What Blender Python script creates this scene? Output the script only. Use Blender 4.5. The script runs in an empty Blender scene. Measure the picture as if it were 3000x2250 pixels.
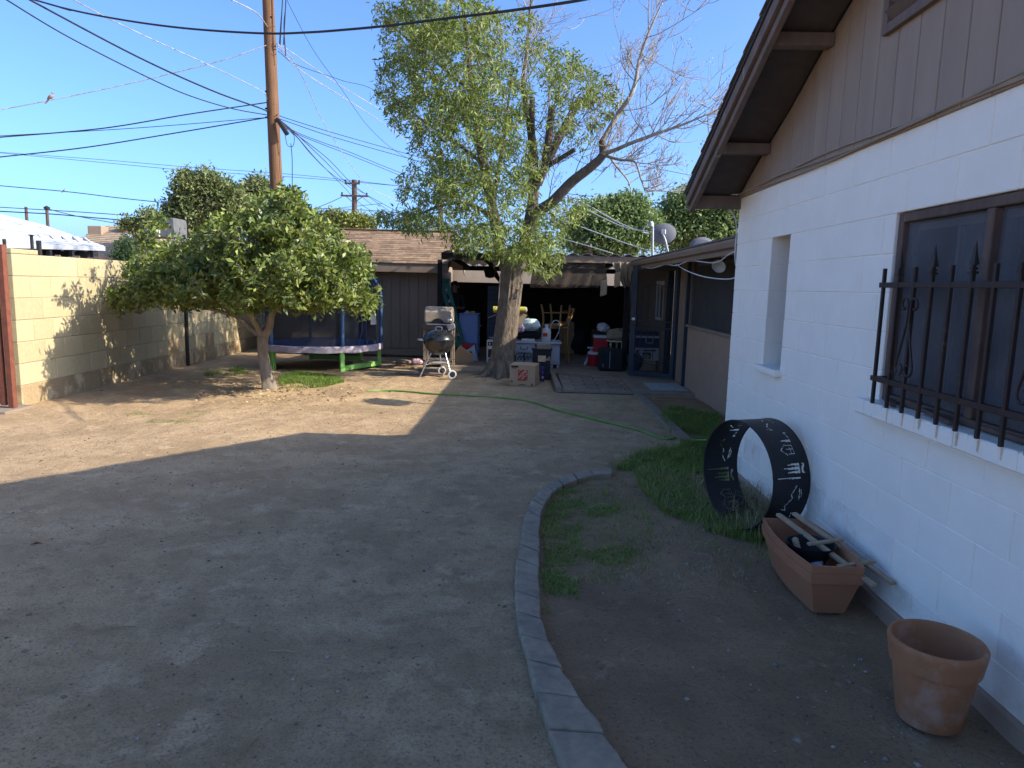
import bpy, bmesh, math, random
import numpy as np
from mathutils import Vector, Matrix
random.seed(7); RNG = np.random.default_rng(7)
R = math.radians
# ------------------------------------------------------------------ camera
W0, H0, FPX, CAMH = 3000.0, 2250.0, 2050.0, 1.62
_p, _r, _y = R(8.0), R(1.4), R(1.03)
FW = np.array([-math.sin(_y)*math.cos(_p), math.cos(_y)*math.cos(_p), -math.sin(_p)])
_rt0 = np.array([math.cos(_y), math.sin(_y), 0.0]); _up0 = np.cross(_rt0, FW)
RT = _rt0*math.cos(_r) + _up0*math.sin(_r); UP = np.cross(RT, FW); CC = np.array([0, 0, CAMH])
sc = bpy.context.scene; col = sc.collection
cam = bpy.data.cameras.new('camera'); cam.sensor_width = 36; cam.lens = 36*FPX/W0
cam.clip_start = 0.05; cam.clip_end = 6000
camo = bpy.data.objects.new('camera', cam); col.objects.link(camo)
camo.matrix_world = Matrix(((RT[0], UP[0], -FW[0], 0), (RT[1], UP[1], -FW[1], 0), (RT[2], UP[2], -FW[2], CAMH), (0, 0, 0, 1)))
sc.camera = camo
# ------------------------------------------------------------------ sky, sun, exposure
SUN = Vector((3.80, -0.82, 2.52)).normalized()          # towards the sun
wd = bpy.data.worlds.new('World'); sc.world = wd; wd.use_nodes = True
nt = wd.node_tree; nt.nodes.clear()
sky = nt.nodes.new('ShaderNodeTexSky'); sky.sky_type = 'NISHITA'; sky.sun_disc = False
sky.sun_elevation = math.asin(SUN.z); sky.sun_rotation = math.atan2(SUN.x, SUN.y)
sky.altitude = 300; sky.air_density = 0.7; sky.dust_density = 3.0; sky.ozone_density = 9.0
bg = nt.nodes.new('ShaderNodeBackground'); bg.inputs[1].default_value = 0.15
wo = nt.nodes.new('ShaderNodeOutputWorld')
nt.links.new(sky.outputs[0], bg.inputs[0]); nt.links.new(bg.outputs[0], wo.inputs[0])
sl = bpy.data.lights.new('sun', 'SUN'); sl.energy = 3.1; sl.angle = R(0.53); sl.color = (1.0, 0.92, 0.78)
so = bpy.data.objects.new('sun', sl); col.objects.link(so)
so.rotation_euler = (-SUN).to_track_quat('-Z', 'Y').to_euler(); so.location = (20, -5, 20)
vs = sc.view_settings; vs.view_transform = 'Standard'; vs.look = 'None'; vs.gamma = 1; vs.exposure = 1.45
vs.use_curve_mapping = False
sc.cycles.max_bounces = 6; sc.cycles.transparent_max_bounces = 24; sc.cycles.use_denoising = True
# ------------------------------------------------------------------ pixel helpers (photo pixel -> direction, then met with ground / plane)
def ray(u, v): return FW + RT*(u-W0/2)/FPX - UP*(v-H0/2)/FPX
def gp(u, v, z=0.0): d = ray(u, v); return Vector(CC + d*((z-CAMH)/d[2]))
def aty(u, v, y): d = ray(u, v); return Vector(CC + d*(y/d[1]))
def atx(u, v, x): d = ray(u, v); return Vector(CC + d*(x/d[0]))
# ------------------------------------------------------------------ value noise for relief
def vnoise(x, y, s, seed=0):
    x = np.asarray(x)/s; y = np.asarray(y)/s
    xi = np.floor(x).astype(int); yi = np.floor(y).astype(int); fx = x-xi; fy = y-yi
    fx = fx*fx*(3-2*fx); fy = fy*fy*(3-2*fy)
    def h(a, b):
        n = (a*374761393 + b*668265263 + seed*974711) & 0x7fffffff
        n = ((n ^ (n >> 13))*1274126177) & 0x7fffffff
        return ((n ^ (n >> 16)) & 0xffff)/65535.0
    return (h(xi, yi)*(1-fx)+h(xi+1, yi)*fx)*(1-fy) + (h(xi, yi+1)*(1-fx)+h(xi+1, yi+1)*fx)*fy
# ------------------------------------------------------------------ materials
MATS = {}
def M(name, c1, c2=None, scale=6, rough=0.85, bump=0.0, bscale=60, metal=0.0, rnd=0.0, detail=6, spec=0.3, stretch=None, c3=None, s3=1.2, f3=(0.5, 0.65), island=0.0, trans=None, alpha=None, coat=0):
    m = bpy.data.materials.new(name); m.use_nodes = True; t = m.node_tree; N = t.nodes; L = t.links
    b = N['Principled BSDF']; out = N['Material Output']
    geo = N.new('ShaderNodeNewGeometry'); vec = geo.outputs['Position']
    if stretch:
        mp = N.new('ShaderNodeMapping'); mp.inputs['Scale'].default_value = stretch; L.new(vec, mp.inputs[0]); vec = mp.outputs[0]
    def noise(s, d=detail, r=0.6):
        n = N.new('ShaderNodeTexNoise'); n.inputs['Scale'].default_value = s; n.inputs['Detail'].default_value = d; n.inputs['Roughness'].default_value = r
        L.new(vec, n.inputs['Vector']); return n.outputs[0]
    def mix(a, bb, f):
        x = N.new('ShaderNodeMix'); x.data_type = 'RGBA'
        for sck, val in ((6, a), (7, bb)):
            if isinstance(val, tuple): x.inputs[sck].default_value = (*val, 1)
            else: L.new(val, x.inputs[sck])
        if isinstance(f, float): x.inputs[0].default_value = f
        else: L.new(f, x.inputs[0])
        return x.outputs[2]
    c2 = c2 or tuple(v*0.8 for v in c1)
    rmp = N.new('ShaderNodeMapRange'); rmp.inputs[1].default_value = 0.35; rmp.inputs[2].default_value = 0.65
    L.new(noise(scale), rmp.inputs[0]); cur = mix(c1, c2, rmp.outputs[0])
    if c3:
        r3 = N.new('ShaderNodeMapRange'); r3.inputs[1].default_value = f3[0]; r3.inputs[2].default_value = f3[1]
        L.new(noise(s3, 8, 0.65), r3.inputs[0]); cur = mix(cur, c3, r3.outputs[0])
    if rnd or island:
        if rnd: src = N.new('ShaderNodeObjectInfo').outputs['Random']
        else: src = geo.outputs['Random Per Island']
        a = rnd or island
        q = N.new('ShaderNodeMapRange'); q.inputs[3].default_value = 1-a; q.inputs[4].default_value = 1+a; L.new(src, q.inputs[0])
        hs = N.new('ShaderNodeHueSaturation'); L.new(cur, hs.inputs['Color']); L.new(q.outputs[0], hs.inputs['Value']); cur = hs.outputs[0]
    L.new(cur, b.inputs['Base Color'])
    b.inputs['Roughness'].default_value = rough; b.inputs['Metallic'].default_value = metal
    b.inputs['Specular IOR Level'].default_value = spec
    if coat: b.inputs['Coat Weight'].default_value = coat; b.inputs['Coat Roughness'].default_value = 0.15
    if bump:
        bn = N.new('ShaderNodeBump'); bn.inputs['Strength'].default_value = 1.0; bn.inputs['Distance'].default_value = bump
        L.new(noise(bscale, 5, 0.65), bn.inputs['Height']); L.new(bn.outputs[0], b.inputs['Normal'])
    last = b.outputs[0]
    if trans:
        tr = N.new('ShaderNodeBsdfTranslucent'); ms = N.new('ShaderNodeMixShader'); ms.inputs[0].default_value = trans[1]
        L.new(mix(cur, trans[0], 0.6), tr.inputs[0]); L.new(last, ms.inputs[1]); L.new(tr.outputs[0], ms.inputs[2]); last = ms.outputs[0]
    if alpha:
        tp = N.new('ShaderNodeBsdfTransparent'); ms = N.new('ShaderNodeMixShader'); ms.inputs[0].default_value = alpha
        L.new(tp.outputs[0], ms.inputs[1]); L.new(last, ms.inputs[2]); last = ms.outputs[0]
    L.new(last, out.inputs['Surface'])
    MATS[name] = m; return m
# ------------------------------------------------------------------ mesh building
def ortho(d):
    d = Vector(d).normalized(); a = Vector((0, 0, 1)) if abs(d.z) < 0.9 else Vector((1, 0, 0))
    s = d.cross(a).normalized(); return s, d.cross(s).normalized()
class MB:
    def __init__(s): s.v = []; s.f = []
    def add(s, vs, fs):
        o = len(s.v); s.v += [tuple(v) for v in vs]; s.f += [tuple(i+o for i in f) for f in fs]; return s
    def box(s, x0, x1, y0, y1, z0, z1):
        return s.add([(x0,y0,z0),(x1,y0,z0),(x1,y1,z0),(x0,y1,z0),(x0,y0,z1),(x1,y0,z1),(x1,y1,z1),(x0,y1,z1)],
                     [(0,3,2,1),(4,5,6,7),(0,1,5,4),(1,2,6,5),(2,3,7,6),(3,0,4,7)])
    def beam(s, p0, p1, w, h, up=(0, 0, 1)):
        p0 = Vector(p0); p1 = Vector(p1); d = (p1-p0).normalized(); u = Vector(up)
        if abs(d.dot(u)) > 0.99: u = Vector((1, 0, 0))
        sd = d.cross(u).normalized()*w/2; u = sd.cross(d).normalized()*h/2
        vs = [p+a*sd+b*u for p in (p0, p1) for a, b in ((-1,-1),(1,-1),(1,1),(-1,1))]
        return s.add(vs, [(0,1,2,3),(7,6,5,4),(0,4,5,1),(1,5,6,2),(2,6,7,3),(3,7,4,0)])
    def obox(s, c, ax, hs):
        c = Vector(c); ax = [Vector(a) for a in ax]
        vs = [c+ax[0]*hs[0]*i+ax[1]*hs[1]*j+ax[2]*hs[2]*k for k in (-1, 1) for i, j in ((-1,-1),(1,-1),(1,1),(-1,1))]
        return s.add(vs, [(0,3,2,1),(4,5,6,7),(0,1,5,4),(1,2,6,5),(2,3,7,6),(3,0,4,7)])
    def tube(s, pts, r, n=8, cap=True):
        pts = [Vector(p) for p in pts]; rs = r if isinstance(r, (list, tuple)) else [r]*len(pts)
        vs = []; fs = []; prev = None
        for i, p in enumerate(pts):
            d = (pts[min(i+1, len(pts)-1)]-pts[max(i-1, 0)])
            if d.length < 1e-9: d = Vector((0, 0, 1))
            d.normalize()
            if prev is None: a, b = ortho(d)
            else:
                a = prev - d*prev.dot(d)
                a = a.normalized() if a.length > 1e-6 else ortho(d)[0]
                b = d.cross(a)
            prev = a
            for k in range(n):
                t = 2*math.pi*k/n; vs.append(p+(a*math.cos(t)+b*math.sin(t))*rs[i])
        for i in range(len(pts)-1):
            for k in range(n):
                k2 = (k+1) % n; fs.append((i*n+k, i*n+k2, (i+1)*n+k2, (i+1)*n+k))
        if cap: fs.append(tuple(range(n-1, -1, -1))); fs.append(tuple((len(pts)-1)*n+k for k in range(n)))
        return s.add(vs, fs)
    def lathe(s, prof, c, n=32, ax=None):
        c = Vector(c); ax = ax or (Vector((1,0,0)), Vector((0,1,0)), Vector((0,0,1))); vs = []; fs = []
        for r, z in prof:
            for k in range(n):
                t = 2*math.pi*k/n; vs.append(c+ax[0]*r*math.cos(t)+ax[1]*r*math.sin(t)+ax[2]*z)
        for i in range(len(prof)-1):
            for k in range(n):
                k2 = (k+1) % n; fs.append((i*n+k, i*n+k2, (i+1)*n+k2, (i+1)*n+k))
        fs.append(tuple(range(n-1, -1, -1))); fs.append(tuple((len(prof)-1)*n+k for k in range(n)))
        return s.add(vs, fs)
    def prism(s, poly, off):
        n = len(poly); off = Vector(off); vs = [Vector(p) for p in poly]+[Vector(p)+off for p in poly]
        return s.add(vs, [tuple(range(n-1, -1, -1)), tuple(range(n, 2*n))]+[(i, (i+1) % n, (i+1) % n+n, i+n) for i in range(n)])
    def quad(s, a, b, c, d): return s.add([a, b, c, d], [(0, 1, 2, 3)])
    def build(s, name, mat, parent=None, smooth=False, bevel=0.0, weld=False):
        me = bpy.data.meshes.new(name); me.from_pydata(s.v, [], s.f)
        if bevel or weld or True:
            bm = bmesh.new(); bm.from_mesh(me)
            if weld: bmesh.ops.remove_doubles(bm, verts=bm.verts, dist=1e-5)
            bmesh.ops.recalc_face_normals(bm, faces=bm.faces)
            if bevel:
                es = [e for e in bm.edges if len(e.link_faces) == 2 and e.calc_face_angle(0) > 0.5]
                bmesh.ops.bevel(bm, geom=es, offset=bevel, segments=1 if bevel < 0.01 else 2, affect='EDGES', profile=0.6)
            bm.to_mesh(me); bm.free()
        return link(name, me, mat, parent, smooth)
def wloc(o):
    l = Vector((0, 0, 0))
    while o is not None: l = l+o.location; o = o.parent
    return l
def link(name, me, mat, parent=None, smooth=False):
    n = len(me.vertices); co = np.empty(n*3, 'f'); me.vertices.foreach_get('co', co); co = co.reshape(-1, 3)
    lo = co.min(0); hi = co.max(0); org = np.array([(lo[0]+hi[0])/2, (lo[1]+hi[1])/2, lo[2]], 'f')
    me.vertices.foreach_set('co', (co-org).ravel())
    if smooth:
        me.polygons.foreach_set('use_smooth', [True]*len(me.polygons))
        try: me.set_sharp_from_angle(angle=R(40))
        except Exception: pass
    for m in (mat if isinstance(mat, (list, tuple)) else [mat]): me.materials.append(MATS[m] if isinstance(m, str) else m)
    me.update(); o = bpy.data.objects.new(name, me); col.objects.link(o)
    o.location = Vector(org.tolist())
    if parent is not None: o.location = o.location-wloc(parent); o.parent = parent
    return o
def rawmesh(name, V, F, mat, parent=None, smooth=False):      # numpy verts, list/array of faces of equal size
    V = np.asarray(V, 'f'); F = np.asarray(F, 'i'); k = F.shape[1]
    me = bpy.data.meshes.new(name); me.vertices.add(len(V)); me.vertices.foreach_set('co', V.ravel())
    me.loops.add(F.size); me.loops.foreach_set('vertex_index', F.ravel())
    me.polygons.add(len(F)); me.polygons.foreach_set('loop_start', np.arange(0, F.size, k, dtype='i'))
    me.update(calc_edges=True)
    return link(name, me, mat, parent, smooth)
def tag(o, label, cat, group=None, kind=None):
    o['label'] = label; o['category'] = cat
    if group: o['group'] = group
    if kind: o['kind'] = kind
    return o
def thing(name, label, cat, loc, group=None):
    o = bpy.data.objects.new(name, None); col.objects.link(o); o.location = loc; o.empty_display_size = 0.2
    return tag(o, label, cat, group)
def struct(o): o['kind'] = 'structure'; return o
def copytree(o, parent=None):
    c = o.copy(); col.objects.link(c); c.parent = parent
    for ch in list(o.children): copytree(ch, c)
    return c
PCACHE = {}
def piece(name, mat, parent, x0, x1, y0, y1, z0, z1, bevel=0.004):     # chamfered block that shares its mesh with equal blocks
    key = (name, round(x1-x0, 3), round(y1-y0, 3), round(z1-z0, 3), mat, bevel)
    if key not in PCACHE:
        o = MB().box(-(x1-x0)/2, (x1-x0)/2, -(y1-y0)/2, (y1-y0)/2, 0, z1-z0).build(name, mat, None, bevel=bevel)
        PCACHE[key] = o.data
    else:
        o = bpy.data.objects.new(name, PCACHE[key]); col.objects.link(o)
    o.location = Vector(((x0+x1)/2, (y0+y1)/2, z0))-wloc(parent); o.parent = parent
    return o
def spline(pts, k=8):
    P = [Vector(p) for p in pts]; P = [P[0]*2-P[1]]+P+[P[-1]*2-P[-2]]; out = []
    for i in range(1, len(P)-2):
        for j in range(k):
            t = j/k; a, b, c, d = P[i-1:i+3]
            out.append(0.5*((2*b)+(c-a)*t+(2*a-5*b+4*c-d)*t*t+(3*b-a-3*c+d)*t**3))
    out.append(P[-2]); return out
# ------------------------------------------------------------------ material library
M('dirt_block', (0.491, 0.410, 0.238), (0.436, 0.356, 0.202), 30, 0.95, 0.006, 140, rnd=0.12, c3=(0.46, 0.36, 0.21), s3=2.2, f3=(0.60, 0.76))
M('dirt_block_low', (0.365, 0.271, 0.152), (0.285, 0.202, 0.108), 30, 0.95, 0.006, 140, rnd=0.10, c3=(0.58, 0.47, 0.29), s3=3.0, f3=(0.5, 0.65))
M('mortar', (0.36, 0.29, 0.19), (0.30, 0.24, 0.15), 40, 0.95, 0.002, 200)
M('white_paint', (0.92, 0.86, 0.74), (0.88, 0.82, 0.70), 4, 0.7, 0.0022, 90, c3=(0.62, 0.58, 0.50), s3=1.1, f3=(0.64, 0.85))
M('white_paint_base', (0.88, 0.83, 0.73), (0.80, 0.74, 0.64), 4, 0.8, 0.003, 90, c3=(0.62, 0.54, 0.43), s3=5, f3=(0.52, 0.74))
M('trim_brown', (0.186, 0.138, 0.114), (0.144, 0.108, 0.090), 12, 0.75, 0.0015, 60, stretch=(1, 1, 0.2), c3=(0.30, 0.25, 0.21), s3=9, f3=(0.62, 0.72))
M('siding', (0.334, 0.258, 0.193), (0.291, 0.222, 0.170), 6, 0.8, 0.001, 50, rnd=0.05, stretch=(1, 1, 0.15))
M('soffit', (0.102, 0.082, 0.074), (0.084, 0.067, 0.062), 9, 0.85, 0.001, 60)
M('shingle', (0.19, 0.15, 0.115), (0.13, 0.10, 0.08), 20, 0.95, 0.003, 200, island=0.28)
M('shingle_warm', (0.40, 0.27, 0.165), (0.27, 0.18, 0.115), 14, 0.95, 0.003, 200, island=0.3)
M('roof_tan', (0.36, 0.27, 0.19), (0.29, 0.22, 0.15), 14, 0.95, 0.004, 40, island=0.15)
M('roof_white', (0.440, 0.448, 0.464), (0.384, 0.392, 0.408), 5, 0.6, 0.001, 30, island=0.12)
M('frame_wood', (0.14, 0.095, 0.07), (0.09, 0.06, 0.05), 14, 0.8, 0.002, 80, stretch=(1, 1, 0.3), c3=(0.27, 0.2, 0.14), s3=10, f3=(0.6, 0.7))
M('screen', (0.075, 0.077, 0.082), (0.14, 0.14, 0.148), 2.6, 0.6, 0, spec=0.4, alpha=0.55)
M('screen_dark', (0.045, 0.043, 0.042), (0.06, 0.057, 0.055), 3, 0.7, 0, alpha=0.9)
M('glass', (0.03, 0.035, 0.045), (0.05, 0.055, 0.065), 2, 0.08, 0, spec=0.6)
M('curtain', (0.34, 0.33, 0.32), (0.10, 0.10, 0.10), 2.2, 0.9, detail=2)
M('white_alu', (0.75, 0.76, 0.78), (0.65, 0.66, 0.68), 6, 0.45)
M('iron', (0.035, 0.028, 0.027), (0.05, 0.035, 0.03), 20, 0.5, 0.0008, 200, metal=0.3, c3=(0.20, 0.12, 0.06), s3=7, f3=(0.60, 0.75))
M('black_metal', (0.018, 0.018, 0.020), (0.026, 0.025, 0.027), 10, 0.45, 0.0004, 150, c3=(0.05, 0.035, 0.028), s3=6, f3=(0.58, 0.75))
M('navy_metal', (0.018, 0.030, 0.050), (0.024, 0.036, 0.056), 10, 0.45)
M('rust', (0.20, 0.065, 0.035), (0.13, 0.045, 0.03), 12, 0.7, 0.001, 120)
M('chrome', (0.6, 0.6, 0.6), (0.5, 0.5, 0.52), 8, 0.3, metal=0.8)
M('galv', (0.400, 0.408, 0.424), (0.336, 0.344, 0.360), 12, 0.5, metal=0.3)
M('tan_stucco', (0.359, 0.249, 0.175), (0.323, 0.223, 0.158), 5, 0.95, 0.003, 120, c3=(0.18, 0.14, 0.11), s3=1.5, f3=(0.62, 0.8))
M('shed_siding', (0.270, 0.204, 0.149), (0.230, 0.173, 0.126), 5, 0.9, 0.001, 60, rnd=0.05, stretch=(1, 1, 0.2))
M('concrete', (0.276, 0.215, 0.157), (0.218, 0.168, 0.123), 6, 0.95, 0.002, 120, c3=(0.14, 0.115, 0.092), s3=1.8, f3=(0.55, 0.75))
M('curb_concrete', (0.323, 0.260, 0.180), (0.245, 0.194, 0.134), 18, 0.95, 0.003, 160, rnd=0.08, c3=(0.15, 0.125, 0.10), s3=5, f3=(0.50, 0.72))
M('paver', (0.270, 0.200, 0.142), (0.207, 0.152, 0.109), 14, 0.95, 0.002, 140, rnd=0.2)
M('terracotta', (0.365, 0.157, 0.070), (0.301, 0.128, 0.059), 7, 0.8, 0.0008, 120, c3=(0.44, 0.29, 0.22), s3=5, f3=(0.52, 0.74))
M('plastic_terra', (0.374, 0.160, 0.082), (0.330, 0.140, 0.071), 5, 0.6, 0.0005, 200)
M('lumber', (0.42, 0.31, 0.20), (0.33, 0.24, 0.155), 20, 0.85, 0.001, 100, stretch=(1, 1, 1), rnd=0.12)
M('old_wood', (0.288, 0.222, 0.162), (0.204, 0.156, 0.120), 16, 0.9, 0.0015, 80, rnd=0.15)
M('pole_wood', (0.186, 0.095, 0.045), (0.118, 0.061, 0.031), 30, 0.9, 0.006, 60, stretch=(1, 1, 0.05), c3=(0.15, 0.09, 0.055), s3=20, f3=(0.55, 0.75))
M('far_pole', (0.10, 0.065, 0.05), (0.075, 0.05, 0.04), 10, 0.9)
M('bark_ash', (0.205, 0.163, 0.118), (0.106, 0.080, 0.057), 22, 0.95, 0.03, 26, stretch=(1, 1, 0.35), detail=8)
M('bark_limb', (0.16, 0.12, 0.09), (0.085, 0.065, 0.05), 18, 0.95, 0.015, 36, stretch=(1, 1, 0.5))
M('bark_dark', (0.12, 0.095, 0.075), (0.07, 0.055, 0.045), 14, 0.95, 0.01, 40, stretch=(1, 1, 0.4))
M('bark_twig', (0.369, 0.332, 0.283), (0.246, 0.209, 0.172), 10, 0.9)
M('bark_lemon', (0.257, 0.211, 0.156), (0.172, 0.136, 0.101), 18, 0.9, 0.006, 50, stretch=(1, 1, 0.5))
M('leaf_lemon', (0.096, 0.140, 0.026), (0.150, 0.185, 0.034), 3, 0.42, spec=0.5, island=0.35, trans=((0.16, 0.24, 0.03), 0.28))
M('leaf_lemon_new', (0.21, 0.25, 0.05), (0.27, 0.29, 0.07), 4, 0.45, spec=0.5, island=0.3, trans=((0.28, 0.32, 0.06), 0.3))
M('leaf_ash', (0.135, 0.185, 0.033), (0.212, 0.250, 0.045), 1.6, 0.5, spec=0.4, island=0.35, trans=((0.20, 0.27, 0.05), 0.35))
M('leaf_far', (0.144, 0.178, 0.063), (0.213, 0.236, 0.092), 1.0, 0.6, island=0.35, trans=((0.14, 0.19, 0.05), 0.3))
M('leaf_far_cool', (0.150, 0.221, 0.078), (0.234, 0.305, 0.111), 1.0, 0.6, island=0.35, trans=((0.15, 0.22, 0.06), 0.3))
M('seed_dry', (0.42, 0.29, 0.17), (0.33, 0.21, 0.12), 6, 0.9, island=0.3)
M('grass_long', (0.170, 0.242, 0.052), (0.256, 0.297, 0.068), 3, 0.6, island=0.4, trans=((0.18, 0.27, 0.04), 0.3))
M('grass_sunny', (0.15, 0.24, 0.04), (0.20, 0.27, 0.06), 3, 0.6, island=0.35, trans=((0.25, 0.36, 0.05), 0.35))
M('grass_dry', (0.36, 0.30, 0.17), (0.28, 0.23, 0.12), 3, 0.8, island=0.3)
M('litter', (0.45, 0.35, 0.18), (0.30, 0.20, 0.10), 30, 0.9, island=0.4)
M('pebble', (0.300, 0.255, 0.203), (0.225, 0.188, 0.150), 20, 0.9, island=0.35)
M('hose_green', (0.152, 0.264, 0.048), (0.120, 0.216, 0.040), 8, 0.45)
M('cable_tan', (0.36, 0.29, 0.22), (0.30, 0.24, 0.18), 8, 0.6)
M('cable_white', (0.72, 0.72, 0.72), (0.6, 0.6, 0.6), 8, 0.5)
M('wire_black', (0.012, 0.012, 0.015), (0.02, 0.02, 0.022), 8, 0.5)
M('wire_alu', (0.368, 0.376, 0.392), (0.208, 0.208, 0.216), 9, 0.45, detail=1)
M('corrugated', (0.62, 0.63, 0.65), (0.5, 0.51, 0.52), 6, 0.35, metal=0.6)
M('fascia_tan', (0.276, 0.204, 0.149), (0.230, 0.168, 0.122), 5, 0.9)
M('shade_cloth', (0.115, 0.085, 0.065), (0.09, 0.066, 0.05), 3, 0.9, alpha=0.72, trans=((0.2, 0.14, 0.09), 0.35))
M('burlap', (0.30, 0.23, 0.15), (0.24, 0.18, 0.12), 10, 0.95, 0.003, 60)
M('tan_cloth', (0.52, 0.40, 0.29), (0.46, 0.35, 0.25), 6, 0.95, trans=((0.6, 0.45, 0.3), 0.3))
M('net', (0.022, 0.025, 0.034), (0.032, 0.036, 0.046), 3, 0.8, alpha=0.6)
M('tramp_mat', (0.012, 0.013, 0.016), None, 6, 0.7)
M('pad_blue', (0.025, 0.05, 0.16), (0.02, 0.04, 0.12), 6, 0.5)
M('foam_blue', (0.045, 0.11, 0.24), (0.035, 0.08, 0.18), 6, 0.6)
M('skirt_lilac', (0.47, 0.40, 0.44), (0.42, 0.36, 0.40), 7, 0.7, 0.004, 14)
M('leg_green', (0.228, 0.504, 0.120), (0.204, 0.444, 0.108), 7, 0.5)
M('enamel_black', (0.013, 0.013, 0.015), (0.03, 0.028, 0.026), 14, 0.22, spec=0.6, c3=(0.10, 0.09, 0.08), s3=9, f3=(0.62, 0.8))
M('cover_beige', (0.40, 0.33, 0.26), (0.33, 0.27, 0.21), 6, 0.7, 0.004, 20)
M('ladder_green', (0.018, 0.135, 0.095), (0.015, 0.11, 0.08), 6, 0.5)
M('cab_blue', (0.176, 0.264, 0.496), (0.160, 0.240, 0.456), 5, 0.6)
M('red_plastic', (0.36, 0.015, 0.022), (0.31, 0.014, 0.02), 6, 0.4)
M('white_plastic', (0.527, 0.527, 0.527), (0.459, 0.459, 0.459), 6, 0.45)
M('black_plastic', (0.014, 0.014, 0.017), (0.02, 0.02, 0.023), 6, 0.45)
M('navy_plastic', (0.018, 0.03, 0.11), (0.015, 0.025, 0.09), 6, 0.4)
M('white_bag', (0.527, 0.527, 0.535), (0.442, 0.442, 0.459), 9, 0.5, 0.004, 25)
M('bag_mint', (0.50, 0.61, 0.60), (0.42, 0.54, 0.54), 5, 0.8, 0.006, 14)
M('pink_cloth', (0.62, 0.42, 0.50), (0.52, 0.34, 0.42), 9, 0.9, 0.004, 30)
M('black_cloth', (0.012, 0.016, 0.018), (0.018, 0.024, 0.026), 6, 0.85, 0.006, 20)
M('cardboard', (0.42, 0.28, 0.165), (0.37, 0.245, 0.145), 7, 0.9, 0.0005, 80)
M('print_orange', (0.42, 0.055, 0.025), None, 20, 0.9)
M('print_white', (0.62, 0.52, 0.42), None, 20, 0.9)
M('print_black', (0.02, 0.018, 0.017), None, 20, 0.9)
M('print_red', (0.38, 0.05, 0.03), None, 20, 0.9)
M('print_green', (0.02, 0.07, 0.04), None, 20, 0.9)
M('yellow_foam', (0.50, 0.46, 0.08), (0.42, 0.38, 0.06), 9, 0.8)
M('chair_wood', (0.336, 0.188, 0.060), (0.272, 0.144, 0.044), 9, 0.45, spec=0.4)
M('desk_white', (0.406, 0.426, 0.459), (0.367, 0.387, 0.414), 4, 0.5)
M('enamel_white', (0.70, 0.68, 0.64), (0.62, 0.60, 0.57), 5, 0.4)
M('skin', (0.38, 0.22, 0.155), (0.34, 0.19, 0.13), 9, 0.55)
M('hair', (0.03, 0.022, 0.018), None, 9, 0.6)
M('shirt_black', (0.022, 0.022, 0.026), (0.03, 0.03, 0.034), 5, 0.9)
M('jeans', (0.03, 0.04, 0.07), (0.04, 0.05, 0.085), 6, 0.9)
M('dish_grey', (0.17, 0.17, 0.18), (0.14, 0.14, 0.15), 5, 0.5)
M('mat_grey', (0.33, 0.36, 0.37), (0.28, 0.30, 0.31), 8, 0.9, 0.002, 100)
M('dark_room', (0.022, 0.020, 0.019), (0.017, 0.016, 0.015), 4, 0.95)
M('far_wall', (0.45, 0.36, 0.27), (0.40, 0.32, 0.24), 5, 0.95)
M('cream_paint', (0.55, 0.50, 0.36), (0.48, 0.43, 0.30), 6, 0.6)
M('feather', (0.30, 0.23, 0.18), (0.22, 0.17, 0.14), 30, 0.9)
M('rust_stain', (0.62, 0.44, 0.26), (0.74, 0.62, 0.47), 60, 0.8)
M('clod', (0.20, 0.15, 0.105), (0.13, 0.10, 0.07), 20, 0.95, island=0.3)
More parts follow.
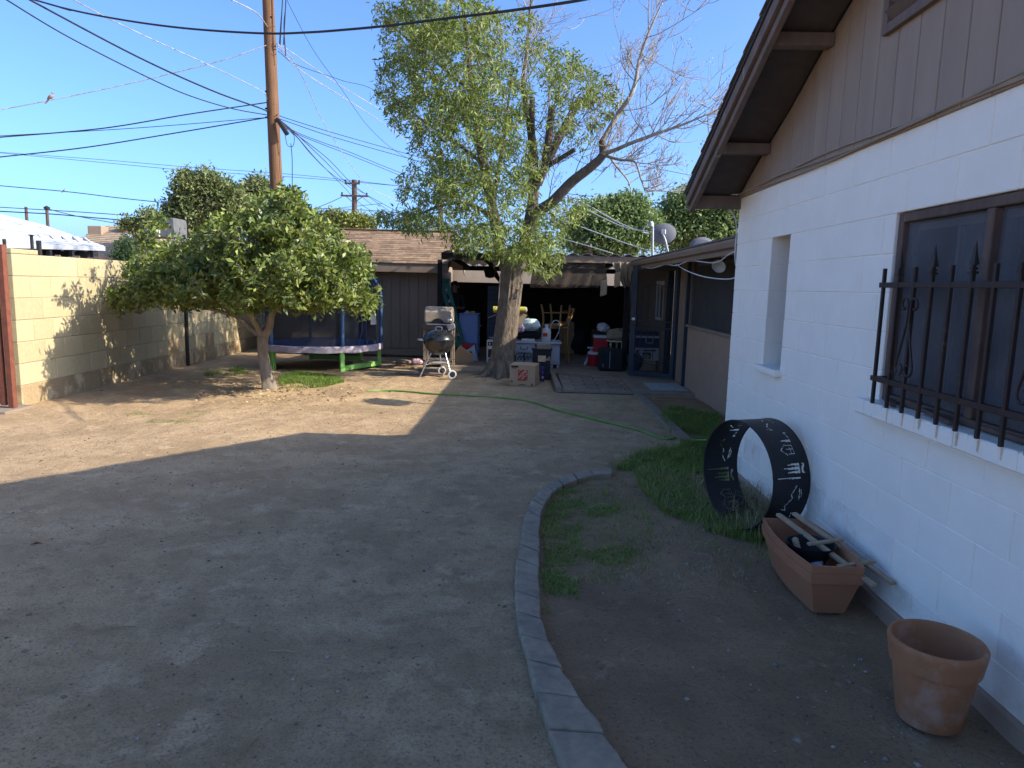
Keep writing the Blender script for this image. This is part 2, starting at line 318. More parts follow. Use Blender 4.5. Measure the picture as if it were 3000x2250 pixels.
# ground: dry beige dirt, damp darker soil in the planting bed (vertex attribute 'soil')
def ground_mat():
    m = bpy.data.materials.new('ground_dirt'); m.use_nodes = True; t = m.node_tree; N = t.nodes; L = t.links; b = N['Principled BSDF']
    geo = N.new('ShaderNodeNewGeometry')
    def noise(s, d=8, r=0.65):
        n = N.new('ShaderNodeTexNoise'); n.inputs['Scale'].default_value = s; n.inputs['Detail'].default_value = d; n.inputs['Roughness'].default_value = r
        L.new(geo.outputs['Position'], n.inputs['Vector']); return n.outputs[0]
    def rng(o, a, bb):
        q = N.new('ShaderNodeMapRange'); q.inputs[1].default_value = a; q.inputs[2].default_value = bb; L.new(o, q.inputs[0]); return q.outputs[0]
    def mix(a, bb, f):
        x = N.new('ShaderNodeMix'); x.data_type = 'RGBA'
        for k, v in ((6, a), (7, bb)):
            if isinstance(v, tuple): x.inputs[k].default_value = (*v, 1)
            else: L.new(v, x.inputs[k])
        L.new(f, x.inputs[0]); return x.outputs[2]
    dry = mix((0.503, 0.351, 0.198), (0.381, 0.260, 0.145), rng(noise(1.3), 0.42, 0.58))
    dry = mix(dry, (0.547, 0.391, 0.233), rng(noise(3.6), 0.54, 0.64))
    dry = mix(dry, (0.331, 0.222, 0.124), rng(noise(6.5), 0.52, 0.68))
    dry = mix(dry, (0.241, 0.164, 0.095), rng(noise(70, 6, 0.85), 0.50, 0.62))
    dry = mix(dry, (0.636, 0.480, 0.297), rng(noise(150, 3, 0.8), 0.60, 0.72))
    wet = mix((0.351, 0.233, 0.134), (0.244, 0.159, 0.094), rng(noise(1.6), 0.4, 0.62))
    wet = mix(wet, (0.468, 0.338, 0.210), rng(noise(7), 0.58, 0.74))
    wet = mix(wet, (0.106, 0.070, 0.046), rng(noise(60, 5, 0.8), 0.54, 0.68))
    wet = mix(wet, (0.639, 0.484, 0.311), rng(noise(120, 3, 0.8), 0.64, 0.74))
    at = N.new('ShaderNodeAttribute'); at.attribute_name = 'soil'
    ad = N.new('ShaderNodeMath'); ad.operation = 'ADD'; L.new(at.outputs['Fac'], ad.inputs[0])
    nn = N.new('ShaderNodeMath'); nn.operation = 'MULTIPLY_ADD'; nn.inputs[1].default_value = 0.9; nn.inputs[2].default_value = -0.45
    L.new(noise(4), nn.inputs[0]); L.new(nn.outputs[0], ad.inputs[1])
    c = mix(dry, wet, rng(ad.outputs[0], 0.3, 0.7))
    L.new(c, b.inputs['Base Color']); b.inputs['Roughness'].default_value = 0.97; b.inputs['Specular IOR Level'].default_value = 0.15
    b1 = N.new('ShaderNodeBump'); b1.inputs['Distance'].default_value = 0.022; L.new(noise(38, 8, 0.75), b1.inputs['Height'])
    b2 = N.new('ShaderNodeBump'); b2.inputs['Distance'].default_value = 0.05; L.new(noise(5, 6, 0.6), b2.inputs['Height'])
    L.new(b2.outputs[0], b1.inputs['Normal']); L.new(b1.outputs[0], b.inputs['Normal'])
    MATS['ground_dirt'] = m
ground_mat()

# ------------------------------------------------------------------ ground: one sheet, fine in the yard, reaching the horizon
CURB_L = [(1661,2250),(1603,2115),(1556,1966),(1519,1831),(1512,1746),(1514,1641),(1525,1577),(1541,1493),(1577,1438),(1624,1396),(1712,1366),(1797,1358)]
CURB_R = [(1851,2250),(1755,2115),(1655,1966),(1594,1831),(1586,1746),(1580,1641),(1580,1577),(1585,1503),(1607,1455),(1642,1415),(1738,1381),(1797,1372)]
curbL = [gp(u, v, 0.045) for u, v in CURB_L]; curbR = [gp(u, v, 0.045) for u, v in CURB_R]
_cy = np.array([1.0, 1.6]+[(a.y+b.y)/2 for a, b in zip(curbL, curbR)]); _cx = np.array([0.75, 0.50]+[(a.x+b.x)/2 for a, b in zip(curbL, curbR)])
def bedmask(x, y):
    x = np.asarray(x, float); y = np.asarray(y, float)
    edge = np.interp(y, _cy, _cx); a = np.clip((x-edge)/0.10+0.5, 0, 1)*np.clip((6.9-y)/0.5, 0, 1)
    b = np.clip((x-1.72)/0.08, 0, 1)*np.clip((y-6.3)/0.3, 0, 1)*np.clip((10.75-y)/0.1, 0, 1)
    return np.maximum(a, b)
def gz(x, y):
    x = np.asarray(x, float); y = np.asarray(y, float)
    z = (vnoise(x, y, 1.7, 1)-0.5)*0.035+(vnoise(x, y, 0.38, 2)-0.5)*0.022+(vnoise(x, y, 0.13, 3)-0.5)*0.010+(vnoise(x, y, 0.055, 4)-0.5)*0.005
    bed = bedmask(x, y); z = z-bed*0.02+bed*(vnoise(x, y, 0.09, 6)-0.5)*0.012
    d = np.hypot(x+3.71, y-10.02); z = z+0.05*np.exp(-(d/0.5)**2)+0.04*np.exp(-((d-1.25)/0.25)**2)*(vnoise(x, y, 0.25, 8))
    flat = np.clip((y-10.5)/0.5, 0, 1)*np.clip((x-0.3)/0.3, 0, 1)+np.clip((y-12.6)/0.6, 0, 1)
    z = z*(1-np.clip(flat, 0, 1))-0.005-0.03*np.clip(flat, 0, 1)
    far = np.clip((np.maximum(np.abs(x)-9, np.maximum(y-20, -2-y)))/4, 0, 1)
    return z*(1-far)
xs = np.concatenate([[-3000, -600, -120, -40, -16], np.arange(-8, -5, 0.25), np.arange(-5, 2.8, 0.055), [2.9, 3.5, 6, 14, 40, 120, 600, 3000]])
ys = np.concatenate([[-3000, -600, -100, -30, -10, -3, -1, 0.4, 1.0], np.arange(1.2, 8.5, 0.055), np.arange(8.5, 16, 0.14), [17, 19, 22, 30, 60, 150, 600, 3000, 5000]])
gx, gy = np.meshgrid(xs, ys); Z = gz(gx, gy)
V = np.stack([gx.ravel(), gy.ravel(), Z.ravel()], 1); nx, ny = len(xs), len(ys)
I = np.arange(nx*ny).reshape(ny, nx); F = np.stack([I[:-1, :-1].ravel(), I[:-1, 1:].ravel(), I[1:, 1:].ravel(), I[1:, :-1].ravel()], 1)
ground = struct(rawmesh('ground', V, F, 'ground_dirt', smooth=True))
at = ground.data.attributes.new('soil', 'FLOAT', 'POINT'); at.data.foreach_set('value', bedmask(gx, gy).ravel().astype('f'))

# concrete patio, walkway, brick pavers
patio = struct(MB().box(-1.95, 2.66, 13.0, 18.2, -0.10, 0.035).build('patio_slab', 'concrete', bevel=0.008))
walk = struct(MB().box(1.70, 2.66, 10.80, 12.99, -0.10, 0.030).build('walkway', 'concrete', bevel=0.008))
pav = struct(MB().box(0.60, 1.69, 10.88, 12.99, -0.10, 0.008).build('paver_path', 'clod'))
j = 0; y = 10.89
while y < 12.9:
    off = 0.0 if j % 2 else -0.2; x = 0.61+off
    while x < 1.66:
        x0 = max(x, 0.61); x1 = min(x+0.380, 1.68)
        if x1-x0 > 0.05: piece('paver', 'paver', pav, x0, x1, y, y+0.180, -0.02, 0.034+random.uniform(-0.004, 0.004), 0.005)
        x += 0.398
    y += 0.2; j += 1
b = MB().beam((0.54, 10.80, 0.03), (0.50, 13.0, 0.03), 0.09, 0.09).build('timber_edging', 'old_wood', bevel=0.008); tag(b, 'weathered timber laid along the side edge of the brick paver path', 'edging')
b = MB().beam((0.58, 10.845, 0.012), (1.72, 10.83, 0.012), 0.05, 0.05).build('paver_edging', 'old_wood', bevel=0.006); tag(b, 'thin board along the front end of the brick pavers', 'edging')
b = MB().box(1.70, 1.84, 7.45, 10.78, -0.08, 0.018).build('bed_kerb', 'concrete', bevel=0.012); tag(b, 'straight concrete strip edging the bed from the walkway to the grass', 'kerb')
# curved edging of concrete blocks
edging = thing('garden_edging', 'curved row of grey concrete edging blocks between dirt yard and planting bed', 'edging', (0.1, 4.0, 0))
def resample(P, n):
    P = spline(P, 10); d = [0]
    for a, b in zip(P, P[1:]): d.append(d[-1]+(b-a).length)
    return [Vector((np.interp(t, d, [p.x for p in P]), np.interp(t, d, [p.y for p in P]), np.interp(t, d, [p.z for p in P]))) for t in np.linspace(0, d[-1], n)]
nb = 19; LL = resample(curbL, nb*4+1); RR = resample(curbR, nb*4+1)
for i in range(nb):
    mb = MB(); vs = []; dz = random.uniform(-0.009, 0.008); sh = random.uniform(-0.006, 0.006)
    for k in range(5):
        a = LL[i*4+k].copy(); c = RR[i*4+k].copy()
        if k == 0: a = a.lerp(LL[i*4+1], 0.10); c = c.lerp(RR[i*4+1], 0.08)
        if k == 4: a = a.lerp(LL[i*4+3], 0.06); c = c.lerp(RR[i*4+3], 0.06)
        for p in (a, c):
            vs.append((p.x+sh, p.y, 0.030+dz-0.022*max(0, i-13)/5)); vs.append((p.x+sh, p.y, -0.06))
    fs = []
    for k in range(4):
        o = k*4; fs += [(o, o+2, o+6, o+4), (o+1, o+5, o+7, o+3), (o, o+4, o+5, o+1), (o+2, o+3, o+7, o+6)]
    fs += [(0, 1, 3, 2), (16, 18, 19, 17)]
    vs = [(x+random.uniform(-0.004, 0.004), y+random.uniform(-0.003, 0.003), z+(random.uniform(-0.004, 0.004) if z > 0 else 0)) for x, y, z in vs]; mb.add(vs, fs); mb.build('edging_block', 'curb_concrete', edging, bevel=0.011)
for q in ((1826, 1880, 1356), (1880, 1915, 1352)):
    a = gp(q[0], q[2], -0.035); c = gp(q[1], q[2]-3, -0.035)
    MB().beam(a, c, 0.11, 0.08).build('edging_block', 'curb_concrete', edging, bevel=0.008)
# ------------------------------------------------------------------ white painted block house
XW = 1.885; YF = 6.48; YN = -0.48; CH = 2.44/12
house = thing('block_house', 'white painted concrete block house with brown board gable and barred window', 'house', (5.5, 3.0, 0))
WIN = (2.25, 3.715, 5*CH, 10*CH); NAR = (5.18, 5.56, 5*CH, 10*CH)
hw = MB()
def wallseg(y0, y1, z0, z1): hw.box(XW+0.005, XW+0.20, y0, y1, z0, z1)
g = 0.006
wallseg(YN, YF-0.005, -0.05, WIN[2]-g); wallseg(YN, YF-0.005, WIN[3]+g, 2.44)
wallseg(YN, WIN[0]-g, WIN[2]-g, WIN[3]+g); wallseg(WIN[1]+g, NAR[0]-g, WIN[2]-g, WIN[3]+g); wallseg(NAR[1]+g, YF-0.005, WIN[2]-g, WIN[3]+g)
hw.box(XW+0.205, 10.5, YF-0.2, YF-0.005, -0.05, 2.44); hw.box(XW+0.205, 10.5, YN, YN+0.2, -0.05, 2.44)
hw.box(10.5, 10.7, YN, YF, -0.05, 2.44); hw.box(XW+0.205, 10.5, YN+0.205, YF-0.205, 2.38, 2.43)
wall = hw.build('wall', 'white_paint', house)
for c in range(12):
    z0 = c*CH; y = YF if c % 2 == 0 else YF-0.2
    cuts = []
    yy = YF; first = True
    while yy > YN+0.05:
        ln = 0.4064 if not (first and c % 2) else 0.2032
        cuts.append((max(yy-ln, YN), yy)); yy -= ln; first = False
    for a, b in cuts:
        segs = [(a, b)]
        for (wy0, wy1, wz0, wz1) in (WIN, NAR):
            if z0+0.01 >= wz0 and z0+CH-0.01 <= wz1:
                ns = []
                for s0, s1 in segs:
                    if s1 <= wy0 or s0 >= wy1: ns.append((s0, s1)); continue
                    if s0 < wy0: ns.append((s0, wy0))
                    if s1 > wy1: ns.append((wy1, s1))
                segs = ns
        for s0, s1 in segs:
            if s1-s0 > 0.03:
                piece('block', 'white_paint_base' if c == 0 or (c == 1 and random.random() < 0.3) else 'white_paint', wall, XW+random.uniform(-0.0012, 0.0012), XW+0.15, s0+0.0025, s1-0.0025, z0+0.0025, z0+CH-0.0025, 0.0035)
mb = MB(); mb.box(XW-0.028, XW+0.1, YN, YF+0.02, -0.1, 0.055); mb.build('foundation', 'tan_stucco', house, bevel=0.012)
# end returns of the corner
mb = MB()
# gable boards
KR = 0.43; YR = 3.0
def zr(y): return 2.46+KR*(6.5-y) if y >= YR else 2.46+KR*(6.5-YR)-KR*(YR-y)
y = YF-0.004
while y > YN+0.02:
    y1 = y; y0 = max(y-0.203, YN)
    poly = [(XW-0.016, y0, 2.437), (XW-0.016, y1, 2.437), (XW-0.016, y1, zr(y1)+0.02)]
    if y0 < YR < y1: poly.append((XW-0.016, YR, zr(YR)+0.02))
    poly.append((XW-0.016, y0, zr(y0)+0.02))
    VY = (3.04, 3.96, 2.97, 3.50)
    MB().prism([(p[0], p[1]+(0.0035 if abs(p[1]-y0) < 1e-6 else -0.0035 if abs(p[1]-y1) < 1e-6 else 0), p[2]) for p in poly], (0.02, 0, 0)).build('siding_board', 'siding', house, bevel=0.003)
    y = y0
MB().prism([(XW+0.006, YN, 2.441), (XW+0.006, YF-0.01, 2.441), (XW+0.006, YF-0.01, 2.46), (XW+0.006, YR, zr(YR)), (XW+0.006, YN, 2.46)], (0.1, 0, 0)).build('gable_backing', 'soffit', house)
# gable vent
vent = MB().box(XW-0.05, XW-0.017, 3.04, 3.09, 2.97, 3.55).box(XW-0.05, XW-0.017, 3.91, 3.96, 2.97, 3.55).box(XW-0.05, XW-0.017, 3.092, 3.908, 2.97, 3.02).box(XW-0.05, XW-0.017, 3.092, 3.908, 3.50, 3.55).build('gable_vent', 'trim_brown', house, bevel=0.003)
MB().box(XW-0.020, XW-0.0165, 3.09, 3.91, 3.02, 3.50).build('vent_backing', 'black_metal', vent)
for k in range(6):
    z = 3.055+k*0.077; MB().beam((XW-0.035, 3.09, z), (XW-0.035, 3.91, z), 0.075, 0.012, up=(0.65, 0, 0.75)).build('louvre', 'trim_brown', vent)
# roof
EX = 1.42; XE = 11.0
def slope_poly(x, z0, z1, y_lo, y_hi):
    return [(x, y_lo, zr(y_lo)+z0), (x, y_hi, zr(y_hi)+z0), (x, y_hi, zr(y_hi)+z1), (x, y_lo, zr(y_lo)+z1)]
rf = MB()
for a, b in ((YR, 6.53), (YR, -0.53)): rf.prism(slope_poly(EX+0.05, 0.0, 0.03, a, b), (XE-EX-0.05, 0, 0))
roof = rf.build('roof', 'soffit', house)
sh = MB(); n = 24
for a, b in ((YR, 6.56), (YR, -0.56)):
    for k in range(n):
        y0 = a+(b-a)*k/n; y1 = a+(b-a)*(k+1)/n+(b-a)*0.006
        x = EX-0.02-random.uniform(0, 0.008)
        sh.add([(x, y0, zr(y0)+0.045), (x, y1, zr(y1)+0.058), (x, y1, zr(y1)+0.072), (x, y0, zr(y0)+0.055),
                (XE, y0, zr(y0)+0.045), (XE, y1, zr(y1)+0.058), (XE, y1, zr(y1)+0.072), (XE, y0, zr(y0)+0.055)],
               [(0,1,2,3),(7,6,5,4),(3,2,6,7),(0,4,5,1),(1,5,6,2),(0,3,7,4)])
sh.build('shingles', 'shingle', roof)
for nm, x0, x1, z0, z1, m in (('fascia', EX, EX+0.028, -0.075, 0.044, 'trim_brown'), ('barge_rafter', EX+0.030, EX+0.070, -0.135, -0.002, 'trim_brown'), ('drip_edge', EX-0.012, EX-0.002, 0.012, 0.044, 'black_metal')):
    for a, b in ((YR, 6.53), (YR, -0.53)):
        MB().prism(slope_poly(x0, z0, z1, a, b), (x1-x0, 0, 0)).build(nm, m, house, bevel=0.003)
MB().box(EX+0.072, XW-0.001, 6.44, 6.49, 2.345, 2.458).build('eave_board', 'trim_brown', house, bevel=0.003)
for y in (atx(2262, 392, XW).y, atx(2450, 72, XW).y, 3.55, 2.4, 1.2, 0.2):
    MB().box(EX+0.072, XW-0.018, y-0.045, y+0.045, zr(y)-0.10, zr(y)-0.021).build('lookout', 'trim_brown', house, bevel=0.003)
MB().beam((XW+0.3, 6.55, 2.42), (XE, 6.55, 2.42), 0.03, 0.14).build('fascia', 'trim_brown', house)
# barred window with wooden frame, insect screens and a brick sill
win = MB().box(XW+0.012, XW+0.075, 3.665, 3.712, 1.07, 2.030).box(XW+0.012, XW+0.075, 2.253, 2.30, 1.07, 2.030).box(XW+0.008, XW+0.075, 2.302, 3.663, 1.985, 2.030).box(XW+0.012, XW+0.075, 2.302, 3.663, 1.07, 1.105)
win = win.build('window', 'frame_wood', house, bevel=0.004)
MB().box(XW+0.006, XW+0.06, 2.955, 3.005, 1.107, 1.983).build('mullion', 'frame_wood', win, bevel=0.004)
for a, b in ((2.302, 2.953), (3.007, 3.663)):
    MB().box(XW+0.040, XW+0.042, a, b, 1.107, 1.983).build('insect_screen', 'screen', win)
    MB().box(XW+0.110, XW+0.113, a-0.02, b+0.02, 1.08, 2.02).build('pane', 'glass', win)
MB().box(XW+0.085, XW+0.108, 2.70, 2.745, 1.08, 2.02).box(XW+0.085, XW+0.108, 2.30, 3.66, 1.945, 1.98).box(XW+0.085, XW+0.108, 3.30, 3.32, 1.08, 1.94).build('sash', 'white_alu', win)
MB().box(XW+0.125, XW+0.13, 2.25, 3.71, 1.02, 2.03).build('curtain', 'curtain', win)
sill = MB().box(XW-0.06, XW+0.11, 2.18, 3.79, 0.975, 0.99).build('window_sill', 'white_paint', house)
y = 3.80; k = 0
while y > 2.2:
    w = 0.098+random.uniform(-0.003, 0.003)
    piece('sill_brick', 'white_paint', sill, XW-0.085+random.uniform(-0.003, 0.003), XW+0.10, y-w, y-0.003, 0.988, 1.066, 0.006); y -= w; k += 1
MB().box(XW-0.055, XW+0.12, 5.14, 5.62, 1.000, 1.05).build('narrow_sill', 'white_paint', house, bevel=0.012)
MB().box(XW+0.152, XW+0.158, NAR[0]-0.02, NAR[1]+0.02, NAR[2], NAR[3]).build('narrow_pane', 'glass', house)
for s, (p, q) in enumerate((((3.62, 1.070), (3.46, 1.070)), ((3.30, 1.075), (2.98, 1.072)), ((2.90, 1.075), (2.30, 1.075)))):
    o = MB().beam((XW-0.005+0.01*s, p[0], p[1]+0.012), (XW-0.055+0.06*(s == 2), q[0], q[1]+0.012), 0.03, 0.02).build('wood_strip', 'frame_wood', None, bevel=0.003)
    tag(o, ['short broken wood strip at the corner of the barred window sill', 'loose wood strip lying slantwise on the white brick window sill', 'long wood strip resting along the foot of the window screen'][s], 'wood strip')
# iron grille
gr = thing('window_grille', 'black iron window grille with spear tips and scrolls above white brick sill', 'grille', (1.79, 3.0, 1.08))
XB = 1.79
for k in range(11):
    y = 3.588-k*0.1405
    MB().box(XB-0.008, XB+0.008, y-0.008, y+0.008, 1.066, 1.75 if k % 2 == 0 else 1.715).build('bar', 'iron', gr, bevel=0.0015)
    if k % 2:
        t = MB(); t.box(XB-0.014, XB+0.014, y-0.014, y+0.014, 1.712, 1.722).box(XB-0.011, XB+0.011, y-0.011, y+0.011, 1.728, 1.738)
        t.add([(XB-0.011, y-0.020, 1.748), (XB+0.011, y-0.020, 1.748), (XB+0.011, y+0.020, 1.748), (XB-0.011, y+0.020, 1.748), (XB-0.006, y-0.012, 1.782), (XB+0.006, y-0.012, 1.782), (XB+0.006, y+0.012, 1.782), (XB-0.006, y+0.012, 1.782), (XB, y, 1.850)],
              [(0,3,2,1),(0,1,5,4),(1,2,6,5),(2,3,7,6),(3,0,4,7),(4,5,8),(5,6,8),(6,7,8),(7,4,8)])
        t.box(XB-0.007, XB+0.007, y-0.007, y+0.007, 1.720, 1.750)
        t.build('spear_tip', 'iron', gr)
for z in (1.668, 1.195):
    MB().box(XB-0.006, XB+0.022, 2.10, 3.625, z-0.013, z+0.013).build('rail', 'iron', gr, bevel=0.002)
    for yy in (3.62, 2.13): MB().box(XB+0.0, XW+0.004, yy-0.012, yy+0.012, z-0.01, z+0.01).build('bracket', 'iron', gr)
def scroll(yc, sgn):
    pts = []
    for k in range(13):      # upper curl
        t = k/12; a = math.pi*0.1+t*math.pi*1.55; r = 0.034*(1-0.45*t)
        pts.append((XB-0.012, yc+sgn*(0.042+math.cos(a)*-0.9*r), 1.575+math.sin(a)*r))
    pts = pts[::-1]
    pts += [(XB-0.012, yc+sgn*0.010, 1.53), (XB-0.012, yc+sgn*0.012, 1.49), (XB-0.012, yc+sgn*0.035, 1.40), (XB-0.012, yc+sgn*0.065, 1.31)]
    for k in range(10):
        t = k/9; a = t*math.pi*1.5; r = 0.034*(1-0.4*t)
        pts.append((XB-0.012, yc+sgn*(0.038+math.cos(a)*r), 1.275-math.sin(a)*r))
    return spline(pts, 2)
for yc in (3.307, 2.464):
    for sg in (-1, 1): MB().tube(scroll(yc, sg), 0.006, 6).build('scroll', 'iron', gr, smooth=True)
# rust streaks are stains on the sill paint: thin shells lying on the brick fronts
for k in range(1, 11):
    y = 3.588-k*0.1405; w = random.uniform(0.004, 0.010)
    zb = random.uniform(0.992, 1.02); MB().prism([(XW-0.0895, y-w*0.8, 1.060), (XW-0.0895, y+w*0.7, 1.060), (XW-0.0895, y+w*0.15+0.002, zb), (XW-0.0895, y-w*0.2, zb)], (0.003, 0, 0)).build('rust_streak', 'rust_stain', sill)
# ------------------------------------------------------------------ cables on the house
def cable(name, pts, r, mat, label, cat='cable', group=None, n=6, k=6):
    o = MB().tube(spline(pts, k), r, n).build(name, mat, None, smooth=True); return tag(o, label, cat, group)
for c in range(3):
    pts = []; y = 6.50; i = 0
    while y > 0.4:
        pts.append((XW-0.026-0.008*(c == 1), y, 2.455+0.012*c+0.012*math.sin(y*2.3+c*1.9)+0.02*max(0, math.sin(y*1.1+c))-0.010)); y -= 0.33
    cable('house_cable', pts, 0.006, 'cable_tan', ['lowest tan cable along the foot of the brown gable boards, next to the blocks', 'middle tan cable standing out from the brown gable boards', 'uppermost tan cable along the foot of the brown gable boards'][c], group='tan cables along the gable')
pts = [(XW-0.022, y, zr(y)-0.02-0.010*math.sin(y*5)) for y in np.linspace(6.40, 3.3, 22)]
cable('soffit_cable', pts, 0.008, 'wire_black', 'dark cable stapled in the angle between soffit and gable boards')
for c, (r0, m, lb) in enumerate(((0.05, 'cable_tan', 'tan cable looping down round the white house corner'), (0.09, 'cable_white', 'pale cable hanging at the white house corner by the floodlight'))):
    cable('corner_cable', [(XW-0.03, 6.42, 2.47), (XW-0.03-r0, 6.52, 2.47), (XW-0.02-r0, 6.56, 2.40), (XW+0.0, 6.56, 2.25), (XW+0.02, 6.57, 2.0-c*0.1), (XW+0.10, 6.60, 1.80-c*0.06), (XW+0.2, 6.75, 2.0)], 0.006, m, lb)
# ------------------------------------------------------------------ tan lean-to with screened porch and security door
XL = 2.65; EXL = 2.05
lt = thing('screened_porch', 'tan stucco porch with dark insect screens and brown gutter beside white house', 'porch', (3.6, 10.0, 0))
MB().box(XL, XL+0.12, 6.5, 11.55, -0.05, 1.02).build('knee_wall', 'tan_stucco', lt, bevel=0.006)
MB().box(XL-0.035, XL+0.13, 6.5, 11.55, 1.022, 1.065).build('sill_board', 'fascia_tan', lt, bevel=0.004)
for a, b in ((6.5, 8.85), (8.93, 11.50)):
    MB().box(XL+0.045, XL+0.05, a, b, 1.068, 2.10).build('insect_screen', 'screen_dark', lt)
for y in (8.89, 11.53): MB().box(XL+0.01, XL+0.09, y-0.035, y+0.035, 1.068, 2.12).build('post', 'trim_brown', lt, bevel=0.003)
MB().box(XL, XL+0.12, 11.66, 12.30, -0.05, 2.12).build('wall_panel', 'fascia_tan', lt, bevel=0.004)
MB().box(XL-0.04, XL+0.03, 11.57, 11.65, 0.0, 2.12).build('downpipe', 'navy_metal', lt, bevel=0.006)
MB().box(XL-0.02, XL+0.10, 12.33, 12.41, 0.03, 2.12).box(XL-0.02, XL+0.10, 13.28, 13.36, 0.03, 2.12).box(XL-0.02, XL+0.10, 12.41, 13.28, 2.03, 2.12).build('door_frame', 'navy_metal', lt, bevel=0.004)
MB().box(XL, XL+0.12, 13.37, 18.3, -0.05, 2.12).build('rear_wall', 'far_wall', lt)
for k in range(16): piece('wall_board', 'fascia_tan', lt, XL-0.018, XL-0.001, 13.40+k*0.3, 13.69+k*0.3, 0.04, 2.10, 0.003)
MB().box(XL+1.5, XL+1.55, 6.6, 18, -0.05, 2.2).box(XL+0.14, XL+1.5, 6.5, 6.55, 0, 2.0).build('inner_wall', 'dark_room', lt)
w = MB().box(XL-0.045, XL-0.019, 13.60, 13.66, 1.02, 1.78).box(XL-0.045, XL-0.019, 14.24, 14.30, 1.02, 1.78).box(XL-0.045, XL-0.019, 13.661, 14.239, 1.72, 1.78).box(XL-0.045, XL-0.019, 13.661, 14.239, 1.02, 1.07).box(XL-0.042, XL-0.019, 13.93, 13.97, 1.071, 1.719).build('window', 'white_alu', lt)
MB().box(XL-0.024, XL-0.0195, 13.66, 14.24, 1.07, 1.72).build('pane', 'glass', w)
# porch roof: slopes up towards the house
def zl(x): return 2.10+0.10*(x-EXL)
rf = MB().prism([(EXL+0.02, 6.56, zl(EXL+0.02)), (6.5, 6.56, zl(6.5)), (6.5, 6.56, zl(6.5)+0.04), (EXL+0.02, 6.56, zl(EXL+0.02)+0.04)], (0, 7.24, 0)).build('roof', 'soffit', lt)
MB().prism([(EXL-0.05, 6.56, zl(EXL)+0.036), (6.5, 6.56, zl(6.5)+0.042), (6.5, 6.56, zl(6.5)+0.062), (EXL-0.05, 6.56, zl(EXL)+0.056)], (0, 7.27, 0)).build('shingles', 'shingle', rf)
MB().box(EXL-0.015, EXL+0.018, 6.56, 13.80, 1.98, 2.118).build('fascia', 'fascia_tan', lt, bevel=0.004)
gut = MB().prism([(EXL-0.017, 6.56, 2.03), (EXL-0.07, 6.56, 2.045), (EXL-0.09, 6.56, 2.09), (EXL-0.09, 6.56, 2.118), (EXL-0.08, 6.56, 2.118), (EXL-0.078, 6.56, 2.09), (EXL-0.065, 6.56, 2.055), (EXL-0.017, 6.56, 2.045)], (0, 7.20, 0)).build('gutter', 'fascia_tan', lt)
for k in range(10):
    y = 6.9+k*0.75; MB().beam((EXL+0.02, y, zl(EXL)-0.05), (XL+1.4, y, zl(XL+1.4)-0.05), 0.045, 0.09).build('rafter', 'trim_brown', lt)
MB().lathe([(0.0, -0.02), (0.20, 0.03), (0.30, 0.10), (0.31, 0.105), (0.20, 0.04), (0.0, 0.0)], (3.02, 8.43, 3.15), 24, (Vector((0, 1, 0)), Vector((0.3, 0, 0.95)), Vector((-0.95, 0, 0.3)))).tube([(3.05, 8.43, 3.15), (3.2, 8.43, 2.6), (3.2, 8.43, 2.2)], 0.025).build('unseen_dish', 'dish_grey', lt)  # unseen dish added behind the gable so its shadow falls on the dirt
# open security door
hx, hy = 2.63, 12.38; ux, uy = -0.849, 0.528; DW = 0.86
door = thing('security_door', 'dark blue iron security door standing open at the walkway', 'door', (hx+ux*DW/2, hy+uy*DW/2, 0.03))
def dp(s, z, o=0.0): return Vector((hx+ux*s+uy*o*-1, hy+uy*s+ux*o, z))
dax = (Vector((ux, uy, 0)), Vector((-uy, ux, 0)), Vector((0, 0, 1)))
def dbox(nm, s0, s1, z0, z1, th, mat, par): return MB().obox(dp((s0+s1)/2, (z0+z1)/2), dax, ((s1-s0)/2, th/2, (z1-z0)/2)).build(nm, mat, par, bevel=0.003)
for s0, s1, z0, z1 in ((0, 0.06, 0.05, 2.02), (DW-0.11, DW, 0.05, 2.02), (0.061, DW-0.111, 1.95, 2.02), (0.061, DW-0.111, 0.05, 0.13)): dbox('frame', s0, s1, z0, z1, 0.03, 'navy_metal', door)
dbox('rail', 0.061, DW-0.111, 1.03, 1.055, 0.02, 'black_metal', door); dbox('rail', 0.061, DW-0.111, 0.91, 0.935, 0.02, 'black_metal', door)
for k in range(5):
    s = 0.15+k*0.125; top = 1.60+0.10*math.sin(math.pi*(s-0.06)/(DW-0.17))
    dbox('bar', s-0.006, s+0.006, 1.056, top, 0.012, 'black_metal', door); dbox('bar', s-0.006, s+0.006, 0.36, 0.909, 0.012, 'black_metal', door)
MB().tube([dp(0.06+(DW-0.17)*t, 1.58+0.12*math.sin(math.pi*t)) for t in np.linspace(0, 1, 14)], 0.008, 6).build('arch_bar', 'black_metal', door)
MB().tube([dp(0.06+(DW-0.17)*t, 0.37-0.10*math.sin(math.pi*t)) for t in np.linspace(0, 1, 14)], 0.008, 6).build('arch_bar', 'black_metal', door)
dbox('mesh_panel', 0.06, DW-0.11, 0.13, 1.95, 0.002, M('door_mesh', (0.02, 0.024, 0.03), None, 6, 0.7, alpha=0.22), door)
lk = dbox('lock_box', DW-0.13, DW-0.005, 0.93, 1.12, 0.05, 'navy_metal', door)
MB().lathe([(0.0, 0), (0.032, 0), (0.034, 0.01), (0.02, 0.02), (0.0, 0.022)], dp(DW-0.07, 1.07, 0.026), 20, (dax[0], dax[2], -dax[1]*-1)).build('deadbolt', 'chrome', lk, smooth=True)
MB().tube([dp(DW-0.07, 0.97, 0.02), dp(DW-0.07, 0.97, 0.06), dp(DW-0.14, 0.97, 0.065)], 0.010, 8).build('handle', 'black_metal', lk)
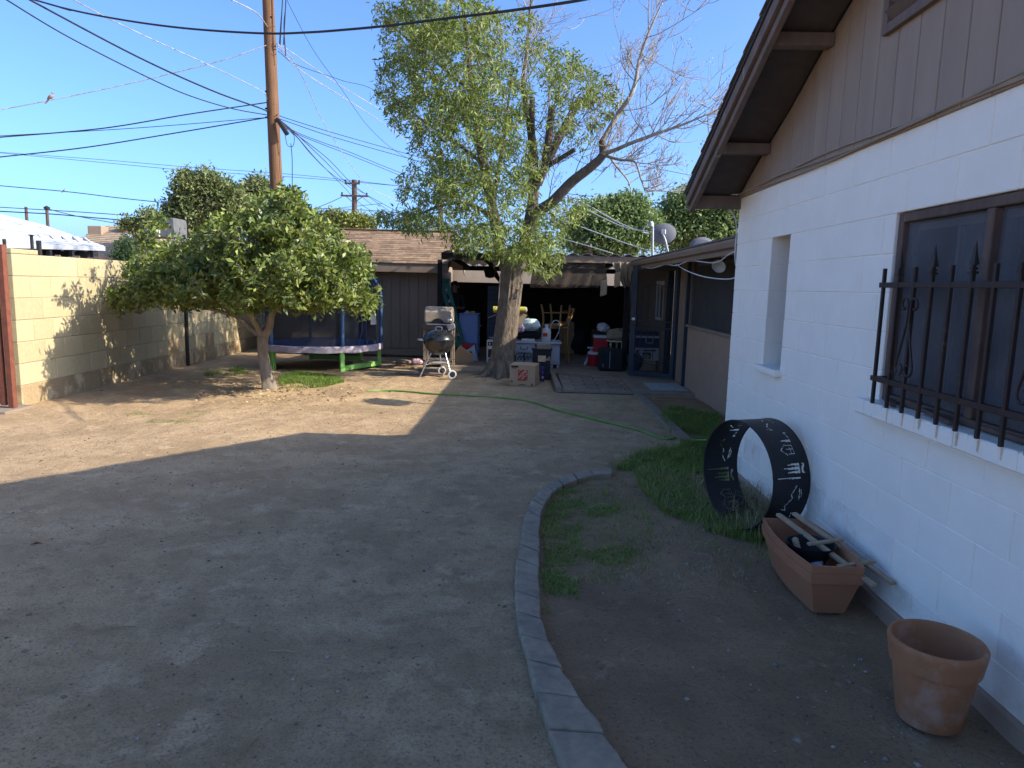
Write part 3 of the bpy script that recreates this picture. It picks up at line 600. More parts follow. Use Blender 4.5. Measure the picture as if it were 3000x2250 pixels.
o = MB().box(2.02, 2.60, 11.05, 11.85, 0.028, 0.042).build('door_mat', 'mat_grey', bevel=0.004); tag(o, 'pale grey mat lying on the walkway in front of the security door', 'mat')
# floodlight and its wires
fl = thing('floodlight', 'white bell shaped floodlight under the brown porch gutter', 'lamp', tuple(atx(2110, 775, 2.30)))
c = atx(2110, 775, 2.30); a = Vector((-0.5, -0.75, -0.45)).normalized(); s1, s2 = ortho(a)
MB().lathe([(0.0, -0.10), (0.035, -0.10), (0.04, -0.04), (0.075, 0.0), (0.085, 0.05), (0.08, 0.055), (0.05, 0.03), (0.0, 0.02)], c, 24, (s1, s2, a)).build('reflector', 'white_plastic', fl, smooth=True)
MB().tube([c-a*0.10, c+Vector((0.03, 0.03, 0.14)), c+Vector((0.03, 0.03, 0.22))], 0.016).build('arm', 'white_plastic', fl)
y0 = c.y
cable('porch_cable', [(XW+0.12, 6.62, 1.78), (2.06, 7.3, 1.74), (2.08, 8.4, 1.78), (2.08, 9.4, 1.88), (2.08, 10.0, 1.975)], 0.007, 'cable_white', 'white cable sagging in a long loop under the porch gutter')
cable('porch_cable', [(XW+0.12, 6.62, 2.02), (2.03, 7.2, 1.99), (2.1, 8.0, 1.93), (2.05, 9.0, 1.985), (2.05, 9.8, 1.95), (2.05, 10.6, 1.985), (2.04, 11.6, 1.96), (2.05, 12.4, 1.985)], 0.007, 'cable_white', 'white cable wavering along the underside of the porch gutter')
# dishes and mast on the porch roof
mp = atx(1912, 745, 2.15); masttop = aty(1912, 655, mp.y)
ms = thing('cable_mast', 'grey pipe mast with weatherhead carrying pale wires above porch roof', 'mast', (mp.x, mp.y, zl(mp.x)+0.05))
MB().tube([(mp.x, mp.y, zl(mp.x)+0.045), (masttop.x, masttop.y, masttop.z)], 0.022, 10).build('pipe', 'galv', ms, smooth=True)
MB().lathe([(0.0, -0.06), (0.045, -0.05), (0.05, 0.0), (0.035, 0.03), (0.0, 0.04)], (masttop.x-0.03, masttop.y, masttop.z), 14).build('weatherhead', 'galv', ms, smooth=True)
MB().tube(spline([(masttop.x-0.02, masttop.y, masttop.z-0.02), (masttop.x-0.12, masttop.y, masttop.z-0.05), (masttop.x-0.15, masttop.y, masttop.z-0.14), (masttop.x-0.05, masttop.y, masttop.z-0.17)], 5), 0.008, 6).build('drip_loop', 'cable_white', ms)
dc = atx(1944, 682, 2.45)
sd = thing('satellite_dish', 'grey satellite dish seen from behind on bent pipe above porch roof', 'satellite dish', (dc.x+0.05, dc.y, zl(2.5)+0.06))
ad = Vector((-0.25, -0.93, 0.28)).normalized(); s1 = ad.cross(Vector((0, 0, 1))).normalized(); s2 = s1.cross(ad)
MB().lathe([(0.0, 0.0), (0.10, -0.008), (0.18, -0.028), (0.222, -0.046), (0.226, -0.04), (0.18, -0.02), (0.10, 0.0), (0.0, 0.008)], dc, 32, (s1, s2*0.88, ad)).build('reflector', 'dish_grey', sd, smooth=True)
bz = zl(2.5)+0.05
MB().tube(spline([dc+ad*0.0+Vector((0, 0, -0.02)), dc+ad*0.06+Vector((0, 0, -0.06)), (dc.x+0.02, dc.y-0.10, dc.z-0.14), (dc.x+0.06, dc.y-0.10, (dc.z+bz)/2-0.06), (dc.x+0.12, dc.y-0.08, bz)], 5), 0.019, 10).build('mounting_pipe', 'galv', sd, smooth=True)
MB().obox(dc+ad*0.03, (s1, s2, ad), (0.04, 0.045, 0.03)).build('bracket', 'galv', sd, bevel=0.006)
d2 = atx(2056, 722, 2.9)
o = MB().lathe([(0.0, 0.0), (0.15, -0.02), (0.21, -0.05), (0.215, -0.045), (0.15, -0.01), (0.0, 0.01)], d2, 28, (s1, s2*0.85, ad)).tube([d2, (d2.x, d2.y+0.05, zl(d2.x)+0.04)], 0.018).build('satellite_dish', 'dish_grey'); tag(o, 'grey satellite dish half hidden behind the porch roof edge', 'satellite dish')
# ------------------------------------------------------------------ fire ring leaning on the white wall
ra = 0.375; rw = 0.29; axd = Vector((math.sin(R(69)), math.cos(R(69)), 0.0)).normalized(); hd = Vector((-axd.y, axd.x, 0)); upv = Vector((0, 0, 1))
rc = Vector((1.475, 4.72, ra-0.005))
ring = thing('fire_ring', 'black steel fire ring with cut out trees standing on edge against white wall', 'fire ring', (rc.x+0.1, rc.y, 0))
def rpt(th, s, r=ra): return rc+axd*s+(hd*math.cos(th)+upv*math.sin(th))*r
# the band is a grid; cells under the cut-out drawing are left open
def seg_d(px, py, a, b):
    ax_, ay_ = a; bx_, by_ = b; dx, dy = bx_-ax_, by_-ay_; t = max(0, min(1, ((px-ax_)*dx+(py-ay_)*dy)/(dx*dx+dy*dy+1e-12)))
    return math.hypot(px-ax_-t*dx, py-ay_-t*dy)
NT, NS = 420, 52; per = 2*math.pi*ra
def motif(u, v):                       # u metres along band in one repeat (0..0.59), v 0..rw (0 = front edge = drawing's top)
    h = rw-v-0.035                     # height above drawing base, band axis is the drawing's vertical
    for (tc, th_, w) in ((0.05, 0.10, 0.030), (0.075, 0.14, 0.034), (0.10, 0.12, 0.030), (0.135, 0.19, 0.026), (0.47, 0.10, 0.034)):
        if 0.04 < h+0.0 < 0.04+th_:
            f = 1-(h-0.04)/th_; saw = 0.55+0.45*(1-((h*70) % 1.0))
            if abs(u-tc) < w*0.5*f*saw: return True
    if 0.0 < h < 0.028 and 0.045 < u < 0.125 and abs(h-0.014-0.008*math.sin(u*90)) < 0.011: return True      # bear
    for a, b in (((0.19, 0.07), (0.25, 0.105)), ((0.25, 0.105), (0.275, 0.09)), ((0.275, 0.09), (0.33, 0.135)), ((0.33, 0.135), (0.37, 0.115)), ((0.37, 0.115), (0.355, 0.155)), ((0.21, 0.045), (0.29, 0.035)), ((0.22, 0.03), (0.27, 0.022)), ((0.40, 0.05), (0.45, 0.04)), ((0.40, 0.03), (0.40, 0.055))):
        if seg_d(u, h, a, b) < 0.0035: return True
    if 0.50 < u < 0.575:
        for a, b in (((0.505, 0.05), (0.505, 0.10)), ((0.57, 0.05), (0.57, 0.10)), ((0.495, 0.10), (0.54, 0.15)), ((0.54, 0.15), (0.58, 0.10)), ((0.515, 0.075), (0.56, 0.075)), ((0.505, 0.05), (0.57, 0.05)), ((0.535, 0.05), (0.535, 0.10))):
            if seg_d(u, h, a, b) < 0.003: return True
    return False
vid = {}; V = []; F = []
def gv(i, j, r, key):
    k = (i % NT, j, key)
    if k not in vid: vid[k] = len(V); V.append(tuple(rpt(2*math.pi*i/NT, rw*j/NS, r)))
    return vid[k]
for i in range(NT):
    for jj in range(NS):
        u = (per*(i+0.5)/NT+0.20) % (per/4); v = rw*(jj+0.5)/NS
        if motif(u, v): continue
        F.append((gv(i, jj, ra, 0), gv(i+1, jj, ra, 0), gv(i+1, jj+1, ra, 0), gv(i, jj+1, ra, 0)))
        F.append((gv(i, jj, ra-0.003, 1), gv(i, jj+1, ra-0.003, 1), gv(i+1, jj+1, ra-0.003, 1), gv(i+1, jj, ra-0.003, 1)))
rawmesh('band', V, F, 'black_metal', ring, smooth=True)
for s in (0.0, rw): MB().tube([rpt(2*math.pi*k/60, s, ra-0.0015) for k in range(61)], 0.005, 6, False).build('rim', 'black_metal', ring, smooth=True)
MB().obox(rpt(R(168), rw*0.5, ra-0.006), ((hd*math.sin(R(168))*-1+upv*math.cos(R(168))), axd, (hd*math.cos(R(168))+upv*math.sin(R(168)))), (0.012, rw/2, 0.004)).build('seam', 'black_metal', ring)
# ------------------------------------------------------------------ nested planters, bowl, trellis
def boat(mb, z0, h, L_top, W_top, L_bot, W_bot, yc, xc, th=0.006):
    def outl(L, Wd, z):
        pts = []
        for sy, sx in ((-1, -1), (-1, 1), (1, 1), (1, -1)): pts.append((xc+sx*Wd/2*0.78, yc+sy*L/2, z))
        out = []
        for a, b in zip(pts, pts[1:]+pts[:1]):
            for k in range(6):
                t = k/6; x = a[0]+(b[0]-a[0])*t; y = a[1]+(b[1]-a[1])*t
                if abs(a[0]-b[0]) < 1e-6: x += (Wd/2*0.22)*math.sin(math.pi*t)*(1 if a[0] > xc else -1)
                out.append((x, y, z))
        return out
    rings = [outl(L_bot, W_bot, z0), outl(L_top-0.025, W_top-0.025, z0+h*0.76), outl(L_top, W_top, z0+h*0.77), outl(L_top+0.012, W_top+0.012, z0+h), outl(L_top-0.01, W_top-0.01, z0+h), outl(L_top-0.035, W_top-0.035, z0+h*0.78), outl(L_bot-0.015, W_bot-0.015, z0+0.01)]
    n = len(rings[0]); vs = [p for r_ in rings for p in r_]; fs = []
    for i in range(len(rings)-1):
        for k in range(n): fs.append((i*n+k, i*n+(k+1) % n, (i+1)*n+(k+1) % n, (i+1)*n+k))
    fs.append(tuple(range(n))[::-1]); fs.append(tuple((len(rings)-1)*n+k for k in range(n)))
    return mb.add(vs, fs)
px_, py_ = 1.60, 3.755
o = boat(MB(), -0.012, 0.235, 0.74, 0.335, 0.62, 0.20, py_, px_).build('window_box_planter', 'plastic_terra', smooth=True); tag(o, 'long terracotta coloured planter on the dirt, lower of a nested pair', 'planter')
o = boat(MB(), 0.030, 0.232, 0.73, 0.33, 0.60, 0.195, py_, px_).build('window_box_planter', 'plastic_terra', smooth=True); tag(o, 'long terracotta coloured planter nested inside another, holding a black bowl', 'planter')
o = MB().lathe([(0.08, 0.0), (0.115, 0.07), (0.125, 0.105), (0.132, 0.108), (0.128, 0.10), (0.118, 0.075), (0.082, 0.012), (0.0, 0.010)], (px_+0.0, py_-0.02, 0.150), 30).build('plastic_bowl', 'black_plastic', smooth=True); tag(o, 'shallow black plastic bowl sitting in the terracotta planter', 'bowl')
o = MB().tube([(px_-0.05, py_-0.04, 0.155), (px_-0.06, py_+0.045, 0.252), (px_-0.061, py_+0.05, 0.256)], [0.016, 0.018, 0.010], 10).build('wooden_peg', 'lumber', smooth=True); tag(o, 'short wooden handle standing in the black bowl', 'handle')
o = MB().lathe([(0.03, -0.03), (0.035, 0.0), (0.03, 0.03)], (px_+0.01, py_-0.10, 0.160), 14, (Vector((0, 0, 1)), Vector((0.5, 0.8, 0)).normalized(), Vector((0.8, -0.5, 0)).normalized())).build('tin_can', 'galv', smooth=True); tag(o, 'small dented can lying in the black bowl', 'can')
tr = thing('wooden_trellis', 'weathered wooden stake frame lying across the terracotta planters', 'trellis', (px_+0.1, py_-0.1, 0.24))
A0 = Vector((1.56, 4.13, 0.285)); A1 = gp(2562, 1716, 0.20); B0 = Vector((1.66, 4.14, 0.29)); B1 = gp(2618, 1710, 0.20)
MB().beam(A0, A1, 0.030, 0.018).build('stake', 'lumber', tr, bevel=0.002); MB().beam(B0, B1, 0.030, 0.018).build('stake', 'lumber', tr, bevel=0.002)
for t in (0.50, 0.80):
    a = A0.lerp(A1, t); b = B0.lerp(B1, t); d = (b-a); MB().beam(a-d*0.75+Vector((0, 0, 0.018)), b+d*0.35+Vector((0, 0.03, 0.018)), 0.026, 0.015).build('crosspiece', 'lumber', tr, bevel=0.002)
# terracotta pot
pc = Vector((1.612, 2.56, -0.015)); ks_ = 0.885
o = MB().lathe([(r_*ks_, z*0.92) for r_, z in ((0.0, 0.0), (0.122, 0.0), (0.130, 0.01), (0.165, 0.245), (0.172, 0.250), (0.178, 0.252), (0.192, 0.335), (0.193, 0.350), (0.187, 0.360), (0.178, 0.360), (0.172, 0.350), (0.160, 0.262), (0.150, 0.250), (0.115, 0.03), (0.0, 0.025))], pc, 56).build('flower_pot', 'terracotta', smooth=True); tag(o, 'large empty terracotta flower pot beside the white wall', 'flower pot')
# ------------------------------------------------------------------ hose
hp = [gp(u, v, 0.012) for u, v in ((1075, 1144), (1150, 1142), (1280, 1150), (1400, 1158), (1500, 1170), (1570, 1184), (1640, 1203), (1720, 1223), (1800, 1243), (1870, 1259), (1935, 1277), (1985, 1279), (2005, 1287))]
hp = [Vector((p.x+0.02*math.sin(i*2.1), p.y+0.05*math.sin(i*1.7), float(gz(p.x, p.y))+0.012)) for i, p in enumerate(hp)]
hp.append(Vector((1.95, 7.3, 0.05)))
o = MB().tube(spline(hp, 10), 0.0135, 8).build('garden_hose', 'hose_green', smooth=True); tag(o, 'bright green garden hose stretched across the dirt yard', 'hose')
# ------------------------------------------------------------------ tan block fence on the left
fx0, fy0 = -6.17, 8.36
fence = thing('block_fence', 'tan concrete block fence with tree shadow across its sunlit face', 'fence', (fx0, fy0, 0))
core = MB().box(fx0-0.19, fx0-0.006, fy0+0.006, fy0+9.3, -0.1, 1.855).build('wall', 'mortar', fence)
FC = 0.2665
for c in range(7):
    z0 = c*FC-0.01; yy = fy0; first = True
    while yy < fy0+8.9:
        ln = 0.40 if not (first and c % 2) else 0.20
        if first: ln += 0.12
        piece('block', 'dirt_block_low' if c < 1 or (c == 1 and random.random() < 0.35) else 'dirt_block', core, fx0-0.196, fx0+random.uniform(-0.004, 0.003), yy+0.004, yy+ln-0.004, z0+0.004, z0+FC-0.004, 0.005)
        yy += ln; first = False
piece('cap_block', 'dirt_block', core, fx0-0.196, fx0+0.002, fy0+0.004, fy0+0.50, 7*FC-0.008, 7*FC+0.05, 0.006)
fence.rotation_euler.z = R(2.4)
bf = thing('block_fence', 'tan block fence closing the yard behind the trampoline', 'fence', (-5.8, 17.0, 0))
core = MB().box(-6.4, -5.3, 17.005, 17.2, -0.1, 1.82).build('wall', 'mortar', bf)
for c in range(7):
    for k in range(3): piece('block', 'dirt_block', core, -6.4+k*0.4-0.1*(c % 2), -6.0+k*0.4-0.1*(c % 2)-0.006, 17.0, 17.19, c*0.26, c*0.26+0.254, 0.005)
o = MB().tube([(-6.33, 12.95, -0.05), (-6.33, 12.95, 1.25)], 0.03, 10).build('steel_post', 'black_metal', smooth=True); tag(o, 'dark steel post standing against the tan block fence', 'post')
for i, (u, v0, v1, y, r, lb) in enumerate(((12, 700, 745, 9.4, 0.022, 'thin black pipe on the near end of the tan block fence'), (92, 690, 742, 10.1, 0.022, 'black pipe with flanged top behind the end of the tan fence'), (113, 705, 760, 10.2, 0.034, 'thick black stub pipe behind the tan block fence'))):
    a = aty(u, v0, y); o = MB().tube([(a.x, y, -0.05), (a.x, y, a.z)], r, 8)
    if i == 1: o.lathe([(0.03, 0.0), (0.04, 0.0), (0.04, 0.012), (0.0, 0.014)], (a.x, y, a.z), 10)
    tag(o.build('fence_pipe', 'black_metal', smooth=True), lb, 'pipe')
# rusty gate with wood planks
gt = thing('gate', 'rusty steel framed gate with grey wooden planks beside the tan fence', 'gate', (-6.9, 8.12, 0))
for x0, x1, z0, z1 in ((-6.23, -6.17, 0.06, 1.92), (-7.55, -7.49, 0.06, 1.92), (-7.489, -6.231, 0.14, 0.20), (-7.489, -6.231, 0.98, 1.04), (-7.489, -6.231, 1.86, 1.92)): MB().box(x0, x1, 8.09, 8.13, z0, z1).build('frame', 'rust', gt, bevel=0.003)
for k in range(9): piece('plank', 'old_wood', gt, -7.50+k*0.143, -7.365+k*0.143, 8.135, 8.155, 0.10, 1.88+random.uniform(-0.02, 0.03), 0.002)
MB().box(-6.20, -6.13, 8.06, 8.085, 1.42, 1.47).tube([(-6.30, 8.07, 1.44), (-6.14, 8.07, 1.44)], 0.009, 8).tube([(-6.20, 8.06, 1.42), (-6.20, 8.05, 1.36), (-6.17, 8.05, 1.34)], 0.012, 8).build('latch', 'black_metal', gt)
o = MB().box(-6.135, -6.065, 8.08, 8.15, -0.05, 1.95).build('gate_post', 'rust', bevel=0.004); tag(o, 'rusty square steel gate post at the end of the tan fence', 'post')
o = MB().box(-7.8, -6.0, 7.85, 8.35, -0.05, 0.03).build('gate_footing', 'concrete', bevel=0.01); tag(o, 'pale concrete footing under the rusty gate', 'footing')
# ------------------------------------------------------------------ shed
MATS['shingle_tab'] = M('shingle_tab', (0.259, 0.169, 0.101), (0.158, 0.104, 0.065), 9, 0.95, 0.003, 200, rnd=0.30)
shed = thing('garden_shed', 'brown board shed with weathered shingle roof behind the trampoline', 'shed', (-3.6, 17.0, 0))
SX0, SX1, SY = -5.25, -1.98, 15.62
MB().box(SX0, SX1, SY+0.02, SY+0.10, 0.0, 2.0).box(SX1-0.1, SX1-0.004, SY+0.101, 18.6, 0.0, 2.05).box(SX0, SX0+0.1, SY+0.101, 18.6, 0.0, 2.05).box(SX0+0.1, SX1-0.1, 18.5, 18.6, 0, 2.05).build('wall', 'shed_siding', shed)
x = SX0
while x < SX1-0.02:
    w = min(0.203, SX1-0.07-x)
    if w > 0.04: piece('siding_board', 'shed_siding', shed, x+0.005, x+w-0.005, SY, SY+0.019, 0.16+random.uniform(-0.02, 0.03), 1.95, 0.003)
    x += 0.203
MB().box(SX1-0.075, SX1+0.002, SY-0.018, SY+0.018, 0.05, 1.95).build('corner_trim', 'shed_siding', shed, bevel=0.003)
MB().box(SX0, SX1, SY-0.005, SY+0.015, 0.02, 0.13).build('skirting', 'old_wood', shed)
for k in range(14): piece('side_board', 'shed_siding', shed, SX1-0.003, SX1+0.012, SY+0.11+k*0.203, SY+0.303+k*0.203, 0.05, 2.05, 0.003)
EY, EZ, RY, RZ = 15.20, 2.05, 17.2, 2.86
ks = (RZ-EZ)/(RY-EY); RX0, RX1 = -5.6, -1.73
sr = MB().prism([(RX0, EY, EZ), (RX0, RY, RZ), (RX0, RY+2.08, EZ), (RX0, RY+2.08, EZ-0.05), (RX0, RY, RZ-0.05), (RX0, EY, EZ-0.05)], (RX1-RX0, 0, 0)).build('roof', 'soffit', shed)
MB().box(RX0, RX1+0.01, EY-0.03, EY-0.002, EZ-0.20, EZ+0.005).build('fascia', 'fascia_tan', shed, bevel=0.003)
for sgn in (0,): MB().prism([(RX1+0.002, EY-0.03, EZ-0.19), (RX1+0.002, RY, RZ-0.19), (RX1+0.002, RY+2.08, EZ-0.19), (RX1+0.002, RY+2.08, EZ), (RX1+0.002, RY, RZ), (RX1+0.002, EY-0.03, EZ)], (0.025, 0, 0)).build('rake_board', 'fascia_tan', shed, bevel=0.003)
nr = 16; sd_ = (RY-EY+0.05)/nr; tab = None
for r_ in range(nr):
    y0 = EY-0.05+r_*sd_; x = RX0-(0.15 if r_ % 2 else 0)
    while x < RX1:
        x0 = max(x, RX0); x1 = min(x+0.30, RX1+0.02)
        if x1-x0 > 0.29 or True:
            z0 = EZ+(y0-EY)*ks; z1 = z0+(sd_*1.4)*ks; t = 0.012; w = x1-x0-0.006
            key = ('tab', round(w, 3))
            if key not in PCACHE:
                o = MB().add([(-w/2, 0, 0.006), (w/2, 0, 0.006), (w/2, sd_*1.4, z1-z0+0.002), (-w/2, sd_*1.4, z1-z0+0.002), (-w/2, 0, 0.006+t), (w/2, 0, 0.006+t), (w/2, sd_*1.4, z1-z0+0.006), (-w/2, sd_*1.4, z1-z0+0.006)], [(0,3,2,1),(4,5,6,7),(0,1,5,4),(1,2,6,5),(2,3,7,6),(3,0,4,7)]).build('shingle', 'shingle_tab'); PCACHE[key] = o.data
            else: o = bpy.data.objects.new('shingle', PCACHE[key]); col.objects.link(o)
            o.location = Vector(((x0+x1)/2, y0+sd_*0.7, z0+0.006+random.uniform(0, 0.006)))-wloc(sr); o.parent = sr
        x += 0.30
MB().beam((RX0, RY, RZ+0.02), (RX1+0.02, RY, RZ+0.02), 0.2, 0.02).build('ridge_cap', 'shingle_tab', sr)
back = MB().prism([(RX0, RY, RZ+0.004), (RX0, RY+2.1, EZ+0.004), (RX0, RY+2.1, EZ+0.02), (RX0, RY, RZ+0.02)], (RX1-RX0, 0, 0)).build('back_shingles', 'shingle', sr)
# ------------------------------------------------------------------ patio cover
pt = thing('patio_cover', 'corrugated metal patio roof on tan beams between shed and porch', 'patio cover', (0.3, 16.0, 0))
PY0, PY1, PZ0, PZ1 = 13.6, 18.2, 2.215, 2.10
nx = 160; V = []; F = []
for i in range(nx+1):
    x = -1.68+(2.75+1.68)*i/nx; dz = 0.022*math.sin((x)*2*math.pi/0.265)
    for yy, zz in ((PY0-0.06, PZ0), (PY1, PZ1)): V += [(x, yy, zz+dz+0.026), (x, yy, zz+dz+0.023)]
for i in range(nx):
    a = i*4; b = a+4; F += [(a, a+2, b+2, b), (a+1, b+1, b+3, a+3), (a, b, b+1, a+1), (a+2, a+3, b+3, b+2)]
rawmesh('corrugated_sheet', V, F, 'corrugated', pt, smooth=False)
MB().box(-0.30, 2.30, PY0-0.02, PY0+0.02, PZ0-0.13, PZ0+0.002).build('front_beam', 'fascia_tan', pt, bevel=0.004)
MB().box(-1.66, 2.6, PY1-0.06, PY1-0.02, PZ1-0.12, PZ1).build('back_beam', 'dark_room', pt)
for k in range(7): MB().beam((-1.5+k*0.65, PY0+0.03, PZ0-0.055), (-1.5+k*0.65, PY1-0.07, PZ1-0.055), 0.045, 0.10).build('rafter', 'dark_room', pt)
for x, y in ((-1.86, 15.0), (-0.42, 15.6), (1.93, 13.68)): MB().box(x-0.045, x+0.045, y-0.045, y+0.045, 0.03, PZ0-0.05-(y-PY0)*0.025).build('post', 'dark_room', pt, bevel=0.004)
bw = thing('patio_wall', 'dark block wall closing the back of the cluttered patio', 'wall', (0.3, 18.3, 0))
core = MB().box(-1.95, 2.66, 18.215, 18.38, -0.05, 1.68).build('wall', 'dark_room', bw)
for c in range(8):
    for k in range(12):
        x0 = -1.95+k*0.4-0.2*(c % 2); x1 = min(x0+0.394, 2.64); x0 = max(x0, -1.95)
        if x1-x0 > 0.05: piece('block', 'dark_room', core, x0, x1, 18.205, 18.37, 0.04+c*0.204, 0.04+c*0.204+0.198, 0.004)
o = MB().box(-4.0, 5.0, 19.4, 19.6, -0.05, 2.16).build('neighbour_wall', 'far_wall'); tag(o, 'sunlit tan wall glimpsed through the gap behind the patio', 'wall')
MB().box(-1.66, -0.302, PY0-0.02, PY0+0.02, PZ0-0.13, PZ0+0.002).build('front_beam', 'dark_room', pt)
# shade cloth hung from the beam
def cloth(name, corners, nu, nv, amp, mat, label, cat, seed=0, parent=None):
    (a, b, c, d) = [Vector(p) for p in corners]; V = []; F = []
    nrm = (b-a).cross(d-a).normalized()
    for i in range(nu+1):
        for jj in range(nv+1):
            s, t = i/nu, jj/nv; p = a.lerp(b, s).lerp(d.lerp(c, s), t)
            p = p+nrm*amp*(math.sin(s*19+seed+t*3)+0.6*math.sin(s*41+seed*2+t*5))*(0.25+t)+Vector((0, 0, 1))*amp*0.6*math.sin(s*9+seed)*t
            V.append(tuple(p))
    for i in range(nu):
        for jj in range(nv): k = i*(nv+1)+jj; F.append((k, k+1, k+nv+2, k+nv+1))
    o = rawmesh(name, V, F, mat, parent, smooth=True); md = o.modifiers.new('thickness', 'SOLIDIFY'); md.thickness = 0.002
    return tag(o, label, cat) if label else o
cloth('shade_cloth', [(0.12, 13.63, 2.12), (1.50, 13.63, 2.12), (1.55, 13.66, 1.62), (0.05, 13.66, 1.58)], 60, 14, 0.012, 'shade_cloth', 'brown mesh shade cloth hanging from the patio beam', 'shade cloth', 1)
cloth('shade_cloth', [(1.60, 13.57, 2.10), (2.04, 13.5, 2.12), (1.98, 13.5, 1.68), (1.86, 13.56, 1.62)], 24, 14, 0.03, 'burlap', 'crumpled brown cloth bunched at the corner of patio roof and porch gutter', 'cloth', 5)
for i, (u, v, w, h, m, lb, ct) in enumerate(((1768, 846, 0.12, 0.30, 'tan_cloth', 'pale sunlit rag hanging at the right edge of the shade cloth', 'rag'), (1808, 822, 0.11, 0.28, 'cardboard', 'tan cardboard strip hanging below the patio beam near the porch', 'cardboard'))):
    c = aty(u, v, 13.5); cloth('hanging_'+ct, [(c.x-w/2, 13.5, c.z+h/2), (c.x+w/2, 13.47, c.z+h/2+0.03), (c.x+w/2, 13.45, c.z-h/2+0.04), (c.x-w/2, 13.5, c.z-h/2)], 8, 8, 0.004, m, lb, ct, i)
    tag(MB().tube([(c.x, 13.5, c.z+h/2), (c.x, 13.58, 2.15)], 0.004, 5).build('tie_string', 'wire_black'), 'thin cord holding the '+('pale rag' if i == 0 else 'cardboard strip')+' under the patio beam', 'cord')
# ------------------------------------------------------------------ trampoline
tx, ty, trd = -3.96, 13.50, 1.13
tp = thing('trampoline', 'round trampoline with blue padded poles, dark net, lilac skirt and green legs', 'trampoline', (tx, ty, 0))
def cp(a, r, z): return Vector((tx+r*math.cos(R(a)), ty+r*math.sin(R(a)), z))
MB().lathe([(0.0, 0.425), (trd-0.12, 0.425), (trd-0.12, 0.435), (0.0, 0.435)], (tx, ty, 0), 40).build('jumping_mat', 'tramp_mat', tp)
MB().lathe([(trd-0.14, 0.445), (trd+0.02, 0.450), (trd+0.03, 0.44), (trd-0.14, 0.437)], (tx, ty, 0), 48).build('spring_pad', 'pad_blue', tp, smooth=True)
V = []; F = []; n = 120
for i in range(n):
    a = 2*math.pi*i/n; w = 0.008*math.sin(i*0.9)+0.006*math.sin(i*2.3)
    for r_, z in ((trd+0.015, 0.455), (trd+0.038+w, 0.435), (trd+0.036+w*1.3, 0.338+0.006*math.sin(i*0.7)), (trd+0.030+w*1.3, 0.338+0.006*math.sin(i*0.7))): V.append((tx+r_*math.cos(a), ty+r_*math.sin(a), z))
for i in range(n):
    for k in range(3): F.append((i*4+k, ((i+1) % n)*4+k, ((i+1) % n)*4+k+1, i*4+k+1))
rawmesh('skirt', V, F, 'skirt_lilac', tp, smooth=True)
ang = [-57, 15, -123, 165, 95, 120]
for a, b in ((-55, 8), (-125, -188), (62, 118)):
    for q in (a, b):
        d = cp(q, trd-0.03, 0); MB().obox((d.x, d.y, 0.165), (Vector((math.cos(R(q)), math.sin(R(q)), 0)), Vector((-math.sin(R(q)), math.cos(R(q)), 0)), Vector((0, 0, 1))), (0.035, 0.04, 0.175)).build('leg', 'leg_green', tp, bevel=0.012)
    MB().beam(cp(a, trd-0.03, 0.05), cp(b, trd-0.03, 0.05), 0.07, 0.09).build('base_bar', 'leg_green', tp, bevel=0.012)
for q in (-55, 8, -125, -188, 62, 118):
    pts = [cp(q, trd+0.0, 0.45), cp(q, trd+0.0, 1.30), cp(q, trd-0.03, 1.48), cp(q, trd-0.13, 1.68), cp(q, trd-0.33, 1.86)]
    MB().tube(spline(pts, 5), 0.034, 10).build('padded_pole', 'foam_blue', tp, smooth=True)
V = []; F = []; n = 72; prof = [(trd-0.06, 0.45), (trd-0.06, 0.9), (trd-0.05, 1.28), (trd-0.08, 1.46), (trd-0.17, 1.66), (trd-0.36, 1.84)]
for i in range(n):
    a = 2*math.pi*i/n; w = 0.02*math.sin(i*1.3)
    for r_, z in prof: V.append((tx+(r_-abs(math.sin(i*math.pi/12))*0.04+w*0.3)*math.cos(a), ty+(r_-abs(math.sin(i*math.pi/12))*0.04)*math.sin(a), z))
m_ = len(prof)
for i in range(n):
    if 65 <= i <= 66: continue
    for k in range(m_-1): F.append((i*m_+k, ((i+1) % n)*m_+k, ((i+1) % n)*m_+k+1, i*m_+k+1))
rawmesh('net', V, F, 'net', tp, smooth=True)
for a in (-37.5, -26): MB().tube(spline([cp(a, trd-0.03, 0.46), cp(a+(5 if a < -30 else -1), trd-0.03, 0.8), cp(a+1, trd-0.03, 1.2), cp(a, trd-0.06, 1.45)], 5), 0.010, 6).build('net_edge', 'pad_blue', tp)
MB().tube([cp(k*6, trd-0.35, 1.85) for k in range(61)], 0.014, 6, False).build('top_ring', 'navy_metal', tp)
c = aty(1090, 950, ty-0.35); q = math.degrees(math.atan2(c.y-ty, c.x-tx))
MB().obox(cp(-17, trd+0.0, 0.93), (Vector((math.sin(R(17)), math.cos(R(17)), 0)), Vector((0, 0, 1)), Vector((math.cos(R(17)), -math.sin(R(17)), 0))), (0.10, 0.10, 0.002)).build('safety_label', 'white_bag', tp)

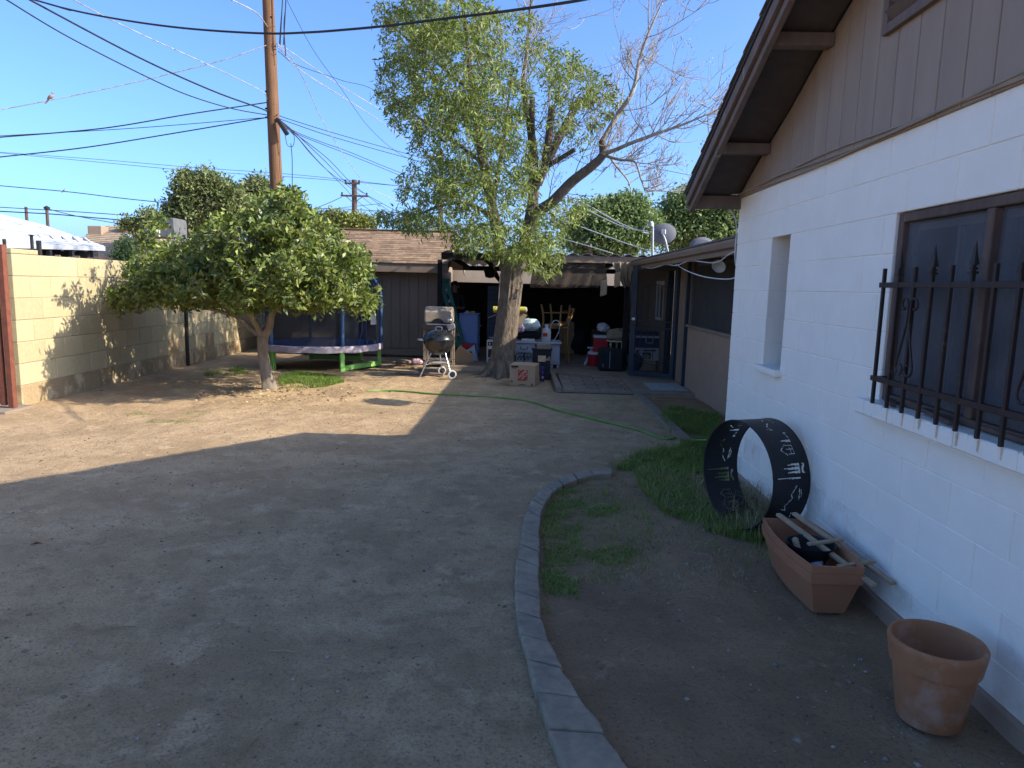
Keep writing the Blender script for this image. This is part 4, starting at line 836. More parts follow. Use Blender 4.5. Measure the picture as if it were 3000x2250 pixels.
cloth('dark_tarp', [(-1.02, 17.6, 2.05), (-0.80, 17.6, 2.05), (-0.35, 17.65, 1.15), (-0.62, 17.65, 1.60)], 10, 14, 0.02, 'black_cloth', 'dark tarp drooping across the light gap at the back of the patio', 'tarp', 3)
hpz = aty(1435, 800, 16.5); hpt = thing('hanging_basket', 'dark hanging flower basket under the patio roof left of the trunk', 'hanging basket', (hpz.x, 16.5, hpz.z-0.1))
MB().lathe([(0.0, -0.12), (0.10, -0.10), (0.15, 0.08), (0.14, 0.08), (0.0, 0.05)], (hpz.x, 16.5, hpz.z), 20).build('basket', 'black_plastic', hpt, smooth=True)
for q in range(3): MB().tube([(hpz.x+0.14*math.cos(q*2.1), 16.5+0.14*math.sin(q*2.1), hpz.z+0.08), (hpz.x, 16.5, 2.12)], 0.004, 4).build('chain', 'black_metal', hpt)
# ------------------------------------------------------------------ things around the patio
GZ = 0.035
def lump(c, sx, sy, sz, seed, n=14, amp=0.18):
    mb = MB(); vs = []; fs = []; rr = random.Random(seed); ph = [rr.uniform(0, 6.28) for _ in range(9)]
    for i in range(n+1):
        t = math.pi*i/n
        for k in range(2*n):
            p = 2*math.pi*k/(2*n); r_ = 1+amp*(math.sin(3*p+ph[0])*math.sin(2*t+ph[1])+0.6*math.sin(5*p+ph[2]+3*t)+0.4*math.sin(7*t+ph[3]+2*p))
            ex = 0.8
            vs.append((c[0]+sx*r_*math.copysign(abs(math.cos(p)), math.cos(p))*math.sin(t)**ex, c[1]+sy*r_*math.sin(p)*math.sin(t)**ex, max(c[2]-sz*0.93, c[2]+sz*r_*math.cos(t))))
    for i in range(n):
        for k in range(2*n): k2 = (k+1) % (2*n); fs.append((i*2*n+k, i*2*n+k2, (i+1)*2*n+k2, (i+1)*2*n+k))
    return mb.add(vs, fs)
def text(body, c, ax, size, mat, parent, name='lettering'):
    cu = bpy.data.curves.new(name, 'FONT'); cu.body = body; cu.size = size; cu.align_x = 'CENTER'; cu.align_y = 'CENTER'; cu.extrude = 0.0006
    to = bpy.data.objects.new(name, cu); col.objects.link(to); dg = bpy.context.evaluated_depsgraph_get(); me = bpy.data.meshes.new_from_object(to.evaluated_get(dg))
    bpy.data.objects.remove(to); bpy.data.curves.remove(cu)
    me.transform(Matrix(((ax[0].x, ax[1].x, ax[2].x, c[0]), (ax[0].y, ax[1].y, ax[2].y, c[1]), (ax[0].z, ax[1].z, ax[2].z, c[2]), (0, 0, 0, 1))))
    return link(name, me, mat, parent)
# kettle grill
kc = Vector((-1.53, 12.28, 0))
kg = thing('kettle_grill', 'black kettle charcoal grill on three silver legs in the sun', 'grill', tuple(kc))
cz = 0.645
MB().lathe([(0.0, -0.265), (0.09, -0.258), (0.17, -0.215), (0.235, -0.14), (0.265, -0.05), (0.272, 0.0), (0.262, 0.0), (0.25, -0.05), (0.0, -0.2)], (kc.x, kc.y, cz), 40).build('bowl', 'enamel_black', kg, smooth=True)
lid = MB().lathe([(0.278, -0.012), (0.282, 0.005), (0.272, 0.03), (0.245, 0.085), (0.19, 0.135), (0.11, 0.168), (0.0, 0.18)], (kc.x, kc.y, cz), 40).build('lid', 'enamel_black', kg, smooth=True)
MB().tube(spline([(kc.x-0.05, kc.y-0.01, cz+0.17), (kc.x-0.05, kc.y-0.01, cz+0.22), (kc.x+0.05, kc.y-0.01, cz+0.22), (kc.x+0.05, kc.y-0.01, cz+0.17)], 4), 0.010, 8).build('lid_handle', 'chrome', lid, smooth=True)
MB().tube(spline([(kc.x-0.25, kc.y-0.07, cz-0.01), (kc.x-0.35, kc.y-0.07, cz+0.0), (kc.x-0.35, kc.y+0.05, cz+0.0), (kc.x-0.25, kc.y+0.05, cz-0.01)], 5), 0.012, 8).build('side_handle', 'chrome', kg, smooth=True)
L1 = Vector((-1.84, 12.18, 0.0)); L2 = Vector((-1.29, 12.06, 0.07)); L3 = Vector((-1.50, 12.55, 0.07))
for p, t in ((L1, Vector((kc.x-0.12, kc.y-0.10, 0.42))), (L2, Vector((kc.x+0.13, kc.y-0.10, 0.42))), (L3, Vector((kc.x, kc.y+0.15, 0.42)))): MB().tube([p, t], 0.0125, 10).build('leg', 'chrome', kg, smooth=True)
MB().tube([L2, L3], 0.006, 6).build('axle', 'chrome', kg)
wx = (L2-L3).normalized()
for p in (L2+Vector((0.03, -0.03, 0)), L3):
    a, b = ortho(wx); w = MB().lathe([(0.055, -0.022), (0.074, -0.02), (0.078, 0.0), (0.074, 0.02), (0.055, 0.022)], p, 28, (a, b, wx)).build('wheel', 'white_plastic', kg, smooth=True)
    MB().lathe([(0.0, -0.026), (0.052, -0.024), (0.052, 0.024), (0.0, 0.026)], p, 20, (a, b, wx)).build('hub', 'black_plastic', w)
MB().lathe([(0.0, 0.0), (0.12, 0.012), (0.155, 0.035), (0.15, 0.037), (0.0, 0.01)], (kc.x, kc.y, 0.21), 28).build('ash_tray', 'galv', kg, smooth=True)
MB().tube([L1.lerp(Vector((kc.x-0.12, kc.y-0.10, 0.42)), 0.5), (kc.x, kc.y, 0.215), L2.lerp(Vector((kc.x+0.13, kc.y-0.10, 0.42)), 0.5)], 0.006, 6).build('tray_bracket', 'chrome', kg)
# covered gas grill behind it
g0 = aty(1285, 1060, 13.35)
gg = thing('gas_grill', 'gas barbecue with beige hood standing behind the black kettle grill', 'grill', (g0.x, 13.5, GZ))
hx0 = g0.x-0.27; hx1 = g0.x+0.25
hood = MB().prism([(hx0, 13.25, 0.88), (hx0, 13.25, 1.10), (hx0, 13.36, 1.185), (hx0, 13.62, 1.185), (hx0, 13.74, 1.06), (hx0, 13.74, 0.88)], (hx1-hx0, 0, 0)).build('hood', 'cover_beige', gg, bevel=0.03)
MB().prism([(hx0+0.05, 13.245, 0.885), (hx0+0.14, 13.245, 0.90), (hx0+0.19, 13.245, 0.955), (hx0+0.26, 13.245, 0.975), (hx0+0.33, 13.245, 0.955), (hx0+0.38, 13.245, 0.90), (hx0+0.47, 13.245, 0.885)], (0, -0.004, 0)).build('hood_cutout', 'black_plastic', hood)
MB().tube([(hx0+0.05, 13.22, 0.86), (hx1-0.02, 13.22, 0.86)], 0.010, 8).build('hood_handle', 'chrome', gg)
MB().box(hx0-0.03, hx1+0.03, 13.24, 13.74, 0.76, 0.878).build('firebox', 'enamel_black', gg, bevel=0.01)
for x in (hx0, hx1):
    for y in (13.30, 13.70): MB().box(x-0.02, x+0.02, y-0.02, y+0.02, GZ-0.09, 0.76).build('leg', 'old_wood', gg, bevel=0.003)
MB().box(hx0-0.02, hx1+0.02, 13.28, 13.72, 0.14, 0.17).build('lower_shelf', 'old_wood', gg)
c = aty(1318, 938, 13.22); MB().lathe([(0.0, -0.05), (0.04, -0.04), (0.045, 0.02), (0.02, 0.05), (0.0, 0.05)], c, 12, (Vector((0, 0, 1)), Vector((0, 1, 0)), Vector((1, 0, 0)))).build('side_burner', 'chrome', gg)
c = aty(1322, 958, 13.2)
o = MB().obox(c, (Vector((0.94, 0, 0.34)), Vector((-0.34, 0, 0.94)), Vector((0, 1, 0))), (0.075, 0.055, 0.02)).build('striped_pot_holder', 'white_bag', bevel=0.01); tag(o, 'small striped cloth hanging from the side of the gas barbecue', 'cloth')
for k in range(5): MB().obox(c+Vector((0.94, 0, 0.34))*(-0.055+k*0.027)+Vector((0, -0.021, 0)), (Vector((0.94, 0, 0.34)), Vector((-0.34, 0, 0.94)), Vector((0, 1, 0))), (0.004, 0.045, 0.001)).build('stripe', 'frame_wood', o)
# loose boards and bits on the ground
for i, (u0, v0, u1, v1, m, lb) in enumerate(((1215, 1078, 1400, 1082, 'lumber', 'long pale board lying on the dirt behind the kettle grill'), (1160, 1090, 1300, 1097, 'old_wood', 'thin weathered board lying in the sun beside the kettle grill'), (1150, 1062, 1245, 1058, 'old_wood', 'short board at the foot of the shed wall'))):
    a = gp(u0, v0, 0.02); b = gp(u1, v1, 0.02); o = MB().beam(a, b, 0.09, 0.035).build('board', m, bevel=0.003); tag(o, lb, 'board')
a = gp(1222, 1062, 0.03); o = lump((a.x, a.y, 0.05), 0.10, 0.07, 0.05, 3).build('pink_cloth', 'pink_cloth', smooth=True); tag(o, 'crumpled pink cloth on the ground by the shed wall', 'cloth')
a = gp(1180, 1064, 0.03); o = lump((a.x, a.y+0.1, 0.045), 0.16, 0.10, 0.045, 4, 10, 0.1).build('shovel_blade', 'old_wood', smooth=True); tag(o, 'flat brown scrap lying next to the pink cloth', 'scrap')
# stepladder
l0 = aty(1292, 822, 15.35); l1 = aty(1352, 1046, 15.15); l1.z = GZ
ld = thing('stepladder', 'green fibreglass stepladder leaning against the dark shed side', 'ladder', (l1.x, l1.y, GZ))
dv = (l1-l0).normalized()
for o_, yo in ((0.0, 0.0), (0.12, 0.02)):
    MB().beam(l0+Vector((o_, yo, 0.0)), l1+Vector((o_*0.9, yo, 0)), 0.085, 0.03, up=(0, 1, 0)).build('side_rail', 'ladder_green', ld, bevel=0.004)
for k in range(6):
    p = l0.lerp(l1, 0.12+k*0.145); MB().beam(p+Vector((-0.02, 0.01, 0)), p+Vector((0.14, 0.03, 0)), 0.03, 0.05).build('step', 'galv', ld)
MB().beam(l0.lerp(l1, 0.52)+Vector((0.02, -0.03, 0)), l0.lerp(l1, 0.72)+Vector((0.04, -0.03, 0)), 0.015, 0.006).beam(l0.lerp(l1, 0.52)+Vector((0.07, -0.03, 0)), l0.lerp(l1, 0.72)+Vector((0.09, -0.03, 0)), 0.015, 0.006).build('spreader', 'chrome', ld)
MB().obox(l0+Vector((0.06, 0, 0.01)), (Vector((1, 0, 0)), Vector((0, 1, 0)), Vector((0, 0, 1))), (0.13, 0.06, 0.03)).build('top_cap', 'ladder_green', ld, bevel=0.008)
a = aty(1284, 870, 15.3); o = MB().tube(spline([(a.x+0.03, 15.3, a.z+0.12), (a.x, 15.3, a.z+0.11), (a.x-0.005, 15.3, a.z), (a.x-0.01, 15.3, GZ)], 4), 0.013, 8).build('walking_cane', 'galv', smooth=True); tag(o, 'grey cane hooked beside the green stepladder', 'cane')
# blue cabinet
cb = thing('cabinet', 'tall pale blue cabinet standing on the patio beside the stepladder', 'cabinet', (-1.2, 15.55, GZ))
MB().box(-1.46, -1.055, 15.30, 15.86, GZ, 0.965).build('carcass', 'cab_blue', cb, bevel=0.006)
MB().box(-1.475, -1.035, 15.285, 15.875, 0.967, 0.992).build('top', 'cab_blue', cb, bevel=0.006)
MB().box(-1.050, -1.036, 15.34, 15.83, 0.50, 0.93).box(-1.050, -1.036, 15.34, 15.83, 0.08, 0.48).build('drawer_front', 'cab_blue', cb, bevel=0.004)
MB().tube([(-1.036, 15.5, 0.72), (-1.0, 15.5, 0.72), (-1.0, 15.66, 0.72), (-1.036, 15.66, 0.72)], 0.006, 6).build('handle', 'chrome', cb)
o = MB().lathe([(0.0, 0.0), (0.07, 0.0), (0.075, 0.01), (0.02, 0.06), (0.0, 0.06)], (-1.30, 15.45, 0.992), 14).build('white_dish', 'white_plastic', smooth=True); tag(o, 'small white dish on top of the blue cabinet', 'dish')
o = MB().box(-1.22, -1.13, 15.40, 15.5, 0.992, 1.045).build('soap_box', 'yellow_foam', bevel=0.01); tag(o, 'small yellow box on top of the blue cabinet', 'box')
# red crate, feed bag, cardboard
a = aty(1372, 1055, 14.9); o = MB().prism([(a.x-0.16, 14.85, GZ), (a.x+0.13, 14.85, GZ), (a.x+0.15, 14.85, 0.36), (a.x-0.14, 14.85, 0.38)], (0, 0.25, 0)).build('red_tub', 'red_plastic', bevel=0.012); tag(o, 'red plastic tub behind the white feed bag', 'tub')
a = aty(1376, 1060, 14.7); fb = thing('feed_bag', 'half full white printed feed bag slumped in front of the blue cabinet', 'bag', (a.x, 14.72, GZ))
MB().prism([(a.x-0.20, 14.64, GZ), (a.x+0.19, 14.64, GZ), (a.x+0.13, 14.68, 0.22), (a.x+0.10, 14.72, 0.37), (a.x-0.12, 14.70, 0.20)], (0, 0.14, 0)).build('sack', 'white_bag', fb, bevel=0.02)
for z, w, xo in ((0.215, 0.07, 0.02), (0.13, 0.12, 0.0), (0.075, 0.10, -0.02)): MB().box(a.x+xo-w/2, a.x+xo+w/2, 14.633, 14.640, z-0.014, z+0.014).build('print', 'print_black', fb)
a = aty(1353, 1050, 14.2)
o = MB().obox((a.x, 14.25, 0.16), (Vector((0.80, 0, -0.6)).normalized(), Vector((0, 1, 0)), Vector((0.6, 0, 0.8)).normalized()), (0.17, 0.03, 0.16)).build('cardboard_sheet', 'cardboard', bevel=0.004); tag(o, 'tilted sheet of brown cardboard leaning behind the kettle grill', 'cardboard')
MB().obox((a.x+0.09, 14.17, 0.06), (Vector((0.92, 0, 0.39)).normalized(), Vector((0, 1, 0)), Vector((-0.39, 0, 0.92)).normalized()), (0.15, 0.04, 0.045)).build('flap', 'cardboard', o, bevel=0.004)
o = MB().tube(spline([(a.x+0.70, 14.6, 0.05), (a.x+0.72, 14.6, 0.24), (a.x+0.76, 14.6, 0.27), (a.x+0.77, 14.6, 0.08)], 5), 0.012, 6).build('white_strap', 'white_bag', smooth=True); tag(o, 'white strap loop on the ground right of the blue cabinet', 'strap')
# timber deck edge by the tree
a = gp(1400, 1080, 0.06); b = gp(1445, 1082, 0.06); o = MB().box(-1.55, -0.65, 13.02, 13.12, 0.0, 0.10).build('timber_step', 'lumber', bevel=0.006); tag(o, 'low timber edging along the patio slab left of the tree', 'timber')
# play stove
a = aty(1440, 1030, 14.3); st = thing('play_stove', 'small white toy stove half hidden behind the tree trunk', 'toy stove', (a.x+0.05, 14.45, GZ))
sx0, sx1 = a.x-0.10, a.x+0.25
MB().box(sx0, sx1, 14.30, 14.62, GZ, 0.50).build('body', 'enamel_white', st, bevel=0.008)
MB().box(sx0+0.03, sx1-0.03, 14.292, 14.299, 0.15, 0.32).build('oven_window', 'black_plastic', st); MB().box(sx0+0.02, sx1-0.02, 14.292, 14.299, 0.39, 0.47).build('control_panel', 'black_plastic', st)
for k in range(4): MB().lathe([(0.018, 0), (0.018, 0.01), (0.0, 0.012)], (sx0+0.06+k*0.07, 14.291, 0.43), 12, (Vector((1, 0, 0)), Vector((0, 0, 1)), Vector((0, -1, 0)))).build('knob', 'white_plastic', st)
MB().box(sx0+0.04, sx1-0.04, 14.290, 14.298, 0.075, 0.125).build('drawer', 'lumber', st)
o = MB().lathe([(0.0, 0.0), (0.10, 0.005), (0.15, 0.05), (0.155, 0.055), (0.0, 0.02)], (a.x+0.08, 14.45, 0.50), 26).build('metal_bowl', 'galv', smooth=True); tag(o, 'grey metal bowl on top of the white toy stove', 'bowl')
# wire panel
wp = thing('wire_panel', 'tall dark wire grid panel standing behind the tree trunk', 'wire panel', (-0.6, 15.2, GZ))
x0 = aty(1428, 900, 15.2).x; x1 = x0+0.42
for k in range(9): MB().tube([(x0+k*0.0525, 15.2, GZ), (x0+k*0.0525, 15.2, 1.60)], 0.004, 4).build('wire', 'black_metal', wp)
for k in range(16): MB().tube([(x0, 15.2, GZ+0.05+k*0.102), (x1, 15.2, GZ+0.05+k*0.102)], 0.004, 4).build('wire', 'black_metal', wp)
MB().box(x0, x1, 15.26, 15.27, GZ, 1.6).build('backing_sheet', M('blue_sheet', (0.07, 0.09, 0.13), None, 5, 0.8), wp)
# plank and yellow rolls behind trunk
p0 = aty(1456, 1000, 13.05); p1 = aty(1472, 800, 13.05); o = MB().beam((p0.x, 13.05, GZ), (p1.x, 13.02, p1.z), 0.04, 0.09, up=(1, 0, 0)).build('leaning_plank', 'lumber', bevel=0.003); tag(o, 'pale plank standing upright against the left of the tree trunk', 'plank')
a = aty(1450, 907, 13.2); b = aty(1540, 908, 13.2); o = MB().tube([(a.x-0.03, 13.2, a.z), (b.x, 13.2, b.z)], [0.062, 0.060], 12).build('foam_roll', 'yellow_foam', smooth=True); tag(o, 'yellow green foam roll stuck out on both sides of the tree trunk', 'foam roll')
MB().lathe([(0.0, 0), (0.05, 0.0), (0.05, 0.02), (0.0, 0.03)], (b.x, 13.2, b.z), 12, (Vector((0, 1, 0)), Vector((0, 0, 1)), Vector((1, 0, 0)))).build('end_cap', 'white_plastic', o)
c = aty(1524, 932, 13.25); o = MB().obox((c.x, 13.25, c.z), (Vector((0.9, 0, -0.4)).normalized(), Vector((0, 1, 0)), Vector((0.4, 0, 0.9)).normalized()), (0.09, 0.004, 0.11)).build('cardboard_flap', 'tan_cloth'); tag(o, 'sunlit tan cardboard piece under the foam roll right of the trunk', 'cardboard')
c = aty(1450, 922, 13.25); o = MB().tube([(c.x-0.13, 13.25, c.z-0.06), (c.x+0.02, 13.25, c.z)], 0.006, 6).build('thin_stick', 'white_bag'); tag(o, 'thin pale stick poking out left of the tree trunk', 'stick')
st2 = MB().box(aty(1466, 950, 13.3).x, aty(1512, 950, 13.3).x, 13.24, 13.35, GZ, 0.98).build('storage_shelf', 'dark_room', bevel=0.01); tag(st2, 'dark shelf unit behind the tree trunk under the foam roll', 'shelf')
# white desk
dk = thing('desk', 'white painted desk with drawer and black iron scrollwork beside the tree', 'desk', (0.5, 13.85, GZ))
DX0, DX1 = aty(1505, 1010, 13.6).x, aty(1640, 1010, 13.75).x
MB().box(DX0-0.02, DX1+0.03, 13.56, 14.25, 0.515, 0.55).build('top', 'desk_white', dk, bevel=0.008)
MB().box(DX0, DX0+0.42, 13.60, 14.20, 0.10, 0.513).build('pedestal', 'desk_white', dk, bevel=0.006)
dr = MB().box(DX0+0.01, DX0+0.41, 13.585, 13.599, 0.345, 0.505).build('drawer', 'desk_white', dk, bevel=0.004)
MB().tube(spline([(DX0+0.14, 13.58, 0.45), (DX0+0.14, 13.55, 0.415), (DX0+0.20, 13.55, 0.40), (DX0+0.27, 13.55, 0.415), (DX0+0.27, 13.58, 0.45)], 4), 0.007, 6).build('drawer_pull', 'black_metal', dr)
ir = MB(); ir.tube([(DX0+0.04, 13.575, 0.13), (DX0+0.05, 13.575, 0.30), (DX0+0.12, 13.575, 0.325), (DX0+0.30, 13.575, 0.325), (DX0+0.37, 13.575, 0.30), (DX0+0.38, 13.575, 0.13)], 0.009, 6)
for cx in (0.11, 0.17, 0.25, 0.31):
    ir.tube([(DX0+cx+0.032*math.cos(t*0.7), 13.575, 0.22+0.05*math.sin(t*0.9)+0.01*t*0.3) for t in range(10)], 0.006, 5)
ir.box(DX0+0.20, DX0+0.22, 13.57, 13.58, 0.13, 0.32); ir.build('scrollwork', 'black_metal', dk)
MB().box(DX1-0.18, DX1, 13.62, 14.20, 0.11, 0.513).build('pedestal', 'desk_white', dk, bevel=0.006); MB().box(DX1-0.155, DX1-0.025, 13.608, 13.619, 0.16, 0.47).build('panel', 'desk_white', dk, bevel=0.006)
for x in (DX0+0.04, DX0+0.38, DX1-0.15, DX1-0.03): MB().lathe([(0.022, GZ), (0.03, 0.07), (0.022, 0.10)], (x, 13.66, 0), 12).build('foot', 'desk_white', dk, smooth=True)
# things on the desk
c = aty(1553, 952, 13.72); o = lump((c.x, 13.75, c.z-0.005), 0.20, 0.16, 0.12, 11, 16, 0.10).build('laundry_bag', 'bag_mint', smooth=True); tag(o, 'pale mint bag of bedding catching the sun on the clutter heap', 'bag')
c = aty(1522, 962, 13.60); o = lump((c.x, 13.62, c.z), 0.085, 0.08, 0.085, 12, 12, 0.16).build('pink_cushion', 'pink_cloth', smooth=True); tag(o, 'small pink cloth bundle next to the mint bag by the trunk', 'cloth')
c = aty(1545, 988, 13.85); o = lump((c.x, 13.9, 0.70), 0.27, 0.18, 0.155, 13, 14, 0.08).build('dark_duffel_bag', 'black_cloth', smooth=True); tag(o, 'large black bag on the white desk under the mint bag', 'bag')
c = aty(1548, 1002, 13.62); o = MB().box(c.x-0.14, c.x+0.12, 13.60, 13.70, 0.551, 0.60).build('white_case', 'white_plastic', bevel=0.008); tag(o, 'flat white case on the front of the desk top', 'case')
c = aty(1600, 1000, 13.62); sp = thing('garden_sprayer', 'white pump sprayer bottle with curved hose standing on the desk', 'sprayer', (c.x, 13.66, 0.55))
MB().lathe([(0.0, 0.0), (0.085, 0.0), (0.09, 0.02), (0.09, 0.20), (0.075, 0.25), (0.035, 0.27), (0.032, 0.31), (0.042, 0.315), (0.042, 0.335), (0.0, 0.345)], (c.x, 13.66, 0.55), 26).build('tank', 'white_plastic', sp, smooth=True)
MB().tube([(c.x-0.05, 13.66, 0.905), (c.x+0.05, 13.66, 0.905)], 0.012, 8).tube([(c.x, 13.66, 0.88), (c.x, 13.66, 0.905)], 0.012, 8).build('pump_handle', 'black_plastic', sp)
MB().tube(spline([(c.x+0.06, 13.66, 0.80), (c.x+0.14, 13.68, 0.96), (c.x+0.24, 13.70, 0.94), (c.x+0.25, 13.70, 0.78), (c.x+0.18, 13.68, 0.62), (c.x+0.12, 13.66, 0.56)], 6), 0.007, 6).build('hose', 'white_plastic', sp, smooth=True)
MB().box(c.x-0.07, c.x+0.02, 13.563, 13.57, 0.66, 0.73).build('label', 'print_orange', sp)
# black bin with junk, second box, blue can
c = aty(1587, 1060, 12.85); bn = thing('storage_bin', 'black plastic bin with scraps in it in front of the white desk', 'bin', (c.x, 12.98, GZ-0.03))
MB().add([(c.x-0.15, 12.85, 0.0), (c.x+0.15, 12.85, 0.0), (c.x+0.15, 13.12, 0.0), (c.x-0.15, 13.12, 0.0), (c.x-0.175, 12.83, 0.47), (c.x+0.175, 12.83, 0.47), (c.x+0.175, 13.14, 0.47), (c.x-0.175, 13.14, 0.47)], [(0,3,2,1),(4,5,6,7),(0,1,5,4),(1,2,6,5),(2,3,7,6),(3,0,4,7)]).build('body', 'black_plastic', bn, bevel=0.01)
MB().box(c.x-0.19, c.x+0.19, 12.815, 12.84, 0.455, 0.485).box(c.x-0.19, c.x-0.172, 12.84, 13.14, 0.455, 0.485).box(c.x+0.172, c.x+0.19, 12.84, 13.14, 0.455, 0.485).build('rim', 'black_plastic', bn, bevel=0.004)
o = MB().obox((c.x+0.03, 12.95, 0.515), (Vector((1, 0, 0.06)).normalized(), Vector((0, 1, 0)), Vector((-0.06, 0, 1)).normalized()), (0.13, 0.08, 0.05)).build('brown_case', 'burlap', bevel=0.01); tag(o, 'small brown case lying on top of the black bin', 'case')
c2 = aty(1600, 1090, 12.2); ob = thing('open_box', 'dark open box with a pale flap behind the moving box', 'box', (c2.x, 12.35, 0))
MB().box(c2.x-0.10, c2.x+0.07, 12.25, 12.55, 0.0, 0.33).build('carton', 'black_plastic', ob, bevel=0.004)
MB().add([(c2.x-0.03, 12.25, 0.33), (c2.x+0.07, 12.25, 0.33), (c2.x+0.06, 12.18, 0.42), (c2.x+0.02, 12.16, 0.36)], [(0, 1, 2, 3)]).build('flap', 'tan_cloth', ob); MB().obox((c2.x-0.08, 12.27, 0.36), (Vector((1, 0, 0)), Vector((0, 0.5, 0.85)), Vector((0, -0.85, 0.5))), (0.07, 0.06, 0.003)).build('flap', 'cardboard', ob)
c3 = aty(1589, 1090, 11.95); bc = thing('blue_canister', 'small blue canister standing behind the cardboard moving box', 'canister', (c3.x, 11.98, 0))
MB().lathe([(0.0, 0.0), (0.042, 0.0), (0.042, 0.24), (0.036, 0.25), (0.0, 0.252)], (c3.x, 11.98, 0.0), 20).build('can', 'navy_plastic', bc, smooth=True)
MB().lathe([(0.0, 0.0), (0.02, 0.0), (0.02, 0.002), (0.0, 0.002)], (c3.x+0.008, 11.936, 0.07), 14, (Vector((1, 0, 0)), Vector((0, 0, 1)), Vector((0, -1, 0)))).build('emblem', 'cream_paint', bc); MB().box(c3.x-0.008, c3.x+0.022, 11.932, 11.94, 0.14, 0.18).build('print', 'print_orange', bc)
# cardboard moving box with orange square
A = gp(1492, 1129, 0); B = gp(1567, 1133, 0); ex = Vector((B.x-A.x, B.y-A.y, 0)); bwid = ex.length; ex.normalize(); ey = Vector((-ex.y, ex.x, 0)); ez = Vector((0, 0, 1)); bh = 0.355; bd = 0.40
mv = thing('moving_box', 'cardboard moving box with orange square logo on dirt beside the tree', 'box', tuple(A+ex*bwid/2+ey*bd/2))
MB().obox(A+ex*bwid/2+ey*bd/2+ez*(bh/2-0.005), (ex, ey, ez), (bwid/2, bd/2, bh/2)).build('carton', 'cardboard', mv, bevel=0.006)
def fpt(s, t, o=0.0025): return A+ex*(bwid*s)+ez*(bh*t)-ey*o
fax = (ex, ez, -ey)
sq = bwid*0.185
MB().obox(fpt(0.52, 0.53), (ex, ez, ey), (sq, sq, 0.0015)).build('logo_square', 'print_orange', mv)
dx_ = (ex+ez).normalized(); dz_ = (ez-ex).normalized()
text('THE', fpt(0.44, 0.66, 0.0045)+dz_*0.02, (dx_, dz_, -ey), 0.034, 'print_white', mv)
text('HOME', fpt(0.52, 0.545, 0.0045)+dz_*0.004, (dx_, dz_, -ey), 0.062, 'print_white', mv)
text('DEPOT', fpt(0.575, 0.465, 0.0045)-dz_*0.010, (dx_, dz_, -ey), 0.044, 'print_white', mv)
for t, w in ((0.30, 0.30), (0.262, 0.34)): MB().obox(fpt(0.49, t), (ex, ez, ey), (bwid*w/2, 0.0055, 0.0012)).build('print_line', 'print_red', mv)
MB().obox(fpt(0.20, 0.89), (ex, ez, ey), (bwid*0.14, 0.012, 0.0012)).build('print_bar', 'print_black', mv); MB().obox(fpt(0.17, 0.82), (ex, ez, ey), (bwid*0.09, 0.005, 0.0012)).build('print_line', 'print_black', mv)
MB().obox(fpt(0.52, 0.06), (ex, ez, ey), (bwid*0.14, 0.005, 0.0012)).build('print_line', 'print_black', mv)
for s, t in ((0.09, 0.19), (0.88, 0.08)): MB().tube([fpt(s, t, 0.003)+ex*0.017*math.cos(k*math.pi/6)+ez*0.017*math.sin(k*math.pi/6) for k in range(13)], 0.003, 4).tube([fpt(s, t, 0.003)-ex*0.01, fpt(s, t, 0.003)+ex*0.01+ez*0.01], 0.003, 4).build('print_symbol', 'print_black', mv)
# bar chairs
def chair(label, loc, rz, hs=0.75):
    ch = thing('bar_chair', label, 'chair', loc, 'wooden chairs stacked on the patio')
    def P(x, y, z): return Vector((loc[0]+x, loc[1]+y, loc[2]+z))
    MB().obox(P(0, 0, hs), (Vector((1,0,0)), Vector((0,1,0)), ez), (0.215, 0.205, 0.022)).build('seat', 'chair_wood', ch, bevel=0.012)
    for sx in (-1, 1):
        for sy in (-1, 1):
            if sx > 0: MB().tube(spline([P(0.25, sy*0.19, 0), P(0.20, sy*0.18, hs*0.55), P(0.20, sy*0.18, hs), P(0.25, sy*0.18, hs+0.22), P(0.31, sy*0.175, hs+0.40)], 4), [0.022]*12+[0.022]*4+[0.018], 8).build('back_leg', 'chair_wood', ch, smooth=True)
            else: MB().tube([P(-0.22, sy*0.19, 0), P(-0.19, sy*0.18, hs-0.01)], [0.017, 0.023], 8).build('leg', 'chair_wood', ch, smooth=True)
    for z in (0.18, 0.28, 0.38): MB().beam(P(0.24+(z-0.18)*0.3, -0.175, hs+z), P(0.24+(z-0.18)*0.3, 0.175, hs+z), 0.014, 0.05).build('back_slat', 'chair_wood', ch, bevel=0.004)
    for sy in (-1, 1): MB().tube([P(-0.205, sy*0.185, hs*0.4), P(0.21, sy*0.185, hs*0.4)], 0.012, 6).build('stretcher', 'chair_wood', ch)
    MB().tube([P(-0.205, -0.185, hs*0.3), P(-0.205, 0.185, hs*0.3)], 0.012, 6).build('stretcher', 'chair_wood', ch)
    ch.rotation_euler = (0, 0, rz); return ch
c = aty(1632, 1000, 14.6)
chair('wooden bar chair standing upright behind the white desk, back turned to the porch', (c.x, 14.65, GZ), R(6))
k2 = chair('wooden chair stacked upside down on another, its legs in the air', (c.x-0.05, 14.62, GZ), 0, 0.42); k2.rotation_euler = (math.pi, 0, R(150)); k2.location = (c.x-0.04, 14.62, 0.81+0.022+0.42)
k3 = chair('wooden bar chair pushed to the dark back of the patio left of the other chairs', (c.x-0.42, 15.2, GZ), R(200), 0.62)
